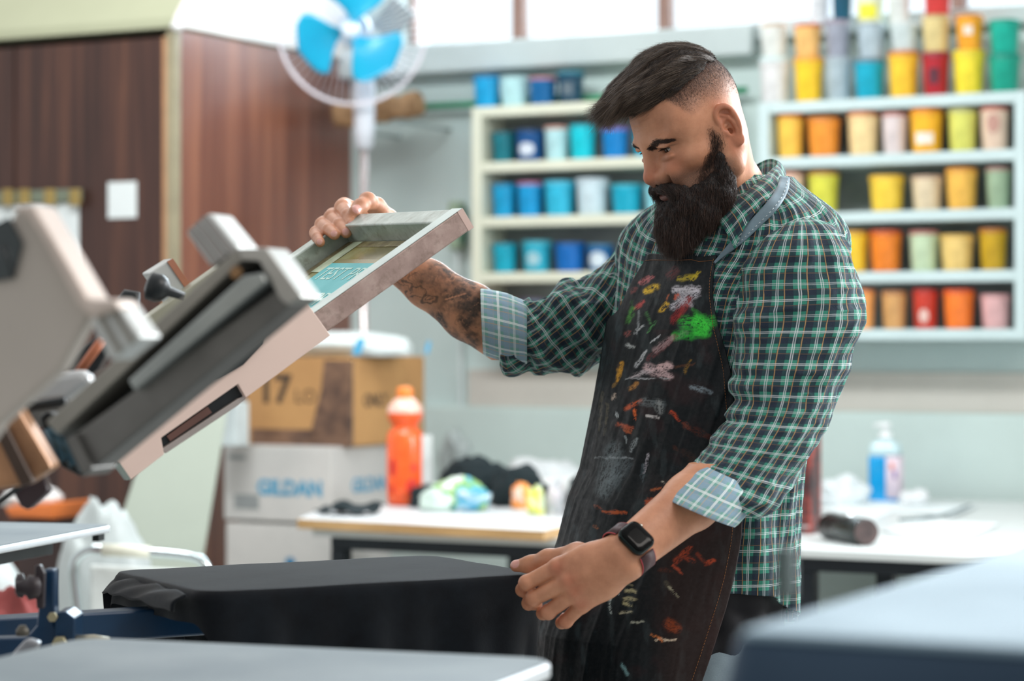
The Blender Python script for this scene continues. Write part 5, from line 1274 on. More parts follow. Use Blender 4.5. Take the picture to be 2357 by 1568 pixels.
# knuckles pinker
for p in (A_(1281, 1308, 3.17), A_(1308, 1338, 3.16), A_(1323, 1364, 3.16), A_(1339, 1392, 3.17), A_(1206, 1352, 3.20), A_(1218, 1384, 3.2), A_(1250, 1410, 3.2), A_(1292, 1430, 3.2)):
    d = np.linalg.norm(lV - p, axis=1); red[nH:nH + nL_] = np.maximum(red[nH:nH + nL_], .8 * np.exp(-(d / .013) ** 2))
ro = slice(nH + nL_, nH + nL_ + nR_); lo_ = slice(nH, nH + nL_)
for lst, sl in ((lNail, lo_), (rNail, ro)):
    for p, r in lst:
        d = np.linalg.norm((BV[sl] - p) * np.array((1, .7, 1)), axis=1); nail[sl] = np.maximum(nail[sl], sstep(r * 1.15, r * .85, d))
for f_, r in ((A_(787, 480, 3.70), .012), (A_(762, 504, 3.7), .012), (A_(742, 522, 3.7), .011), (A_(729, 538, 3.69), .01), (A_(846, 460, 3.68), .013)):
    d = np.linalg.norm(rV - f_, axis=1); red[ro] = np.maximum(red[ro], .7 * np.exp(-(d / r) ** 2))
# ---- tattoo on the right forearm, drawn in arm coordinates
ax, prr = RI['ax'], RI['pr']; q = rV - ER; t = q @ ax; w_ = q @ prr; dpt = q @ np.cross(ax, prr)
px_ = CX + rV[:, 0] / rV[:, 1] * F_PX; py_ = CY - (rV[:, 2] - CAMZ) / rV[:, 1] * F_PX
P3 = np.stack([t, w_, dpt], 1)
def seg(a, b, wd):      # stroke between two photo-space design points converted to arm coordinates
    def arm(p): v = np.array(P(p[0], p[1], 3.735)) - ER; return np.array((v @ ax, v @ prr))
    a, b = arm(a), arm(b); ba = b - a; pa = P3[:, :2] - a; hh = np.clip((pa @ ba) / (ba @ ba + 1e-9), 0, 1); d = np.linalg.norm(pa - hh[:, None] * ba, axis=1); return sstep(wd * 1.3, wd * .7, d)
tt = np.zeros(nR_)
nz = fbm(P3, 55, 3); nz2 = fbm(P3 * np.array((1, 1.6, 1)), 120, 9); nz3 = fbm(P3, 260, 5, 2)
up_arm = sstep(.175, .150, t + (nz - .5) * .03)                         # dense sleeve towards the elbow
tt = up_arm * np.clip(.62 + (nz - .5) * 2.6 + (nz2 - .5) * 1.2, .08, .95)
bare = np.exp(-((px_ - 962) / 26) ** 2 - ((py_ - 705) / 22) ** 2); tt *= 1 - .8 * bare
c1 = np.abs(fbm(P3, 42, 21, 2) - .5); c2 = np.abs(fbm(P3, 70, 22, 2) - .5); c3 = np.abs(fbm(P3 * np.array((1, 2.2, 1)), 60, 23, 2) - .5)
near_w = sstep(.150, .165, t) * sstep(.215, .20, t); mid_r = 1 - near_w
line1 = sstep(.016, .006, c1); line2 = sstep(.014, .005, c2)
tt = np.maximum(tt, near_w * (line1 * .9 + line2 * .6) * (nz > .42)); tt = np.maximum(tt, near_w * .30 * sstep(.5, .6, nz))
tt = np.maximum(tt, mid_r * line2 * .55); tt = tt * (1 - .75 * mid_r * sstep(.016, .004, c3))
def ringa(cx0, cy0, rx, ry, wd):
    return sstep(wd, wd * .4, np.abs(np.hypot((px_ - cx0) / rx, (py_ - cy0) / ry) - 1))
wq = fbm(P3, 90, 31, 2); wq2 = fbm(P3, 90, 32, 2); px2 = px_ + (wq - .5) * 26; py2 = py_ + (wq2 - .5) * 20
def ringa(cx0, cy0, rx, ry, wd): return sstep(wd, wd * .35, np.abs(np.hypot((px2 - cx0) / rx, (py2 - cy0) / ry) - 1))
clear = sstep(1.6, 1.0, np.hypot((px_ - 968) / 40, (py_ - 690) / 26)); tt = tt * (1 - .55 * clear)
for r_ in ((985, 690, 19, 11, .30), (985, 690, 9, 5, .35), (958, 672, 20, 11, .16), (930, 668, 14, 22, .16)): tt = np.maximum(tt, ringa(*r_) * .85 * (wq2 > .36) * (px_ > 898))
for k in range(12):
    x0 = 925 + k * 8; tt = np.maximum(tt, sstep(2.2, .8, np.abs(px2 - x0 - (py_ - 640) * .5)) * .6 * (py_ < 668 + 8 * math.sin(k * 2.1)) * (py_ > 628) * (px_ > 905) * (px_ < 1010))
tt = np.where(seg((1032, 694), (1080, 682), .0011) > .5, .05, tt)
tat[ro] = np.clip(tt * (px_ > 890), 0, 1) * sstep(.015, .03, t)
# body hair on the forearms as faint streaks is left to the shader noise
def m_skin():
    t = NT('skin'); at = lambda n: t.node('ShaderNodeAttribute', attribute_name=n).outputs['Fac']
    v = t.coords('Object'); n1 = t.noise(v, 26, 5, .6); n2 = t.noise(v, 240, 3); n3 = t.noise(v, 1300, 2)
    c = t.ramp(n1, [(.3, lin('#b0785a')), (.55, lin('#c68c6c')), (.75, lin('#d29a7a'))])
    c = t.mix(t.math('MULTIPLY', at('redness'), .55), c, lin('#ad5640'))
    c = t.mix(t.math('MULTIPLY', at('lips'), .8), c, lin('#a4625a'))
    sp = t.ramp(n3, [(.35, .7), (.65, 1.1)]); 
    c = t.mix(t.math('MULTIPLY', t.math('MULTIPLY', at('stubble_shade'), sp), .9, clamp=True), c, lin('#2a2526'))
    ink = t.math('MULTIPLY', at('tattoo'), t.ramp(n2, [(.3, .8), (.7, 1)])); c = t.mix(ink, c, lin('#272b2c'))
    c = t.mix(at('nails'), c, lin('#d9a49a'))
    rg = t.math('SUBTRACT', .48, t.math('MULTIPLY', at('nails'), .22))
    t.set(c, rg); b = t.b
    b.inputs['Subsurface Weight'].default_value = .18; b.inputs['Subsurface Radius'].default_value = (.012, .0045, .002); b.inputs['Subsurface Scale'].default_value = .3
    b.inputs['Specular IOR Level'].default_value = .45
    t.bump(t.math('ADD', n2, t.math('MULTIPLY', n3, .4)), .28, .0009); return t.m
SKIN = m_skin()
npmesh('body', BV, BF, SKIN, person, attrs=dict(stubble_shade=stub_shade, redness=red, tattoo=tat, nails=nail, lips=lip))
# ---------------- eyes
def m_eye():
    t = NT('eye'); v = t.coords('Object'); return t
for g in (1, -1):
    c = h2w(mm(32 * g, 73, 13)); gz = Vector(HM_.T @ np.array((-.05, .93, -.30))) ; gz = (Vector(fw) * .93 + Vector(up) * -.30 + Vector(HL) * -.08).normalized()
    m = MB(); m.cur = 0; e1 = gz.cross(Vector((0, 0, 1))).normalized(); e2 = e1.cross(gz); rr_ = .0117; N = 28
    vv = []; ff = []; mi = []
    for j in range(N + 1):
        ph = math.pi * j / N
        for i in range(32):
            a = 2 * math.pi * i / 32; bul = .0009 * max(0, 1 - (ph / .5) ** 2); vv.append(Vector(c) + (gz * math.cos(ph) + e1 * math.sin(ph) * math.cos(a) + e2 * math.sin(ph) * math.sin(a)) * (rr_ + bul))
    for j in range(N):
        for i in range(32): ff.append([j * 32 + i, (j + 1) * 32 + i, (j + 1) * 32 + (i + 1) % 32, j * 32 + (i + 1) % 32]); mi.append(2 if j < 2 else 1 if j < 5 else 0)
    m.add(vv, ff, True); m.mi = mi
    obj('eye', m, [plain('#d8d2cc', .15, name='eye_white'), plain('#3d2a1e', .1, name='brown_iris'), plain('#060606', .05, name='pupil')], person)
# ---------------- strands
def strands(name, root, nrm, flow, length, K, mat, rad, parent, seed=0, curl=.0, clump=.0, nflow=.55, grav=(0, 0, -.2), jit=.25, bend=1.0, fuzz=.0):
    """root (n,3), nrm (n,3), flow (n,3), length (n,) -> 3-sided tapered tubes in one mesh"""
    rg = np.random.RandomState(seed); n = len(root); p = root.copy(); d = nrm * nflow + flow * (1 - nflow) + rg.normal(0, jit, (n, 3)) * .5
    d /= np.linalg.norm(d, axis=1, keepdims=True) + 1e-9; pts = [p.copy()]; st = length[:, None] / (K - 1)
    ph = rg.uniform(0, 6.28, n); fq = rg.uniform(.6, 1.6, n)
    for k in range(1, K):
        tgt = flow + np.array(grav) * (k / K) * bend + rg.normal(0, jit * .35, (n, 3)); d = d * .62 + tgt * .38
        if curl:
            o = np.stack([np.sin(ph + k * fq * 2.2), np.cos(ph * 1.7 + k * fq * 1.9), np.sin(ph * 2.3 + k * fq * 2.6)], 1); d = d + o * curl
        d /= np.linalg.norm(d, axis=1, keepdims=True) + 1e-9; p = p + d * st; pts.append(p.copy())
    pts = np.array(pts)                                   # K,n,3
    tg = np.gradient(pts, axis=0); tg /= np.linalg.norm(tg, axis=2, keepdims=True) + 1e-9
    ref = rg.normal(0, 1, (n, 3)); e1 = np.cross(tg, ref[None]); e1 /= np.linalg.norm(e1, axis=2, keepdims=True) + 1e-9; e2 = np.cross(tg, e1)
    w = (rad * rg.uniform(.7, 1.25, n))[None] * np.linspace(1, .25, K)[:, None] ** .8
    ring = [pts + (e1 * math.cos(a) + e2 * math.sin(a)) * w[..., None] for a in (0, 2.094, 4.189)]
    V = np.stack(ring, 2).transpose(1, 0, 2, 3).reshape(-1, 3)       # n,K,3verts
    base = (np.arange(n) * K * 3)[:, None, None]; kk = (np.arange(K - 1) * 3)[None, :, None]; r_ = np.arange(3)[None, None, :]
    a = base + kk + r_; b = base + kk + (r_ + 1) % 3; F = np.stack([a, b, b + 3, a + 3], -1).reshape(-1, 4)
    hue = np.repeat(rg.uniform(0, 1, n), K * 3); tip = np.tile(np.repeat(np.linspace(0, 1, K), 3), n)
    return npmesh(name, V, F, mat, parent, attrs=dict(hue=hue, tip=tip))
def m_hair(name, c0, c1, c2, rough=.42):
    t = NT(name); h_ = t.node('ShaderNodeAttribute', attribute_name='hue').outputs['Fac']; tp = t.node('ShaderNodeAttribute', attribute_name='tip').outputs['Fac']
    c = t.ramp(h_, [(0, lin(c0)), (.6, lin(c1)), (.97, lin(c2))]); c = t.mix(t.math('MULTIPLY', tp, .45), c, lin(c2))
    t.set(c, rough); t.b.inputs['Specular IOR Level'].default_value = .6; return t.m
HAIRM = m_hair('dark_brown_hair', '#17110f', '#302521', '#74614f', .3); BEARDM = m_hair('dark_beard_hair', '#0c0909', '#1d1513', '#5a3f33', .35)
fnrm = hN @ HM_    # world normals of head verts
tri = hV[hF].mean(1); tn = hN[hF].mean(1); tn /= np.linalg.norm(tn, axis=1, keepdims=True)
rg = np.random.RandomState(5)
def pick(prob, n):
    p = prob / prob.sum(); i = rg.choice(len(p), n, p=p); q = tri[i] + rg.normal(0, .0006, (n, 3)); return q, tn[i]
earz = (np.abs(tri[:, 0]) > .070) & (tri[:, 2] < .045) & (tri[:, 1] < .02)
# long hair on top: core volume + strands
s = SDF(mm(-90, -115, 40), mm(90, 150, 175), .002)
s.ell(mm(0, 4, 60), mm(71.5, 70, 75), .01)
s.ell(mm(-2, 28, 84), mm(62, 57, 57), .03); s.ell(mm(-2, 72, 103), mm(48, 36, 27), .02); s.ell(mm(-4, 98, 103), mm(38, 19, 15), .015)
cV, cF = s.mesh()
keep = (hairline(cV) > -3 - 3 * np.sin(cV[:, 0] * 300)); fk = keep[cF].all(1); cF = cF[fk]
cN = grad_normals(cV, cF); pt = fbm(cV * np.array((3.2, .6, 1.5)), 60, 2); cV = cV + cN * ((pt - .5) * .006)[:, None]
use = np.unique(cF); rm = -np.ones(len(cV), int); rm[use] = np.arange(len(use)); cV2 = cV[use]; cF2 = rm[cF]
def m_core(name, c0, c1, sc_=(700, 120, 400)):
    t = NT(name); v = t.coords('Object', scale=(1, 1, 1)); n = t.noise(v, 420, 3, .7); t.set(t.ramp(n, [(.3, lin(c0)), (.7, lin(c1))]), .6); t.bump(n, .8, .002); return t.m
hair = npmesh('hair', h2w(cV2), cF2, m_core('hair_mass', '#120d0c', '#2a201c'), person)
ctri = cV[cF].mean(1); ctn = cN[cF].mean(1); ctn /= np.linalg.norm(ctn, axis=1, keepdims=True) + 1e-9
def L2W(d): return d @ HM_
def sweep(q, nn):
    f = np.stack([-.25 + 0 * q[:, 0], np.ones(len(q)), np.interp(q[:, 1], [-.1, .0, .08, .13], [.25, .05, -.30, -.55])], 1)
    f -= nn * np.sum(f * nn, 1, keepdims=True) * .85; return f / (np.linalg.norm(f, axis=1, keepdims=True) + 1e-9)
n = 26000; w0 = np.ones(len(ctri)); w0 = w0 * (ctri[:, 2] > .06); i = rg.choice(len(w0), n, p=w0 / w0.sum()); q = ctri[i] + rg.normal(0, .001, (n, 3)); nn = ctn[i]
fl = sweep(q, nn); clump = (fbm(q * np.array((2.5, .5, 1.)), 70, 7, 2) - .5)[:, None] * np.array((2.2, 0, 1.4)); fl = fl + clump; fl /= np.linalg.norm(fl, axis=1, keepdims=True)
ln = np.interp(q[:, 1], [-.1, -.03, .05, .12], [.010, .020, .032, .042]) * rg.uniform(.5, 1.15, n)
strands('hair_strands', h2w(q - nn * .001), L2W(nn), L2W(fl), ln, 7, HAIRM, .00016, hair, 1, nflow=.34, grav=(0, 0, -.15), jit=.24)
# fringe falling in front of the forehead
n = 3200; q = np.stack([rg.uniform(-.036, .026, n), rg.uniform(.086, .114, n), rg.uniform(.088, .112, n)], 1); nn = np.tile(np.array((0, .9, .3)), (n, 1))
fl = np.stack([rg.normal(-.15, .12, n), np.ones(n), rg.normal(-.42, .16, n)], 1); fl /= np.linalg.norm(fl, axis=1, keepdims=True)
strands('hair_strands', h2w(q), L2W(nn), L2W(fl), rg.uniform(.014, .048, n), 7, HAIRM, .00013, hair, 2, nflow=.3, grav=(0, 0, -.1), jit=.12)
# cropped sides
pf = fade(tri) * (~earz) * (hairline(tri) < 4); q, nn = pick(pf ** 1.1, 80000)
fl = np.tile(np.array((0, .1, -1.)), (len(q), 1)); fl -= nn * np.sum(fl * nn, 1, keepdims=True)
lf = fade(q); strands('hair_strands', h2w(q), L2W(nn), L2W(fl), .0010 + .011 * lf ** 2.5, 3, BEARDM, .00007, hair, 3, nflow=.45, grav=(0, 0, 0), jit=.3)
# ---------------- beard core
s = SDF(mm(-90, -25, -180), mm(90, 165, 30), .002)
for g in (1, -1):
    s.chain([mm(64 * g, 22, -14), mm(60 * g, 21, -32), mm(54 * g, 24, -50), mm(46 * g, 36, -74), mm(30 * g, 66, -92), mm(10 * g, 86, -98)], [.002, .007, .014, .020, .026, .026], .012)
    s.chain([mm(48 * g, 50, -62), mm(28 * g, 84, -72), mm(10 * g, 94, -78)], [.014, .014, .014], .012)
    s.chain([mm(3 * g, 107, -37), mm(15 * g, 103, -40), mm(27 * g, 92, -48), mm(35 * g, 80, -62)], [.0035, .0058, .0075, .010], .008)
s.chain([mm(0, 88, -88), mm(0, 100, -98), mm(-3, 111, -108), mm(-6, 117, -114)], [.027, .025, .018, .009], .02)
s.cone(mm(0, 58, -90), mm(0, 88, -108), .030, .024, .02)
s.ell(mm(0, 104, -49), mm(14, 12, 4), .004, '-')
bV, bF = s.mesh(); bN = grad_normals(bV, bF); bV = bV + bN * ((fbm(bV, 110, 4) - .5) * .010)[:, None]
bN = grad_normals(bV, bF)
beard = npmesh('beard', h2w(bV), bF, m_core('beard_mass', '#0a0808', '#1c1415'), person)
bt_ = bV[bF].mean(1); bn_ = bN[bF].mean(1); bn_ /= np.linalg.norm(bn_, axis=1, keepdims=True) + 1e-9
def bflow(q, nn):
    dn = np.array((0, .52, -.86)); f = np.tile(dn, (len(q), 1)); m_ = (q[:, 2] > -.047) & (q[:, 1] > .085)
    sgn = np.sign(q[:, 0] + 1e-6); f[m_] = np.stack([sgn[m_] * .8, 0 * sgn[m_], -.7 + 0 * sgn[m_]], 1)
    sb = (q[:, 1] < .05); f[sb] = np.array((0, .35, -.95)); f -= nn * np.sum(f * nn, 1, keepdims=True) * .5; return f / (np.linalg.norm(f, axis=1, keepdims=True) + 1e-9)
n = 34000; i = rg.choice(len(bt_), n); q = bt_[i]; nn = bn_[i]; fl = bflow(q, nn)
ln = np.interp(q[:, 2], [-.14, -.1, -.06, -.03, .01], [.015, .018, .014, .009, .005]) * rg.uniform(.5, 1.25, n)
strands('beard_strands', h2w(q - nn * .001), L2W(nn), L2W(fl), ln, 6, BEARDM, .00017, beard, 4, curl=.38, nflow=.38, grav=(0, 0, -.2), jit=.4)
# sparse edge hairs blending to the cheek, and loose ends below
x, y, z = tri.T * 1000
pe = (np.abs(x) > 28) * np.exp(-((y - (24 + np.clip(-z - 12, 0, 60) * .85)) / np.clip(4 + (14 - z) * .14, 4, 9)) ** 2) * (z < 18) * (z > -66) * (y > 0) * np.clip((22 - z) / 30, .1, 1)
q, nn = pick(pe + 1e-9, 14000); fl = bflow(q, nn); strands('beard_strands', h2w(q), L2W(nn), L2W(fl), rg.uniform(.003, .008, len(q)), 4, BEARDM, .00012, beard, 5, curl=.2, nflow=.35, jit=.3)
n = 1200; q = np.stack([rg.normal(0, .022, n), rg.uniform(.09, .125, n), rg.uniform(-.125, -.09, n)], 1); nn = np.tile(np.array((0, .4, -.8)), (n, 1))
strands('beard_strands', h2w(q), L2W(nn), L2W(nn), rg.uniform(.015, .034, n), 7, BEARDM, .00011, beard, 6, curl=.35, nflow=.3, jit=.5)
# ---------------- eyebrows and lashes
x, y, z = tri.T * 1000
for g in (1, -1):
    cx_ = x * g; mid_ = 18.5 + 9.5 * sstep(8, 38, cx_) - np.clip(cx_ - 38, 0, 20) * .28
    pb = (cx_ > 9) * (cx_ < 56) * np.exp(-((z - mid_) / ((3.9 - np.clip(cx_ - 25, 0, 30) * .07) * (.62 + .38 * sstep(8, 22, cx_)))) ** 2) * (y > 55)
    q, nn = pick(pb * (pb > .12) + 1e-12, 4200); fl = np.stack([g * np.ones(len(q)), -.35 * np.ones(len(q)), .30 - (np.abs(q[:, 0]) - .02) * 14], 1); fl /= np.linalg.norm(fl, axis=1, keepdims=True)
    strands('eyebrow', h2w(q), L2W(nn), L2W(fl), rg.uniform(.005, .009, len(q)), 4, BEARDM, .00016, person, 8, nflow=.22, grav=(0, 0, 0), jit=.14)
    n = 160; a = rg.uniform(-1, 1, n); q = np.stack([g * (.0325 + .0115 * a), .0850 - .003 * a ** 2 - .0035 * (a > 0) * a, .0150 - .0012 * a ** 2], 1); nn = np.tile(np.array((0, .8, -.3)), (n, 1)) + np.stack([g * a * .4, 0 * a, 0 * a], 1)
    strands('eyelashes', h2w(q), L2W(nn), L2W(nn), rg.uniform(.005, .008, n), 4, BEARDM, .00014, person, 9, nflow=.5, grav=(0, 0, .3), jit=.1)
# ================================================================== CLOTHES
def m_plaid(name, rev=0.):
    t = NT(name); pv = t.node('ShaderNodeAttribute', attribute_name='puv').outputs['Vector']
    wob = t.node('ShaderNodeTexNoise'); t.l.new(pv, wob.inputs['Vector']); wob.inputs['Scale'].default_value = 30; wob.inputs['Detail'].default_value = 2
    ad = t.node('ShaderNodeVectorMath', operation='MULTIPLY_ADD'); t.l.new(wob.outputs['Color'], ad.inputs[0]); ad.inputs[1].default_value = (.0022,) * 3; t.l.new(pv, ad.inputs[2])
    sp = t.node('ShaderNodeSeparateXYZ'); t.l.new(ad.outputs[0], sp.inputs[0])
    NV, GR, WH, OC, HG = lin('#0b142b'), lin('#2b836c'), lin('#dadde2'), lin('#b8905a'), lin('#15504a')
    if rev: NV, GR, WH, OC, HG = lin('#8aa5b8'), lin('#74aa9e'), lin('#f2f6f6'), lin('#c4a87c'), lin('#7ea4aa')
    MK = dict(w=[(0, 1), (.048, 0), (.095, 1), (.143, 0)], o=[(0, 0), (.385, 1), (.435, 0)], g=[(0, 1), (.36, 0), (.79, 1)])
    if rev: MK['w'] = [(0, 1), (.062, 0), (.085, 1), (.147, 0)]
    fr = [t.math('FRACT', t.math('MULTIPLY', sp.outputs[k], 1 / .0245)) for k in (0, 1)]
    mk = {q: [t.ramp(fr[k], MK[q], 'CONSTANT') for k in (0, 1)] for q in MK}
    tw = t.math('FRACT', t.math('MULTIPLY', t.math('ADD', sp.outputs[0], sp.outputs[1]), 1 / .0016)); tw = t.math('GREATER_THAN', tw, .5)
    both = t.math('MULTIPLY', mk['g'][0], mk['g'][1]); one = t.math('MAXIMUM', mk['g'][0], mk['g'][1])
    c = t.mix(t.math('MULTIPLY', one, .36), NV, HG); c = t.mix(t.math('MULTIPLY', both, .92), c, GR)
    c = t.mix(t.math('MAXIMUM', t.math('MULTIPLY', mk['o'][0], .75), t.math('MULTIPLY', mk['o'][1], .18)), c, OC)
    al = [t.math('GREATER_THAN', t.math('FRACT', t.math('MULTIPLY', sp.outputs[k], .5 / .0245)), .5) for k in (0, 1)]
    wk = [t.math('MULTIPLY', mk['w'][k], t.math('SUBTRACT', 1, t.math('MULTIPLY', al[k], (.22, .42)[k]))) for k in (0, 1)]
    wsum = t.math('ADD', wk[0], wk[1]); wf = t.math('MULTIPLY', t.math('MINIMUM', t.math('MULTIPLY', wsum, .95 if rev else .74), 1), t.math('SUBTRACT', 1, t.math('MULTIPLY', tw, .25)))
    c = t.mix(wf, c, WH)
    fz = t.noise(t.coords(src=pv, scale=(1, 1, 1)), 1500, 3); c = t.mix(t.math('MULTIPLY', fz, .12), c, lin('#9fb4bc'))
    t.set(c, .85); b = t.b; b.inputs['Sheen Weight'].default_value = .22; b.inputs['Sheen Roughness'].default_value = .35; b.inputs['Sheen Tint'].default_value = lin('#cfe4ee')
    b.inputs['Specular IOR Level'].default_value = .15
    big = t.noise(t.coords('Object'), 22, 4, .6, .8)
    t.bump(t.math('ADD', fz, t.math('MULTIPLY', big, 5)), .35, .0022); return t.m
PL, PLR = m_plaid('green_check_flannel'), m_plaid('check_flannel_reverse', 1)
def gridmesh(name, Pg, uvw, mat, parent, closed_u=False, solid=0, label=None, sub=0):
    """Pg (nv,nu,3)"""
    nv, nu = Pg.shape[:2]; V = Pg.reshape(-1, 3); idx = np.arange(nv * nu).reshape(nv, nu)
    a = idx[:-1, :-1].ravel(); b = idx[:-1, 1:].ravel(); c = idx[1:, 1:].ravel(); d = idx[1:, :-1].ravel()
    o = npmesh(name, V, np.stack([a, d, c, b], 1), mat, parent, attrs=dict(puv=uvw.reshape(-1, 3)), label=label)
    if solid:
        md = o.modifiers.new('thick', 'SOLIDIFY'); md.thickness = solid; md.offset = -1
    return o
def gnorm(Pg):
    du = np.gradient(Pg, axis=1); dv = np.gradient(Pg, axis=0); n = np.cross(du, dv); return n / (np.linalg.norm(n, axis=2, keepdims=True) + 1e-12)
def ridge(p, sc_, seed): return 1 - np.abs(fbm(p.reshape(-1, 3), sc_, seed, 2).reshape(p.shape[:-1]) * 2 - 1) * 2.2
shirt = bpy.data.objects.new('shirt', None); link(shirt, person); ORG[shirt.name] = ORG[person.name]
# ---- torso of the shirt
nth, ny = 420, 360
th = np.linspace(R(-180), R(180), nth); hem = np.interp(np.degrees(th), [-180, -150, -90, -50, -25, -5, 15, 30, 60, 120, 160, 180], [1400, 1418, 1440, 1425, 1385, 1348, 1338, 1338, 1370, 1370, 1340, 1400])
ty = np.linspace(0, 1, ny)[:, None]; Yg = 402 + (hem[None] - 402) * ty; Tg = np.broadcast_to(th[None], Yg.shape)
Pg = torso_pt(Yg, Tg, .0)
zg = Pg[..., 2]; uv = np.stack([Tg * .187 + .02, zg * 1.0 + .08 * np.cos(Tg - R(40)) * sstep(1.25, 1.45, zg), 0 * zg], -1)
uv[..., 0] += (zg - 1.3) * .18 * sstep(1.28, 1.4, zg)
N_ = gnorm(Pg); out = Pg - np.array([*torso_at(900)[:2], 0]); sg = np.sign((N_ * np.stack([TL.x * np.cos(Tg) + TF.x * np.sin(Tg), TL.y * np.cos(Tg) + TF.y * np.sin(Tg), 0 * Tg], -1)).sum(-1)).mean(); N_ = N_ * (1 if sg > 0 else -1)
q = np.stack([Tg * 1.6 + 2.2 * (zg - 1.1), zg * 1.1 + .12 * Tg, 0 * zg], -1)
fold = (ridge(q, 3.2, 11) * .0045 + ridge(q * np.array((1.8, 2.2, 1)), 4.4, 12) * .0022) * sstep(1.53, 1.44, zg)
low = sstep(1.12, .95, zg); fold = fold + low * .006 * np.sin(Tg * 13 + 2 * np.sin(zg * 9)) * (np.cos(Tg + .9) > 0)
# drag folds running from the armpit towards the front placket
ap = sstep(.05, .0, np.abs(zg - (1.30 + .10 * (Tg - .3)))) ; fold = fold + .006 * ap * (Tg > -.2) * (Tg < 1.2)
Pg = Pg + N_ * fold[..., None]; Pg[..., 2] += 0
sh_torso = gridmesh('shirt_body', Pg, uv, PL, shirt, solid=.0018)
# ---- lookup of cloth surface under a photo pixel
from mathutils.bvhtree import BVHTree
def bvh_of(objs):
    vs = []; fs = []
    for o in objs:
        off = len(vs); org = ORG[o.name]; vs += [v.co + org for v in o.data.vertices]; fs += [[i + off for i in p.vertices] for p in o.data.polygons]
    return BVHTree.FromPolygons(vs, fs)
def cast(px, py, bv):
    d = Vector(((px - CX) / F_PX, 1, (CY - py) / F_PX)).normalized(); loc, n, i, dd = bv.ray_cast(Vector((0, 0, CAMZ)), d)
    if loc is None: return None, None
    if n.dot(d) > 0: n = -n
    return loc, n
tb0 = bvh_of([sh_torso])
# ---- sleeves
def station_interp(S, n, over=None):
    S = np.array([[*P(a, b, Y), *P(c, d, Y), rd] for a, b, c, d, Y, rd in S]); m_ = len(S); t = np.linspace(0, m_ - 1, n); i = np.clip(t.astype(int), 0, m_ - 2); f = (t - i)[:, None]
    p0 = S[np.clip(i - 1, 0, m_ - 1)]; p1 = S[i]; p2 = S[i + 1]; p3 = S[np.clip(i + 2, 0, m_ - 1)]
    return .5 * (2 * p1 + (p2 - p0) * f + (2 * p0 - 5 * p1 + 4 * p2 - p3) * f ** 2 + (3 * p1 - p0 - 3 * p2 + p3) * f ** 3)
def sleeve(name, S, n, nu, mat, seed, amp, rot=0., uoff=0, voff=0, ureal=None, fold_fn=None, solid=.0018, parent=None):
    A = station_interp(S, n); Pl, Pr, rd = A[:, :3], A[:, 3:6], A[:, 6]; C = (Pl + Pr) / 2; a = (Pr - Pl) / 2
    ph = R(90) + 2 * math.pi * np.linspace(0, 1, nu); L = np.concatenate([[0], np.cumsum(np.linalg.norm(np.diff(C, axis=0), axis=1))])
    Pg = C[:, None] + a[:, None] * np.cos(ph)[None, :, None] + np.array((0, 1., 0)) * (rd[:, None] * np.sin(ph)[None])[..., None]
    rr_ = ureal or (np.linalg.norm(a, axis=1).mean() + rd.mean()) / 2
    U = np.broadcast_to((ph * rr_)[None], (n, nu)); Vv = np.broadcast_to(L[:, None], (n, nu)); ca_, sa_ = np.cos(rot * np.minimum(1, Vv / .12)), np.sin(rot * np.minimum(1, Vv / .12)); U0 = U - R(270) * rr_
    uv = np.stack([U0 * ca_ - Vv * sa_ + uoff, U0 * sa_ + Vv * ca_ + voff, 0 * U], -1)
    rad = Pg - C[:, None]; rad /= np.linalg.norm(rad, axis=2, keepdims=True) + 1e-9
    q = np.stack([np.cos(ph)[None] * .9 + 3.0 * Vv, np.sin(ph)[None] * .9 + 0 * Vv, Vv * 9], -1)
    f = amp * (ridge(q, 1.5, seed) * .6 + ridge(q * np.array((1.5, 1.5, 1.7)), 2.1, seed + 1) * .4)
    if fold_fn is not None: f = f + fold_fn(ph[None], Vv, L[-1])
    fadeend = np.minimum(1, np.minimum(Vv / .03 + .3, (L[-1] - Vv) / .03 + .3)); Pg = Pg + rad * (f * fadeend)[..., None]
    return gridmesh(name, Pg, uv, mat, parent or shirt, solid=solid)
LS_ = [(1815, 500, 1862, 498, 3.48, .020), (1788, 520, 1902, 516, 3.468, .040), (1757, 548, 1936, 545, 3.458, .062), (1728, 590, 1961, 588, 3.450, .082), (1706, 635, 1974, 632, 3.45, .092), (1702, 710, 1983, 700, 3.43, .092), (1694, 790, 1963, 790, 3.41, .09), (1688, 870, 1935, 872, 3.39, .087), (1684, 938, 1906, 948, 3.37, .084), (1652, 1004, 1868, 1025, 3.34, .082), (1618, 1052, 1822, 1100, 3.31, .08), (1592, 1085, 1776, 1168, 3.285, .076), (1585, 1110, 1742, 1195, 3.27, .07)]
def ffL(ph, V, L):
    inner = sstep(-.2, -.9, np.cos(ph)); near = sstep(.3, -.6, np.sin(ph))
    return -.007 * inner * np.exp(-((V - L * .60) / .012) ** 2) - .006 * inner * np.exp(-((V - L * .68) / .010) ** 2) - .005 * inner * np.exp(-((V - L * .52) / .010) ** 2) + .004 * near * np.sin(V * 55 + ph * 3) * np.exp(-((V - L * .35) / .08) ** 2)
sleeve('sleeve', LS_, 320, 220, PL, 31, .0095, uoff=.01, voff=.013, fold_fn=ffL)
RS_ = [(1562, 520, 1540, 770, 3.80, .085), (1500, 522, 1480, 800, 3.795, .088), (1445, 564, 1440, 816, 3.785, .086), (1394, 608, 1392, 828, 3.775, .082), (1334, 648, 1334, 845, 3.76, .08), (1276, 670, 1264, 853, 3.745, .077), (1236, 696, 1212, 852, 3.73, .072), (1206, 700, 1168, 848, 3.72, .066), (1165, 690, 1150, 838, 3.71, .062)]
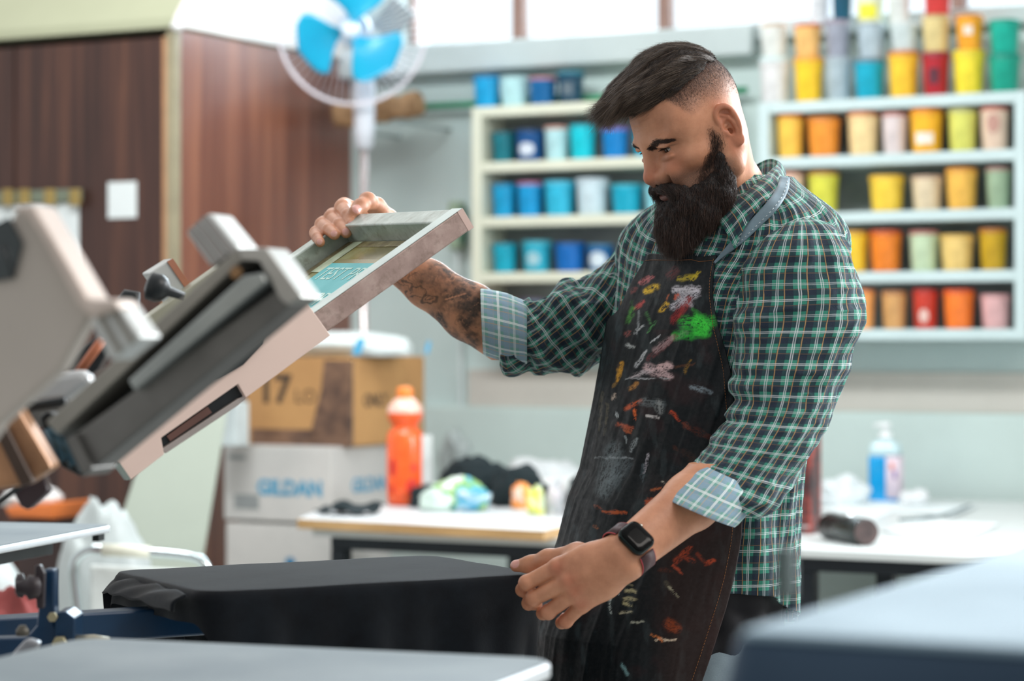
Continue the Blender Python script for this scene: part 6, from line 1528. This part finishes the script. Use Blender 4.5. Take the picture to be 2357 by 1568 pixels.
def ffR(ph, V, L):
    return -.006 * np.exp(-((V - L * .80 - .012 * np.cos(ph)) / .009) ** 2) - .005 * sstep(.2, -.6, np.sin(ph)) * np.exp(-((V - L * .62 - .03 * np.cos(ph)) / .012) ** 2) - .006 * sstep(.2, -.6, np.sin(ph)) * np.exp(-((V - L * .45 + .04 * np.cos(ph)) / .014) ** 2) + .004 * np.sin(V * 60 + np.cos(ph) * 4 + np.sin(ph) * 2) - .006 * np.exp(-((V - L * .88 + .02 * np.cos(ph)) / .007) ** 2) - .006 * np.exp(-((V - L * .30 - .05 * np.cos(ph)) / .012) ** 2)
sleeve('sleeve', RS_, 300, 220, PL, 41, .0125, rot=.55, uoff=.02, voff=.0, fold_fn=ffR)
# rolled cuffs (reverse side of the cloth)
CL_ = [(1606, 1064, 1748, 1128, 3.288, .070), (1586, 1078, 1745, 1146, 3.28, .078), (1558, 1106, 1722, 1178, 3.265, .080), (1532, 1138, 1694, 1207, 3.25, .080), (1532, 1143, 1690, 1209, 3.25, .076), (1560, 1112, 1712, 1180, 3.266, .068)]
sleeve('cuff', CL_, 90, 160, PLR, 51, .0022, uoff=0, voff=.01, solid=0)
CR_ = [(1214, 700, 1208, 842, 3.72, .062), (1206, 692, 1210, 838, 3.716, .068), (1160, 676, 1166, 832, 3.706, .068), (1113, 668, 1119, 818, 3.70, .066), (1110, 671, 1117, 816, 3.70, .062), (1150, 680, 1156, 824, 3.706, .056)]
sleeve('cuff', CR_, 90, 150, PLR, 61, .0022, uoff=.01, voff=.0, solid=0)
# ---- collar
tb_pre = None
ctop = [(1700, 412, 3.745), (1745, 380, 3.74), (1772, 369, 3.70), (1788, 377, 3.655), (1765, 404, 3.585), (1725, 438, 3.548), (1683, 472, 3.535), (1648, 500, 3.54)]
cbot = [(1690, 430, 3.79), (1760, 395, 3.79), (1800, 388, 3.735), (1806, 408, 3.68), (1793, 434, 3.575), (1752, 474, 3.522), (1718, 518, 3.505), (1692, 574, 3.515)]
def rs(pts, n):
    pts = [P(*p) for p in pts]; sp_ = spline(pts, 16); a = np.array([tuple(p) for p in sp_]); L = np.concatenate([[0], np.cumsum(np.linalg.norm(np.diff(a, axis=0), axis=1))]); t = np.linspace(0, L[-1], n); return np.stack([np.interp(t, L, a[:, k]) for k in range(3)], 1), L[-1]
ct, cl_ = rs(ctop, 140); cb_, _ = rs(cbot, 140)
def push(A, gap):
    Yt = A[:, 1].copy()
    for i, p in enumerate(A):
        d = (Vector(p) - Vector((0, 0, CAMZ))).normalized(); loc, n_, _i, _d = tb0.ray_cast(Vector((0, 0, CAMZ)), d)
        if loc is not None and p[1] < 3.64 and loc.y - gap < p[1]: Yt[i] = loc.y - gap
    k_ = np.hanning(15); k_ /= k_.sum(); Ys = np.convolve(np.pad(Yt, 7, 'edge'), k_, 'valid'); f = (Ys / A[:, 1])[:, None]
    return np.array((0, 0, CAMZ)) + (A - np.array((0, 0, CAMZ))) * f
ct = push(ct, .008); cb_ = push(cb_, .015)
J = np.linspace(0, 1, 18)[:, None, None]; bul = np.sin(J * math.pi) * np.array((.0, -.004, .003))
Pg = ct[None] * (1 - J) + cb_[None] * J + bul
wv = np.linalg.norm(cb_ - ct, axis=1)[None] * J[..., 0]; uu = np.broadcast_to(np.linspace(0, cl_, 140)[None], wv.shape)
gridmesh('collar', Pg, np.stack([uu, wv + .004, 0 * wv], -1), PL, shirt, solid=.002)
# inner stand of the collar against the neck
cst = [(x, y + 12, Y + (.012 if Y < 3.62 else -.015)) for x, y, Y in ctop]; st_, _ = rs(cst, 140); dn_ = st_ + np.array((0, 0, -.03))
Pg = ct[None] * (1 - J) + dn_[None] * J; gridmesh('collar_stand', Pg, np.stack([uu, wv + .02, 0 * wv], -1), PL, shirt)
# ================================================================== APRON
apron_top = lambda x: np.interp(x, [1490, 1500, 1560, 1592, 1610, 1650], [589, 587, 593, 592, 600, 597])
AR, AC = 520, 300
ys = np.linspace(592, 1690, AR)
xn = np.interp(ys, [590, 640, 690, 740, 800, 860, 950, 1050, 1150, 1215, 1300, 1360, 1450, 1568, 1690], [1650, 1643, 1641, 1651, 1669, 1684, 1693, 1700, 1706, 1703, 1687, 1670, 1640, 1598, 1552])
xf = np.interp(ys, [588, 610, 640, 670, 700, 735], [1499, 1483, 1465, 1450, 1436, 1424])
ext = np.interp(ys, [1080, 1150, 1250, 1350, 1450, 1568, 1690], [0, .013, .016, .034, .046, .042, .036])
off = np.interp(ys, [590, 700, 1100, 1690], [.010, .010, .012, .016])
ths = np.linspace(R(-60), R(230), 1400); Pa = np.zeros((AR, AC, 3)); Ta = np.zeros((AR, AC))
for r_ in range(AR):
    pr3 = torso_pt(np.full(1400, ys[r_]), ths, off[r_], ext[r_] * np.sin(np.clip(ths, 0, math.pi))); pxs = CX + pr3[:, 0] / pr3[:, 1] * F_PX; ksil = int(np.argmin(pxs)); kr = int(np.argmax(pxs[:ksil])); seg_ = pxs[kr:ksil + 1][::-1]
    t_n = np.interp(xn[r_], seg_, ths[kr:ksil + 1][::-1])
    if ys[r_] < 735: t_f = np.interp(max(xf[r_], seg_[0] + .5), seg_, ths[kr:ksil + 1][::-1])
    else: t_f = ths[ksil] + R(48) * min(1, (ys[r_] - 735) / 160) ** 1.3
    Ta[r_] = np.linspace(t_n, t_f, AC)
kern = np.hanning(31); kern /= kern.sum(); pad = np.pad(Ta, ((15, 15), (0, 0)), 'edge'); Ta = sum(pad[i:i + AR] * kern[i] for i in range(31))
for r_ in range(AR): Pa[r_] = torso_pt(np.full(AC, ys[r_]), Ta[r_], off[r_], ext[r_] * np.sin(np.clip(Ta[r_], 0, math.pi)))
zz_ = Pa[..., 2]; q = np.stack([Ta * 1.5 + (zz_ - 1) * 1.2, zz_ * .7, 0 * zz_], -1)
fa = (ridge(q, 2.6, 71) * .004 + ridge(q * 2.1, 3.3, 72) * .0012) * sstep(1.40, 1.30, zz_) + .0015 * ridge(q, 6, 73)
Na = np.stack([TL.x * np.cos(Ta) + TF.x * np.sin(Ta), TL.y * np.cos(Ta) + TF.y * np.sin(Ta), 0 * Ta], -1); Pa = Pa + Na * (fa * .9 + .001)[..., None]
# top edge wave
pxg = CX + Pa[..., 0] / Pa[..., 1] * F_PX; pyg = CY - (zz_ - CAMZ) / Pa[..., 1] * F_PX
w_top = np.clip(1 - (np.arange(AR)[:, None]) / 16, 0, 1); Pa[..., 2] -= w_top * (apron_top(pxg) - 592) * Pa[..., 1] / F_PX
pyg = CY - (Pa[..., 2] - CAMZ) / Pa[..., 1] * F_PX
# painted sheen and paint stains, the stains laid down stroke by stroke
base = np.array(lin('#12181c')[:3]); col = np.tile(base, (AR, AC, 1)); Q3 = np.stack([pxg / 100, pyg / 100, Ta], -1); Qf = Q3.reshape(-1, 3)
n1 = fbm(Qf, 1.3, 81).reshape(AR, AC); n2 = fbm(Qf * np.array((1, .35, 1)), 5, 82).reshape(AR, AC); n3 = fbm(Qf * np.array((1, 1, .2)), 22, 83, 3).reshape(AR, AC); n4 = fbm(Qf * np.array((.4, 1, 1)), 30, 84, 3).reshape(AR, AC)
n5 = fbm(Qf, 9, 85, 3).reshape(AR, AC); n6 = fbm(Qf, 11, 86, 3).reshape(AR, AC)
def lay(c, a): 
    global col
    col = col * (1 - a[..., None]) + np.array(lin(c)[:3]) * a[..., None]
lay('#2c1d20', sstep(.5, .68, n1) * .7 * (pyg > 760)); lay('#27343a', sstep(.52, .7, n2) * .55 * sstep(1500, 1420, pxg + (pyg - 800) * .12)); lay('#3a4548', sstep(.60, .72, n2) * .35)  # broad washes; the left one paints a teal-grey sheen into the cloth colour
lay('#35231f', sstep(1080, 1250, pyg) * sstep(1480, 1560, pxg) * .55)
STAINS = [ # x0,y0,x1,y1,w,colour,opacity
(1477,652,1501,638,9,'#b8686a',.85),(1488,671,1514,659,11,'#dcb42c',1),(1565,642,1600,636,9,'#b4a02c',.8),(1592,646,1609,628,7,'#c8b02e',.85),(1544,634,1557,623,16,'#6a3030',.6),
(1555,666,1608,668,13,'#dcd8e0',.75),(1602,676,1550,706,16,'#d4d0da',.7),(1560,672,1590,700,14,'#c8c4ce',.6),(1587,690,1552,738,15,'#8e2c2e',.95),(1580,705,1565,728,10,'#a03634',.7),(1556,686,1562,682,9,'#c85c40',.8),
(1464,709,1482,695,8,'#b84a46',.9),(1455,672,1466,664,7,'#7a3c3c',.7),(1520,717,1538,698,8,'#d4a82e',1),(1536,690,1540,678,4,'#b0603c',.7),(1447,741,1458,711,9,'#52a03e',.8),(1452,716,1458,690,5,'#3f7a3a',.5),
(1580,745,1634,742,26,'#34bc3e',.85),(1557,772,1628,768,17,'#2fae3c',.8),(1606,738,1626,752,22,'#44dc48',1),(1600,765,1625,768,12,'#40d445',.9),(1596,712,1630,740,7,'#3a9a40',.5),(1555,780,1580,766,9,'#7aa878',.5),
(1490,720,1500,745,4,'#5aa05a',.6),(1512,740,1492,766,4,'#64a868',.6),(1463,767,1482,751,5,'#d6dade',.8),(1474,715,1469,770,3,'#c0c6ca',.5),(1442,770,1450,764,9,'#8e4c48',.8),(1445,794,1461,800,6,'#ccd2d2',.7),(1498,792,1520,770,3,'#ccd0d4',.8),
(1493,829,1557,773,9,'#6e3438',.7),(1509,808,1549,775,12,'#c4a6a8',.5),(1466,842,1488,810,6,'#d4d8dc',.75),(1455,869,1500,852,9,'#cfc4c8',.7),(1493,848,1541,866,16,'#dcbcbe',.75),(1520,846,1544,842,12,'#e4c0c0',.8),(1440,873,1545,871,2,'#c4c8cc',.6),
(1431,837,1423,875,8,'#cc942e',.95),(1418,880,1412,892,4,'#a07a34',.6),(1453,896,1466,883,8,'#be843e',.85),(1576,858,1589,829,5,'#8e6c2c',.7),(1556,846,1600,838,5,'#6a4028',.5),(1592,892,1638,903,9,'#94a4ae',.6),(1413,917,1416,908,8,'#d4c0b0',.7),
(1442,941,1474,923,9,'#cc5c30',.85),(1463,944,1463,963,6,'#e46c34',1),(1477,925,1525,931,14,'#8c989c',.35),(1518,930,1520,948,14,'#b0b6b6',.45),(1488,959,1517,962,5,'#d8d4d2',.85),(1423,976,1455,987,8,'#bc5c3c',.8),(1440,990,1452,994,7,'#c4663c',.8),
(1547,950,1563,968,7,'#c44c2c',.85),(1575,976,1586,986,9,'#7a3c2c',.7),(1590,985,1640,1010,10,'#5a2c20',.6),(1421,950,1422,958,5,'#cdd6da',.8),(1388,905,1380,990,6,'#6a6450',.4),(1400,930,1392,1000,5,'#787058',.4),
(1372,1053,1458,1055,3,'#aab4ba',.55),(1415,1037,1390,1130,32,'#96a6ac',.32),(1440,1070,1410,1110,26,'#8c9ca4',.25),(1465,1014,1454,1037,8,'#b4c0c4',.5),(1440,1005,1444,1018,4,'#b8c4c8',.6),(1492,1047,1483,1088,5,'#c8c4ce',.85),(1482,1070,1480,1110,7,'#66767e',.4),
(1388,1177,1442,1181,6,'#bc5a2e',.85),(1372,1165,1382,1172,6,'#8e4a30',.7),(1490,1158,1500,1155,12,'#b85430',.8),(1500,1128,1531,1124,5,'#b06038',.8),(1522,1110,1534,1114,3,'#d0c8b8',.7),(1368,1212,1376,1216,5,'#9a5a30',.7),(1550,1030,1560,1036,7,'#5a3428',.6),
(1575,1040,1608,1070,14,'#3f2a24',.6),(1555,1293,1590,1262,11,'#a84428',.85),(1580,1285,1596,1292,9,'#9c4028',.8),(1604,1275,1618,1290,8,'#8a3a26',.7),(1624,1297,1644,1290,7,'#b84a2a',.85),(1548,1300,1570,1320,4,'#b85034',.8),(1520,1312,1545,1316,7,'#5e3024',.6),
(1446,1328,1462,1333,4,'#bcb490',.8),(1440,1345,1456,1347,3,'#a8a080',.6),(1442,1361,1463,1363,7,'#bcb48c',.8),(1440,1380,1462,1381,7,'#bcb48c',.75),(1438,1390,1455,1396,6,'#c4bc90',.8),(1428,1412,1453,1410,5,'#c4c0a4',.8),(1415,1351,1403,1386,3,'#c4d0cc',.8),(1403,1386,1408,1412,4,'#c8d4d0',.9),(1418,1350,1428,1372,2,'#b0bcb8',.7),
(1539,1351,1562,1375,4,'#c4c0a4',.8),(1532,1345,1540,1350,9,'#6a6454',.5),(1454,1435,1481,1431,4,'#b8bcac',.8),(1540,1438,1556,1446,20,'#a44c28',.7),(1500,1462,1514,1466,4,'#cc7a44',.9),(1508,1474,1556,1472,4,'#e4d0b8',.9),(1516,1470,1524,1476,6,'#e48850',.9),(1431,1528,1444,1553,7,'#7ea6aa',.8),(1556,1080,1600,1100,20,'#26343a',.4)]
for i, (x0, y0, x1, y1, w_, c, op) in enumerate(STAINS):
    a = np.array((x0, y0.__float__())); b = np.array((x1, float(y1))); ba = b - a; l2 = ba @ ba + 1e-6
    wx = pxg + (n5 - .5) * 9; wy = pyg + (n2 - .5) * 6 + (n6 - .5) * 8
    t = np.clip(((wx - x0) * ba[0] + (wy - y0) * ba[1]) / l2, 0, 1); d = np.hypot(wx - x0 - t * ba[0], wy - y0 - t * ba[1]); hwd = w_ * .80 * (1 - .35 * np.abs(t - .4))
    g = sstep(hwd * 1.35, hwd * .35, d); msk = g > .01
    if not msk.any(): continue
    al = ((pxg - x0) * ba[0] + (pyg - y0) * ba[1]) / math.sqrt(l2); ac = ((pxg - x0) * -ba[1] + (pyg - y0) * ba[0]) / math.sqrt(l2)
    loc_ = np.stack([al[msk] * .09, ac[msk] * .55, 0 * al[msk] + i * 3.1], 1); lc2 = np.stack([al[msk] * .45, ac[msk] * .5, 0 * al[msk] + i * 1.7], 1)
    st_n = fbm(loc_, 1, 5, 3); gr_n = fbm(lc2, 1, 6, 3); dry = np.clip((st_n - .5) * 3.6 + (gr_n - .5) * 2.6 + .82, 0, 1); A2 = np.zeros_like(g); A2[msk] = g[msk] * op * dry; lay(c, A2)
col = np.clip(col + (n3[..., None] - .5) * .012, 0, 1)
def m_apron():
    t = NT('stained_apron'); c = t.node('ShaderNodeAttribute', attribute_name='stain_sheen').outputs['Color']; v = t.coords('Object'); n = t.noise(v, 90, 4, .6); n2 = t.noise(v, 900, 2)
    t.set(c, t.ramp(n, [(.3, .5), (.7, .72)])); t.b.inputs['Specular IOR Level'].default_value = .25
    t.bump(t.math('ADD', n, t.math('MULTIPLY', n2, .5)), .25, .0012); return t.m
apron_e = bpy.data.objects.new('apron', None); link(apron_e, person); ORG[apron_e.name] = ORG[person.name]
idx = np.arange(AR * AC).reshape(AR, AC); Fq = np.stack([idx[:-1, :-1].ravel(), idx[1:, :-1].ravel(), idx[1:, 1:].ravel(), idx[:-1, 1:].ravel()], 1)
apron = npmesh('apron_cloth', Pa.reshape(-1, 3), Fq, m_apron(), apron_e, attrs=dict(stain_sheen=col.reshape(-1, 3)))
md = apron.modifiers.new('thick', 'SOLIDIFY'); md.thickness = .0022; md.offset = 0
# orange stitching along the edges
m = MB(); k1 = 9
def dash(p, q):
    m.tube([p, q], .00045, 4, caps=False)
for r_ in range(4, AR - 6, 3):
    m.cur = 0; o_ = Na[r_, k1] * .0016; dash(Vector(Pa[r_, k1] + o_), Vector(Pa[r_ + 2, k1] + Na[r_ + 2, k1] * .0016))
for c_ in range(10, AC - 8, 4): o_ = Na[6, c_] * .0016; dash(Vector(Pa[6, c_] + o_), Vector(Pa[6, c_ + 3] + Na[6, c_ + 3] * .0016))
obj('stitching', m, plain('#8a5a34', .7, name='orange_thread'), apron_e)
# neck strap
ab_ = bvh_of([sh_torso, bpy.data.objects['sleeve']])
path = [(1644, 606, 2.5), (1662, 588, 5), (1686, 566, 9), (1713, 540, 12), (1741, 512, 13), (1768, 484, 14), (1790, 456, 14), (1803, 430, 13), (1807, 408, 11)]
pv_ = np.array([tuple(v_) for v_ in spline(path, 7)]); tg_ = np.gradient(pv_[:, :2], axis=0); tg_ /= np.linalg.norm(tg_, axis=1, keepdims=True); pe_ = np.stack([-tg_[:, 1], tg_[:, 0]], 1); nk_ = len(pv_)
JJ = (-1, -.5, 0, .5, 1); Yk = np.full((nk_, 5), np.nan)
for k in range(nk_):
    for j_, t_ in enumerate(JJ):
        l_, n_ = cast(*(pv_[k, :2] + pe_[k] * t_ * pv_[k, 2]), ab_)
        if l_ is not None and l_.y < 3.70: Yk[k, j_] = l_.y
for j_ in range(5):
    c_ = Yk[:, j_]; ok_ = ~np.isnan(c_); c_ = np.interp(np.arange(nk_), np.arange(nk_)[ok_], c_[ok_]); pd_ = np.pad(c_, 5, 'edge'); mn_ = np.array([pd_[k:k + 11].min() for k in range(nk_)]); kk_ = np.hanning(11); kk_ /= kk_.sum(); Yk[:, j_] = np.convolve(np.pad(mn_, 5, 'edge'), kk_, 'valid') - .003
Yk = Yk * .4 + Yk.min(1, keepdims=True) * .6
pts_ = [[P(*(pv_[k, :2] + pe_[k] * t_ * pv_[k, 2]), Yk[k, j_]) for j_, t_ in enumerate(JJ)] for k in range(nk_)]
m = MB(); m.add([p for r_ in pts_ for p in r_], [[5 * k + j_, 5 * k + j_ + 1, 5 * k + j_ + 6, 5 * k + j_ + 5] for k in range(nk_ - 1) for j_ in range(4)], True)
st = obj('neck_strap', m, plain('#6e8490', .6, var=.1, scale=30, name='grey_blue_webbing'), apron_e, solid=.0018, label='grey-blue webbing neck strap')
m = MB(); up_ = Vector((0, -.0016, .0006)); sd_ = 1 if pe_[30][0] < 0 else 3
for k in range(14, nk_ - 3, 2): m.tube([pts_[k][sd_] + up_, pts_[k + 1][sd_] + up_], .0005, 4)
obj('strap_stitching', m, plain('#c8d4d8', .6), st)
# ================================================================== TEE HEM, JEANS, SHOES
def ringgrid(y0, y1, off, nyy, mat, name, hem_fn=None, cap=0):
    yy = np.linspace(y0, y1, nyy)[:, None]; tt_ = np.linspace(R(-180), R(180), 160)[None]; Yv = np.broadcast_to(yy, (nyy, 160)); Tv = np.broadcast_to(tt_, (nyy, 160))
    Pq = torso_pt(Yv, Tv, off); nrm_ = np.stack([TL.x * np.cos(Tv) + TF.x * np.sin(Tv), TL.y * np.cos(Tv) + TF.y * np.sin(Tv), 0 * Tv], -1)
    Pq = Pq + nrm_ * (.003 * np.sin(Tv * 17 + Yv * .02) + .002 * np.sin(Yv * .09 + Tv * 4))[..., None]
    return gridmesh(name, Pq, np.stack([Tv, Yv, 0 * Tv], -1), mat, person, solid=.002)
ringgrid(1240, 1480, -.017, 60, cloth_mat('#15151b', name='black_undershirt'), 'undershirt')
JN = NT('pale_denim'); v_ = JN.coords('Object'); nn_ = JN.noise(v_, 500, 3, .7); n2_ = JN.noise(v_, 9, 4)
JN.set(JN.mix(JN.math('MULTIPLY', nn_, .5), JN.ramp(n2_, [(.3, lin('#7f929e')), (.7, lin('#9fb1bb'))]), lin('#5f7480')), .85); JN.bump(nn_, .3, .0008)
s = SDF(np.array((-.15, 3.25, .06)), np.array((.62, 4.0, 1.02)), .008)
cx_, cy_, hw_, hd_, z_ = torso_at(1440)
s.ell((cx_, cy_, .80), (.190, .136, .082), .03, M=[TL, TF, (0, 0, 1)])
FEET = []
for g in (1, -1):
    h_ = np.array((cx_ + TL.x * .09 * g, cy_ + TL.y * .09 * g, .77)); kn = h_ + np.array((-.05, -.02, -.32)); an = np.array((kn[0] + .03, kn[1] + .02, .10)); s.cone(h_, kn, .105, .078, .04); s.cone(kn, an, .076, .058, .03); FEET.append(an)
jV, jF = s.mesh(); jN = grad_normals(jV, jF); jV = jV + jN * ((fbm(jV * np.array((1, 1, .6)), 16, 91) - .5) * .012)[:, None]
npmesh('jeans', jV, jF, JN.m, person)
for an in FEET:
    s = SDF(an - .25, an + .25, .006); f_ = np.array((TF.x, TF.y, 0)); a0 = np.array((an[0], an[1], .055))
    s.cone(a0 - f_ * .05, a0 + f_ * .10, .042, .040, .02); s.cone(a0 + f_ * .10, a0 + f_ * .17 - np.array((0, 0, .01)), .042, .036, .02); s.cone(a0, a0 + np.array((0, 0, .08)), .05, .05, .02)
    sV, sF = s.mesh(); sV[:, 2] = np.maximum(sV[:, 2], .004); npmesh('shoe', sV, sF, plain('#22262a', .5, name='dark_leather'), person)
# ================================================================== WATCH
axw = Vector(LI['ax']); wc = P(1433, 1276, 3.17)
Nw = Vector((.02, -.93, .36)); Nw = (Nw - axw * Nw.dot(axw)).normalized(); Tw = axw.cross(Nw).normalized()
wcen = Vector(WL) - axw * .004 + Tw * .0022
watch = bpy.data.objects.new('wristwatch', None); link(watch, person); ORG[watch.name] = ORG[person.name]
cc0 = wcen + Nw * .0292
def rbx(c, ex, ey, ez, w, h, d, r, n=6, steps=((1, 0),)):
    out = []
    for (sx, sy, a0) in ((1, 1, 0), (-1, 1, 90), (-1, -1, 180), (1, -1, 270)):
        for k in range(n + 1): a = R(a0 + 90 * k / n); out.append((sx * (w / 2 - r) + math.cos(a) * r, sy * (h / 2 - r) + math.sin(a) * r))
    return out
def wcase(w, h, r, prof, name, mat):
    m = MB(); rings = []
    for sc_, z in prof: rings.append([cc0 + axw * (x * sc_) + Tw * (y * sc_) + Nw * z for x, y in rbx(None, None, None, None, w, h, 0, r)])
    loft(m, rings); return obj(name, m, mat, watch)
wcase(.037, .043, .010, [(.90, -.0045), (.98, -.003), (1, 0), (1, .002), (.97, .0045), (.90, .0055)], 'case', plain('#1c2625', .25, .7, name='black_watch_metal'))
wcase(.035, .041, .0095, [(.96, .0052), (.94, .0062), (.86, .0070), (.5, .0073)], 'screen_glass', plain('#020303', .14, name='black_glass', Specular_IOR_Level=.12))
m = MB(); cr = cc0 - axw * .0185 + Tw * .009; m.cyl(cr, cr - axw * .0022, .0032, n=16); obj('crown', m, plain('#d8d0c4', .2, .9), watch)
for sgn in (1, -1):
    m = MB(); v = []; NN = 26; hwid = .0125
    for k in range(NN + 1):
        a = R(40 + 108 * k / NN) * sgn; rx, rn = .0350, .0282; tt_ = Tw * math.sin(a) * rx + Nw * math.cos(a) * rn
        nn_ = (Tw * math.sin(a) / rx + Nw * math.cos(a) / rn).normalized(); c_ = wcen + tt_; tp = 1 - .0 * k
        v += [c_ - axw * hwid - nn_ * .001, c_ - axw * hwid + nn_ * .0015, c_ + axw * hwid + nn_ * .0015, c_ + axw * hwid - nn_ * .001]
    f = []
    for k in range(NN):
        for j in range(4): f.append([4 * k + j, 4 * k + (j + 1) % 4, 4 * k + 4 + (j + 1) % 4, 4 * k + 4 + j])
    f += [[0, 1, 2, 3], [4 * NN + j for j in range(4)]]; m.add(v, f, True); sp_ = obj('strap', m, plain('#40262a', .5, var=.15, name='dark_red_leather'), watch)
    for e in (-1, 1):
        m = MB(); m.tube([wcen + Tw * math.sin(R(40 + 108 * k / 20) * sgn) * .0358 + Nw * math.cos(R(40 + 108 * k / 20) * sgn) * .0290 + axw * hwid * e for k in range(21)], .0008, 6); obj('strap_edge', m, plain('#b8404a', .5, name='red_strap_edge'), sp_)
# ================================================================== CAMERA, LIGHT
cam = bpy.data.cameras.new('camera'); co = bpy.data.objects.new('camera', cam); COL.objects.link(co)
cam.sensor_width = 36; cam.lens = 36 * F_PX / 2357; co.location = (0, 0, CAMZ); co.rotation_euler = (R(90), 0, 0)
cam.dof.use_dof = True; cam.dof.focus_distance = 3.44; cam.dof.aperture_fstop = 3.5; cam.clip_start = .05
cam.dof.aperture_blades = 0
sc.camera = co
w = bpy.data.worlds.new('daylight'); sc.world = w; w.use_nodes = True
nt = w.node_tree; bg = nt.nodes['Background']
tc = nt.nodes.new('ShaderNodeTexCoord'); sp = nt.nodes.new('ShaderNodeSeparateXYZ'); nt.links.new(tc.outputs['Generated'], sp.inputs[0])
rp = nt.nodes.new('ShaderNodeValToRGB'); mr = nt.nodes.new('ShaderNodeMapRange'); mr.inputs[1].default_value = -1; mr.inputs[2].default_value = 1
nt.links.new(sp.outputs['Z'], mr.inputs[0]); nt.links.new(mr.outputs[0], rp.inputs[0])
rp.color_ramp.elements[0].position = .3; rp.color_ramp.elements[0].color = (.32, .33, .34, 1)
rp.color_ramp.elements[1].position = .52; rp.color_ramp.elements[1].color = (1, 1.0, 1.0, 1)
mr2 = nt.nodes.new('ShaderNodeMapRange'); mr2.inputs[1].default_value = -1; mr2.inputs[2].default_value = .9; mr2.inputs[3].default_value = .50; mr2.inputs[4].default_value = 1.5
nt.links.new(sp.outputs['Y'], mr2.inputs[0])
vm = nt.nodes.new('ShaderNodeVectorMath'); vm.operation = 'SCALE'; nt.links.new(rp.outputs[0], vm.inputs[0]); nt.links.new(mr2.outputs[0], vm.inputs['Scale'])
nt.links.new(vm.outputs[0], bg.inputs[0]); bg.inputs[1].default_value = .95
def area(name, loc, to, size, power, col=(1, 1, 1), sy=None):
    l = bpy.data.lights.new(name, 'AREA'); l.energy = power; l.color = col; l.size = size
    if sy: l.shape = 'RECTANGLE'; l.size_y = sy
    o = bpy.data.objects.new(name, l); COL.objects.link(o); o.location = loc
    o.rotation_euler = (Vector(to) - Vector(loc)).to_track_quat('-Z', 'Y').to_euler(); return o
# daylight entering through the window strip, and added fill and rim lights that have no fixtures
area('window_daylight', W(U_at(1600, CW), CW + 1.6, 3.5), W(U_at(1600, CW), CW - 4, 1.0), 3.6, 260, (.93, .97, 1), 1.2)
area('window_daylight_left', W(U_at(1010, CW), CW + .75, 2.85), (.25, 3.5, 1.45), 1.0, 52, (.93, .97, 1), .8)  # extra light added outside the left window to rim the head
area('added_warm_fill', (1.9, 2.2, 3.2), (.4, 3.6, 1.2), 1.6, 30, (1, .93, .86), .6)  # assumed warm fill from upper right
area('assumed_side_rim_light', (2.6, 4.7, 2.2), (.3, 3.5, 1.3), 1.4, 160, (.93, .97, 1), 1.4)  # assumed rim light for neck and shoulder
for uu_, pw_ in ((-3.7, 58), (-2.3, 32), (-.6, 10)): area('added_wall_fill', W(uu_, 4.5, 3.5), W(uu_, 7.4, .7), 1.4, pw_, (.97, 1, 1), .35)  # unseen lights added to brighten the back wall and shelves
vs = sc.view_settings; sc.display_settings.display_device = 'sRGB'
vs.view_transform = 'Standard'; vs.look = 'None'; vs.gamma = 1; vs.exposure = 0.0; vs.use_curve_mapping = False
sc.cycles.use_denoising = True
sc.cycles.max_bounces = 6; sc.cycles.use_adaptive_sampling = True; sc.cycles.adaptive_threshold = .015; sc.cycles.sample_clamp_indirect = 8
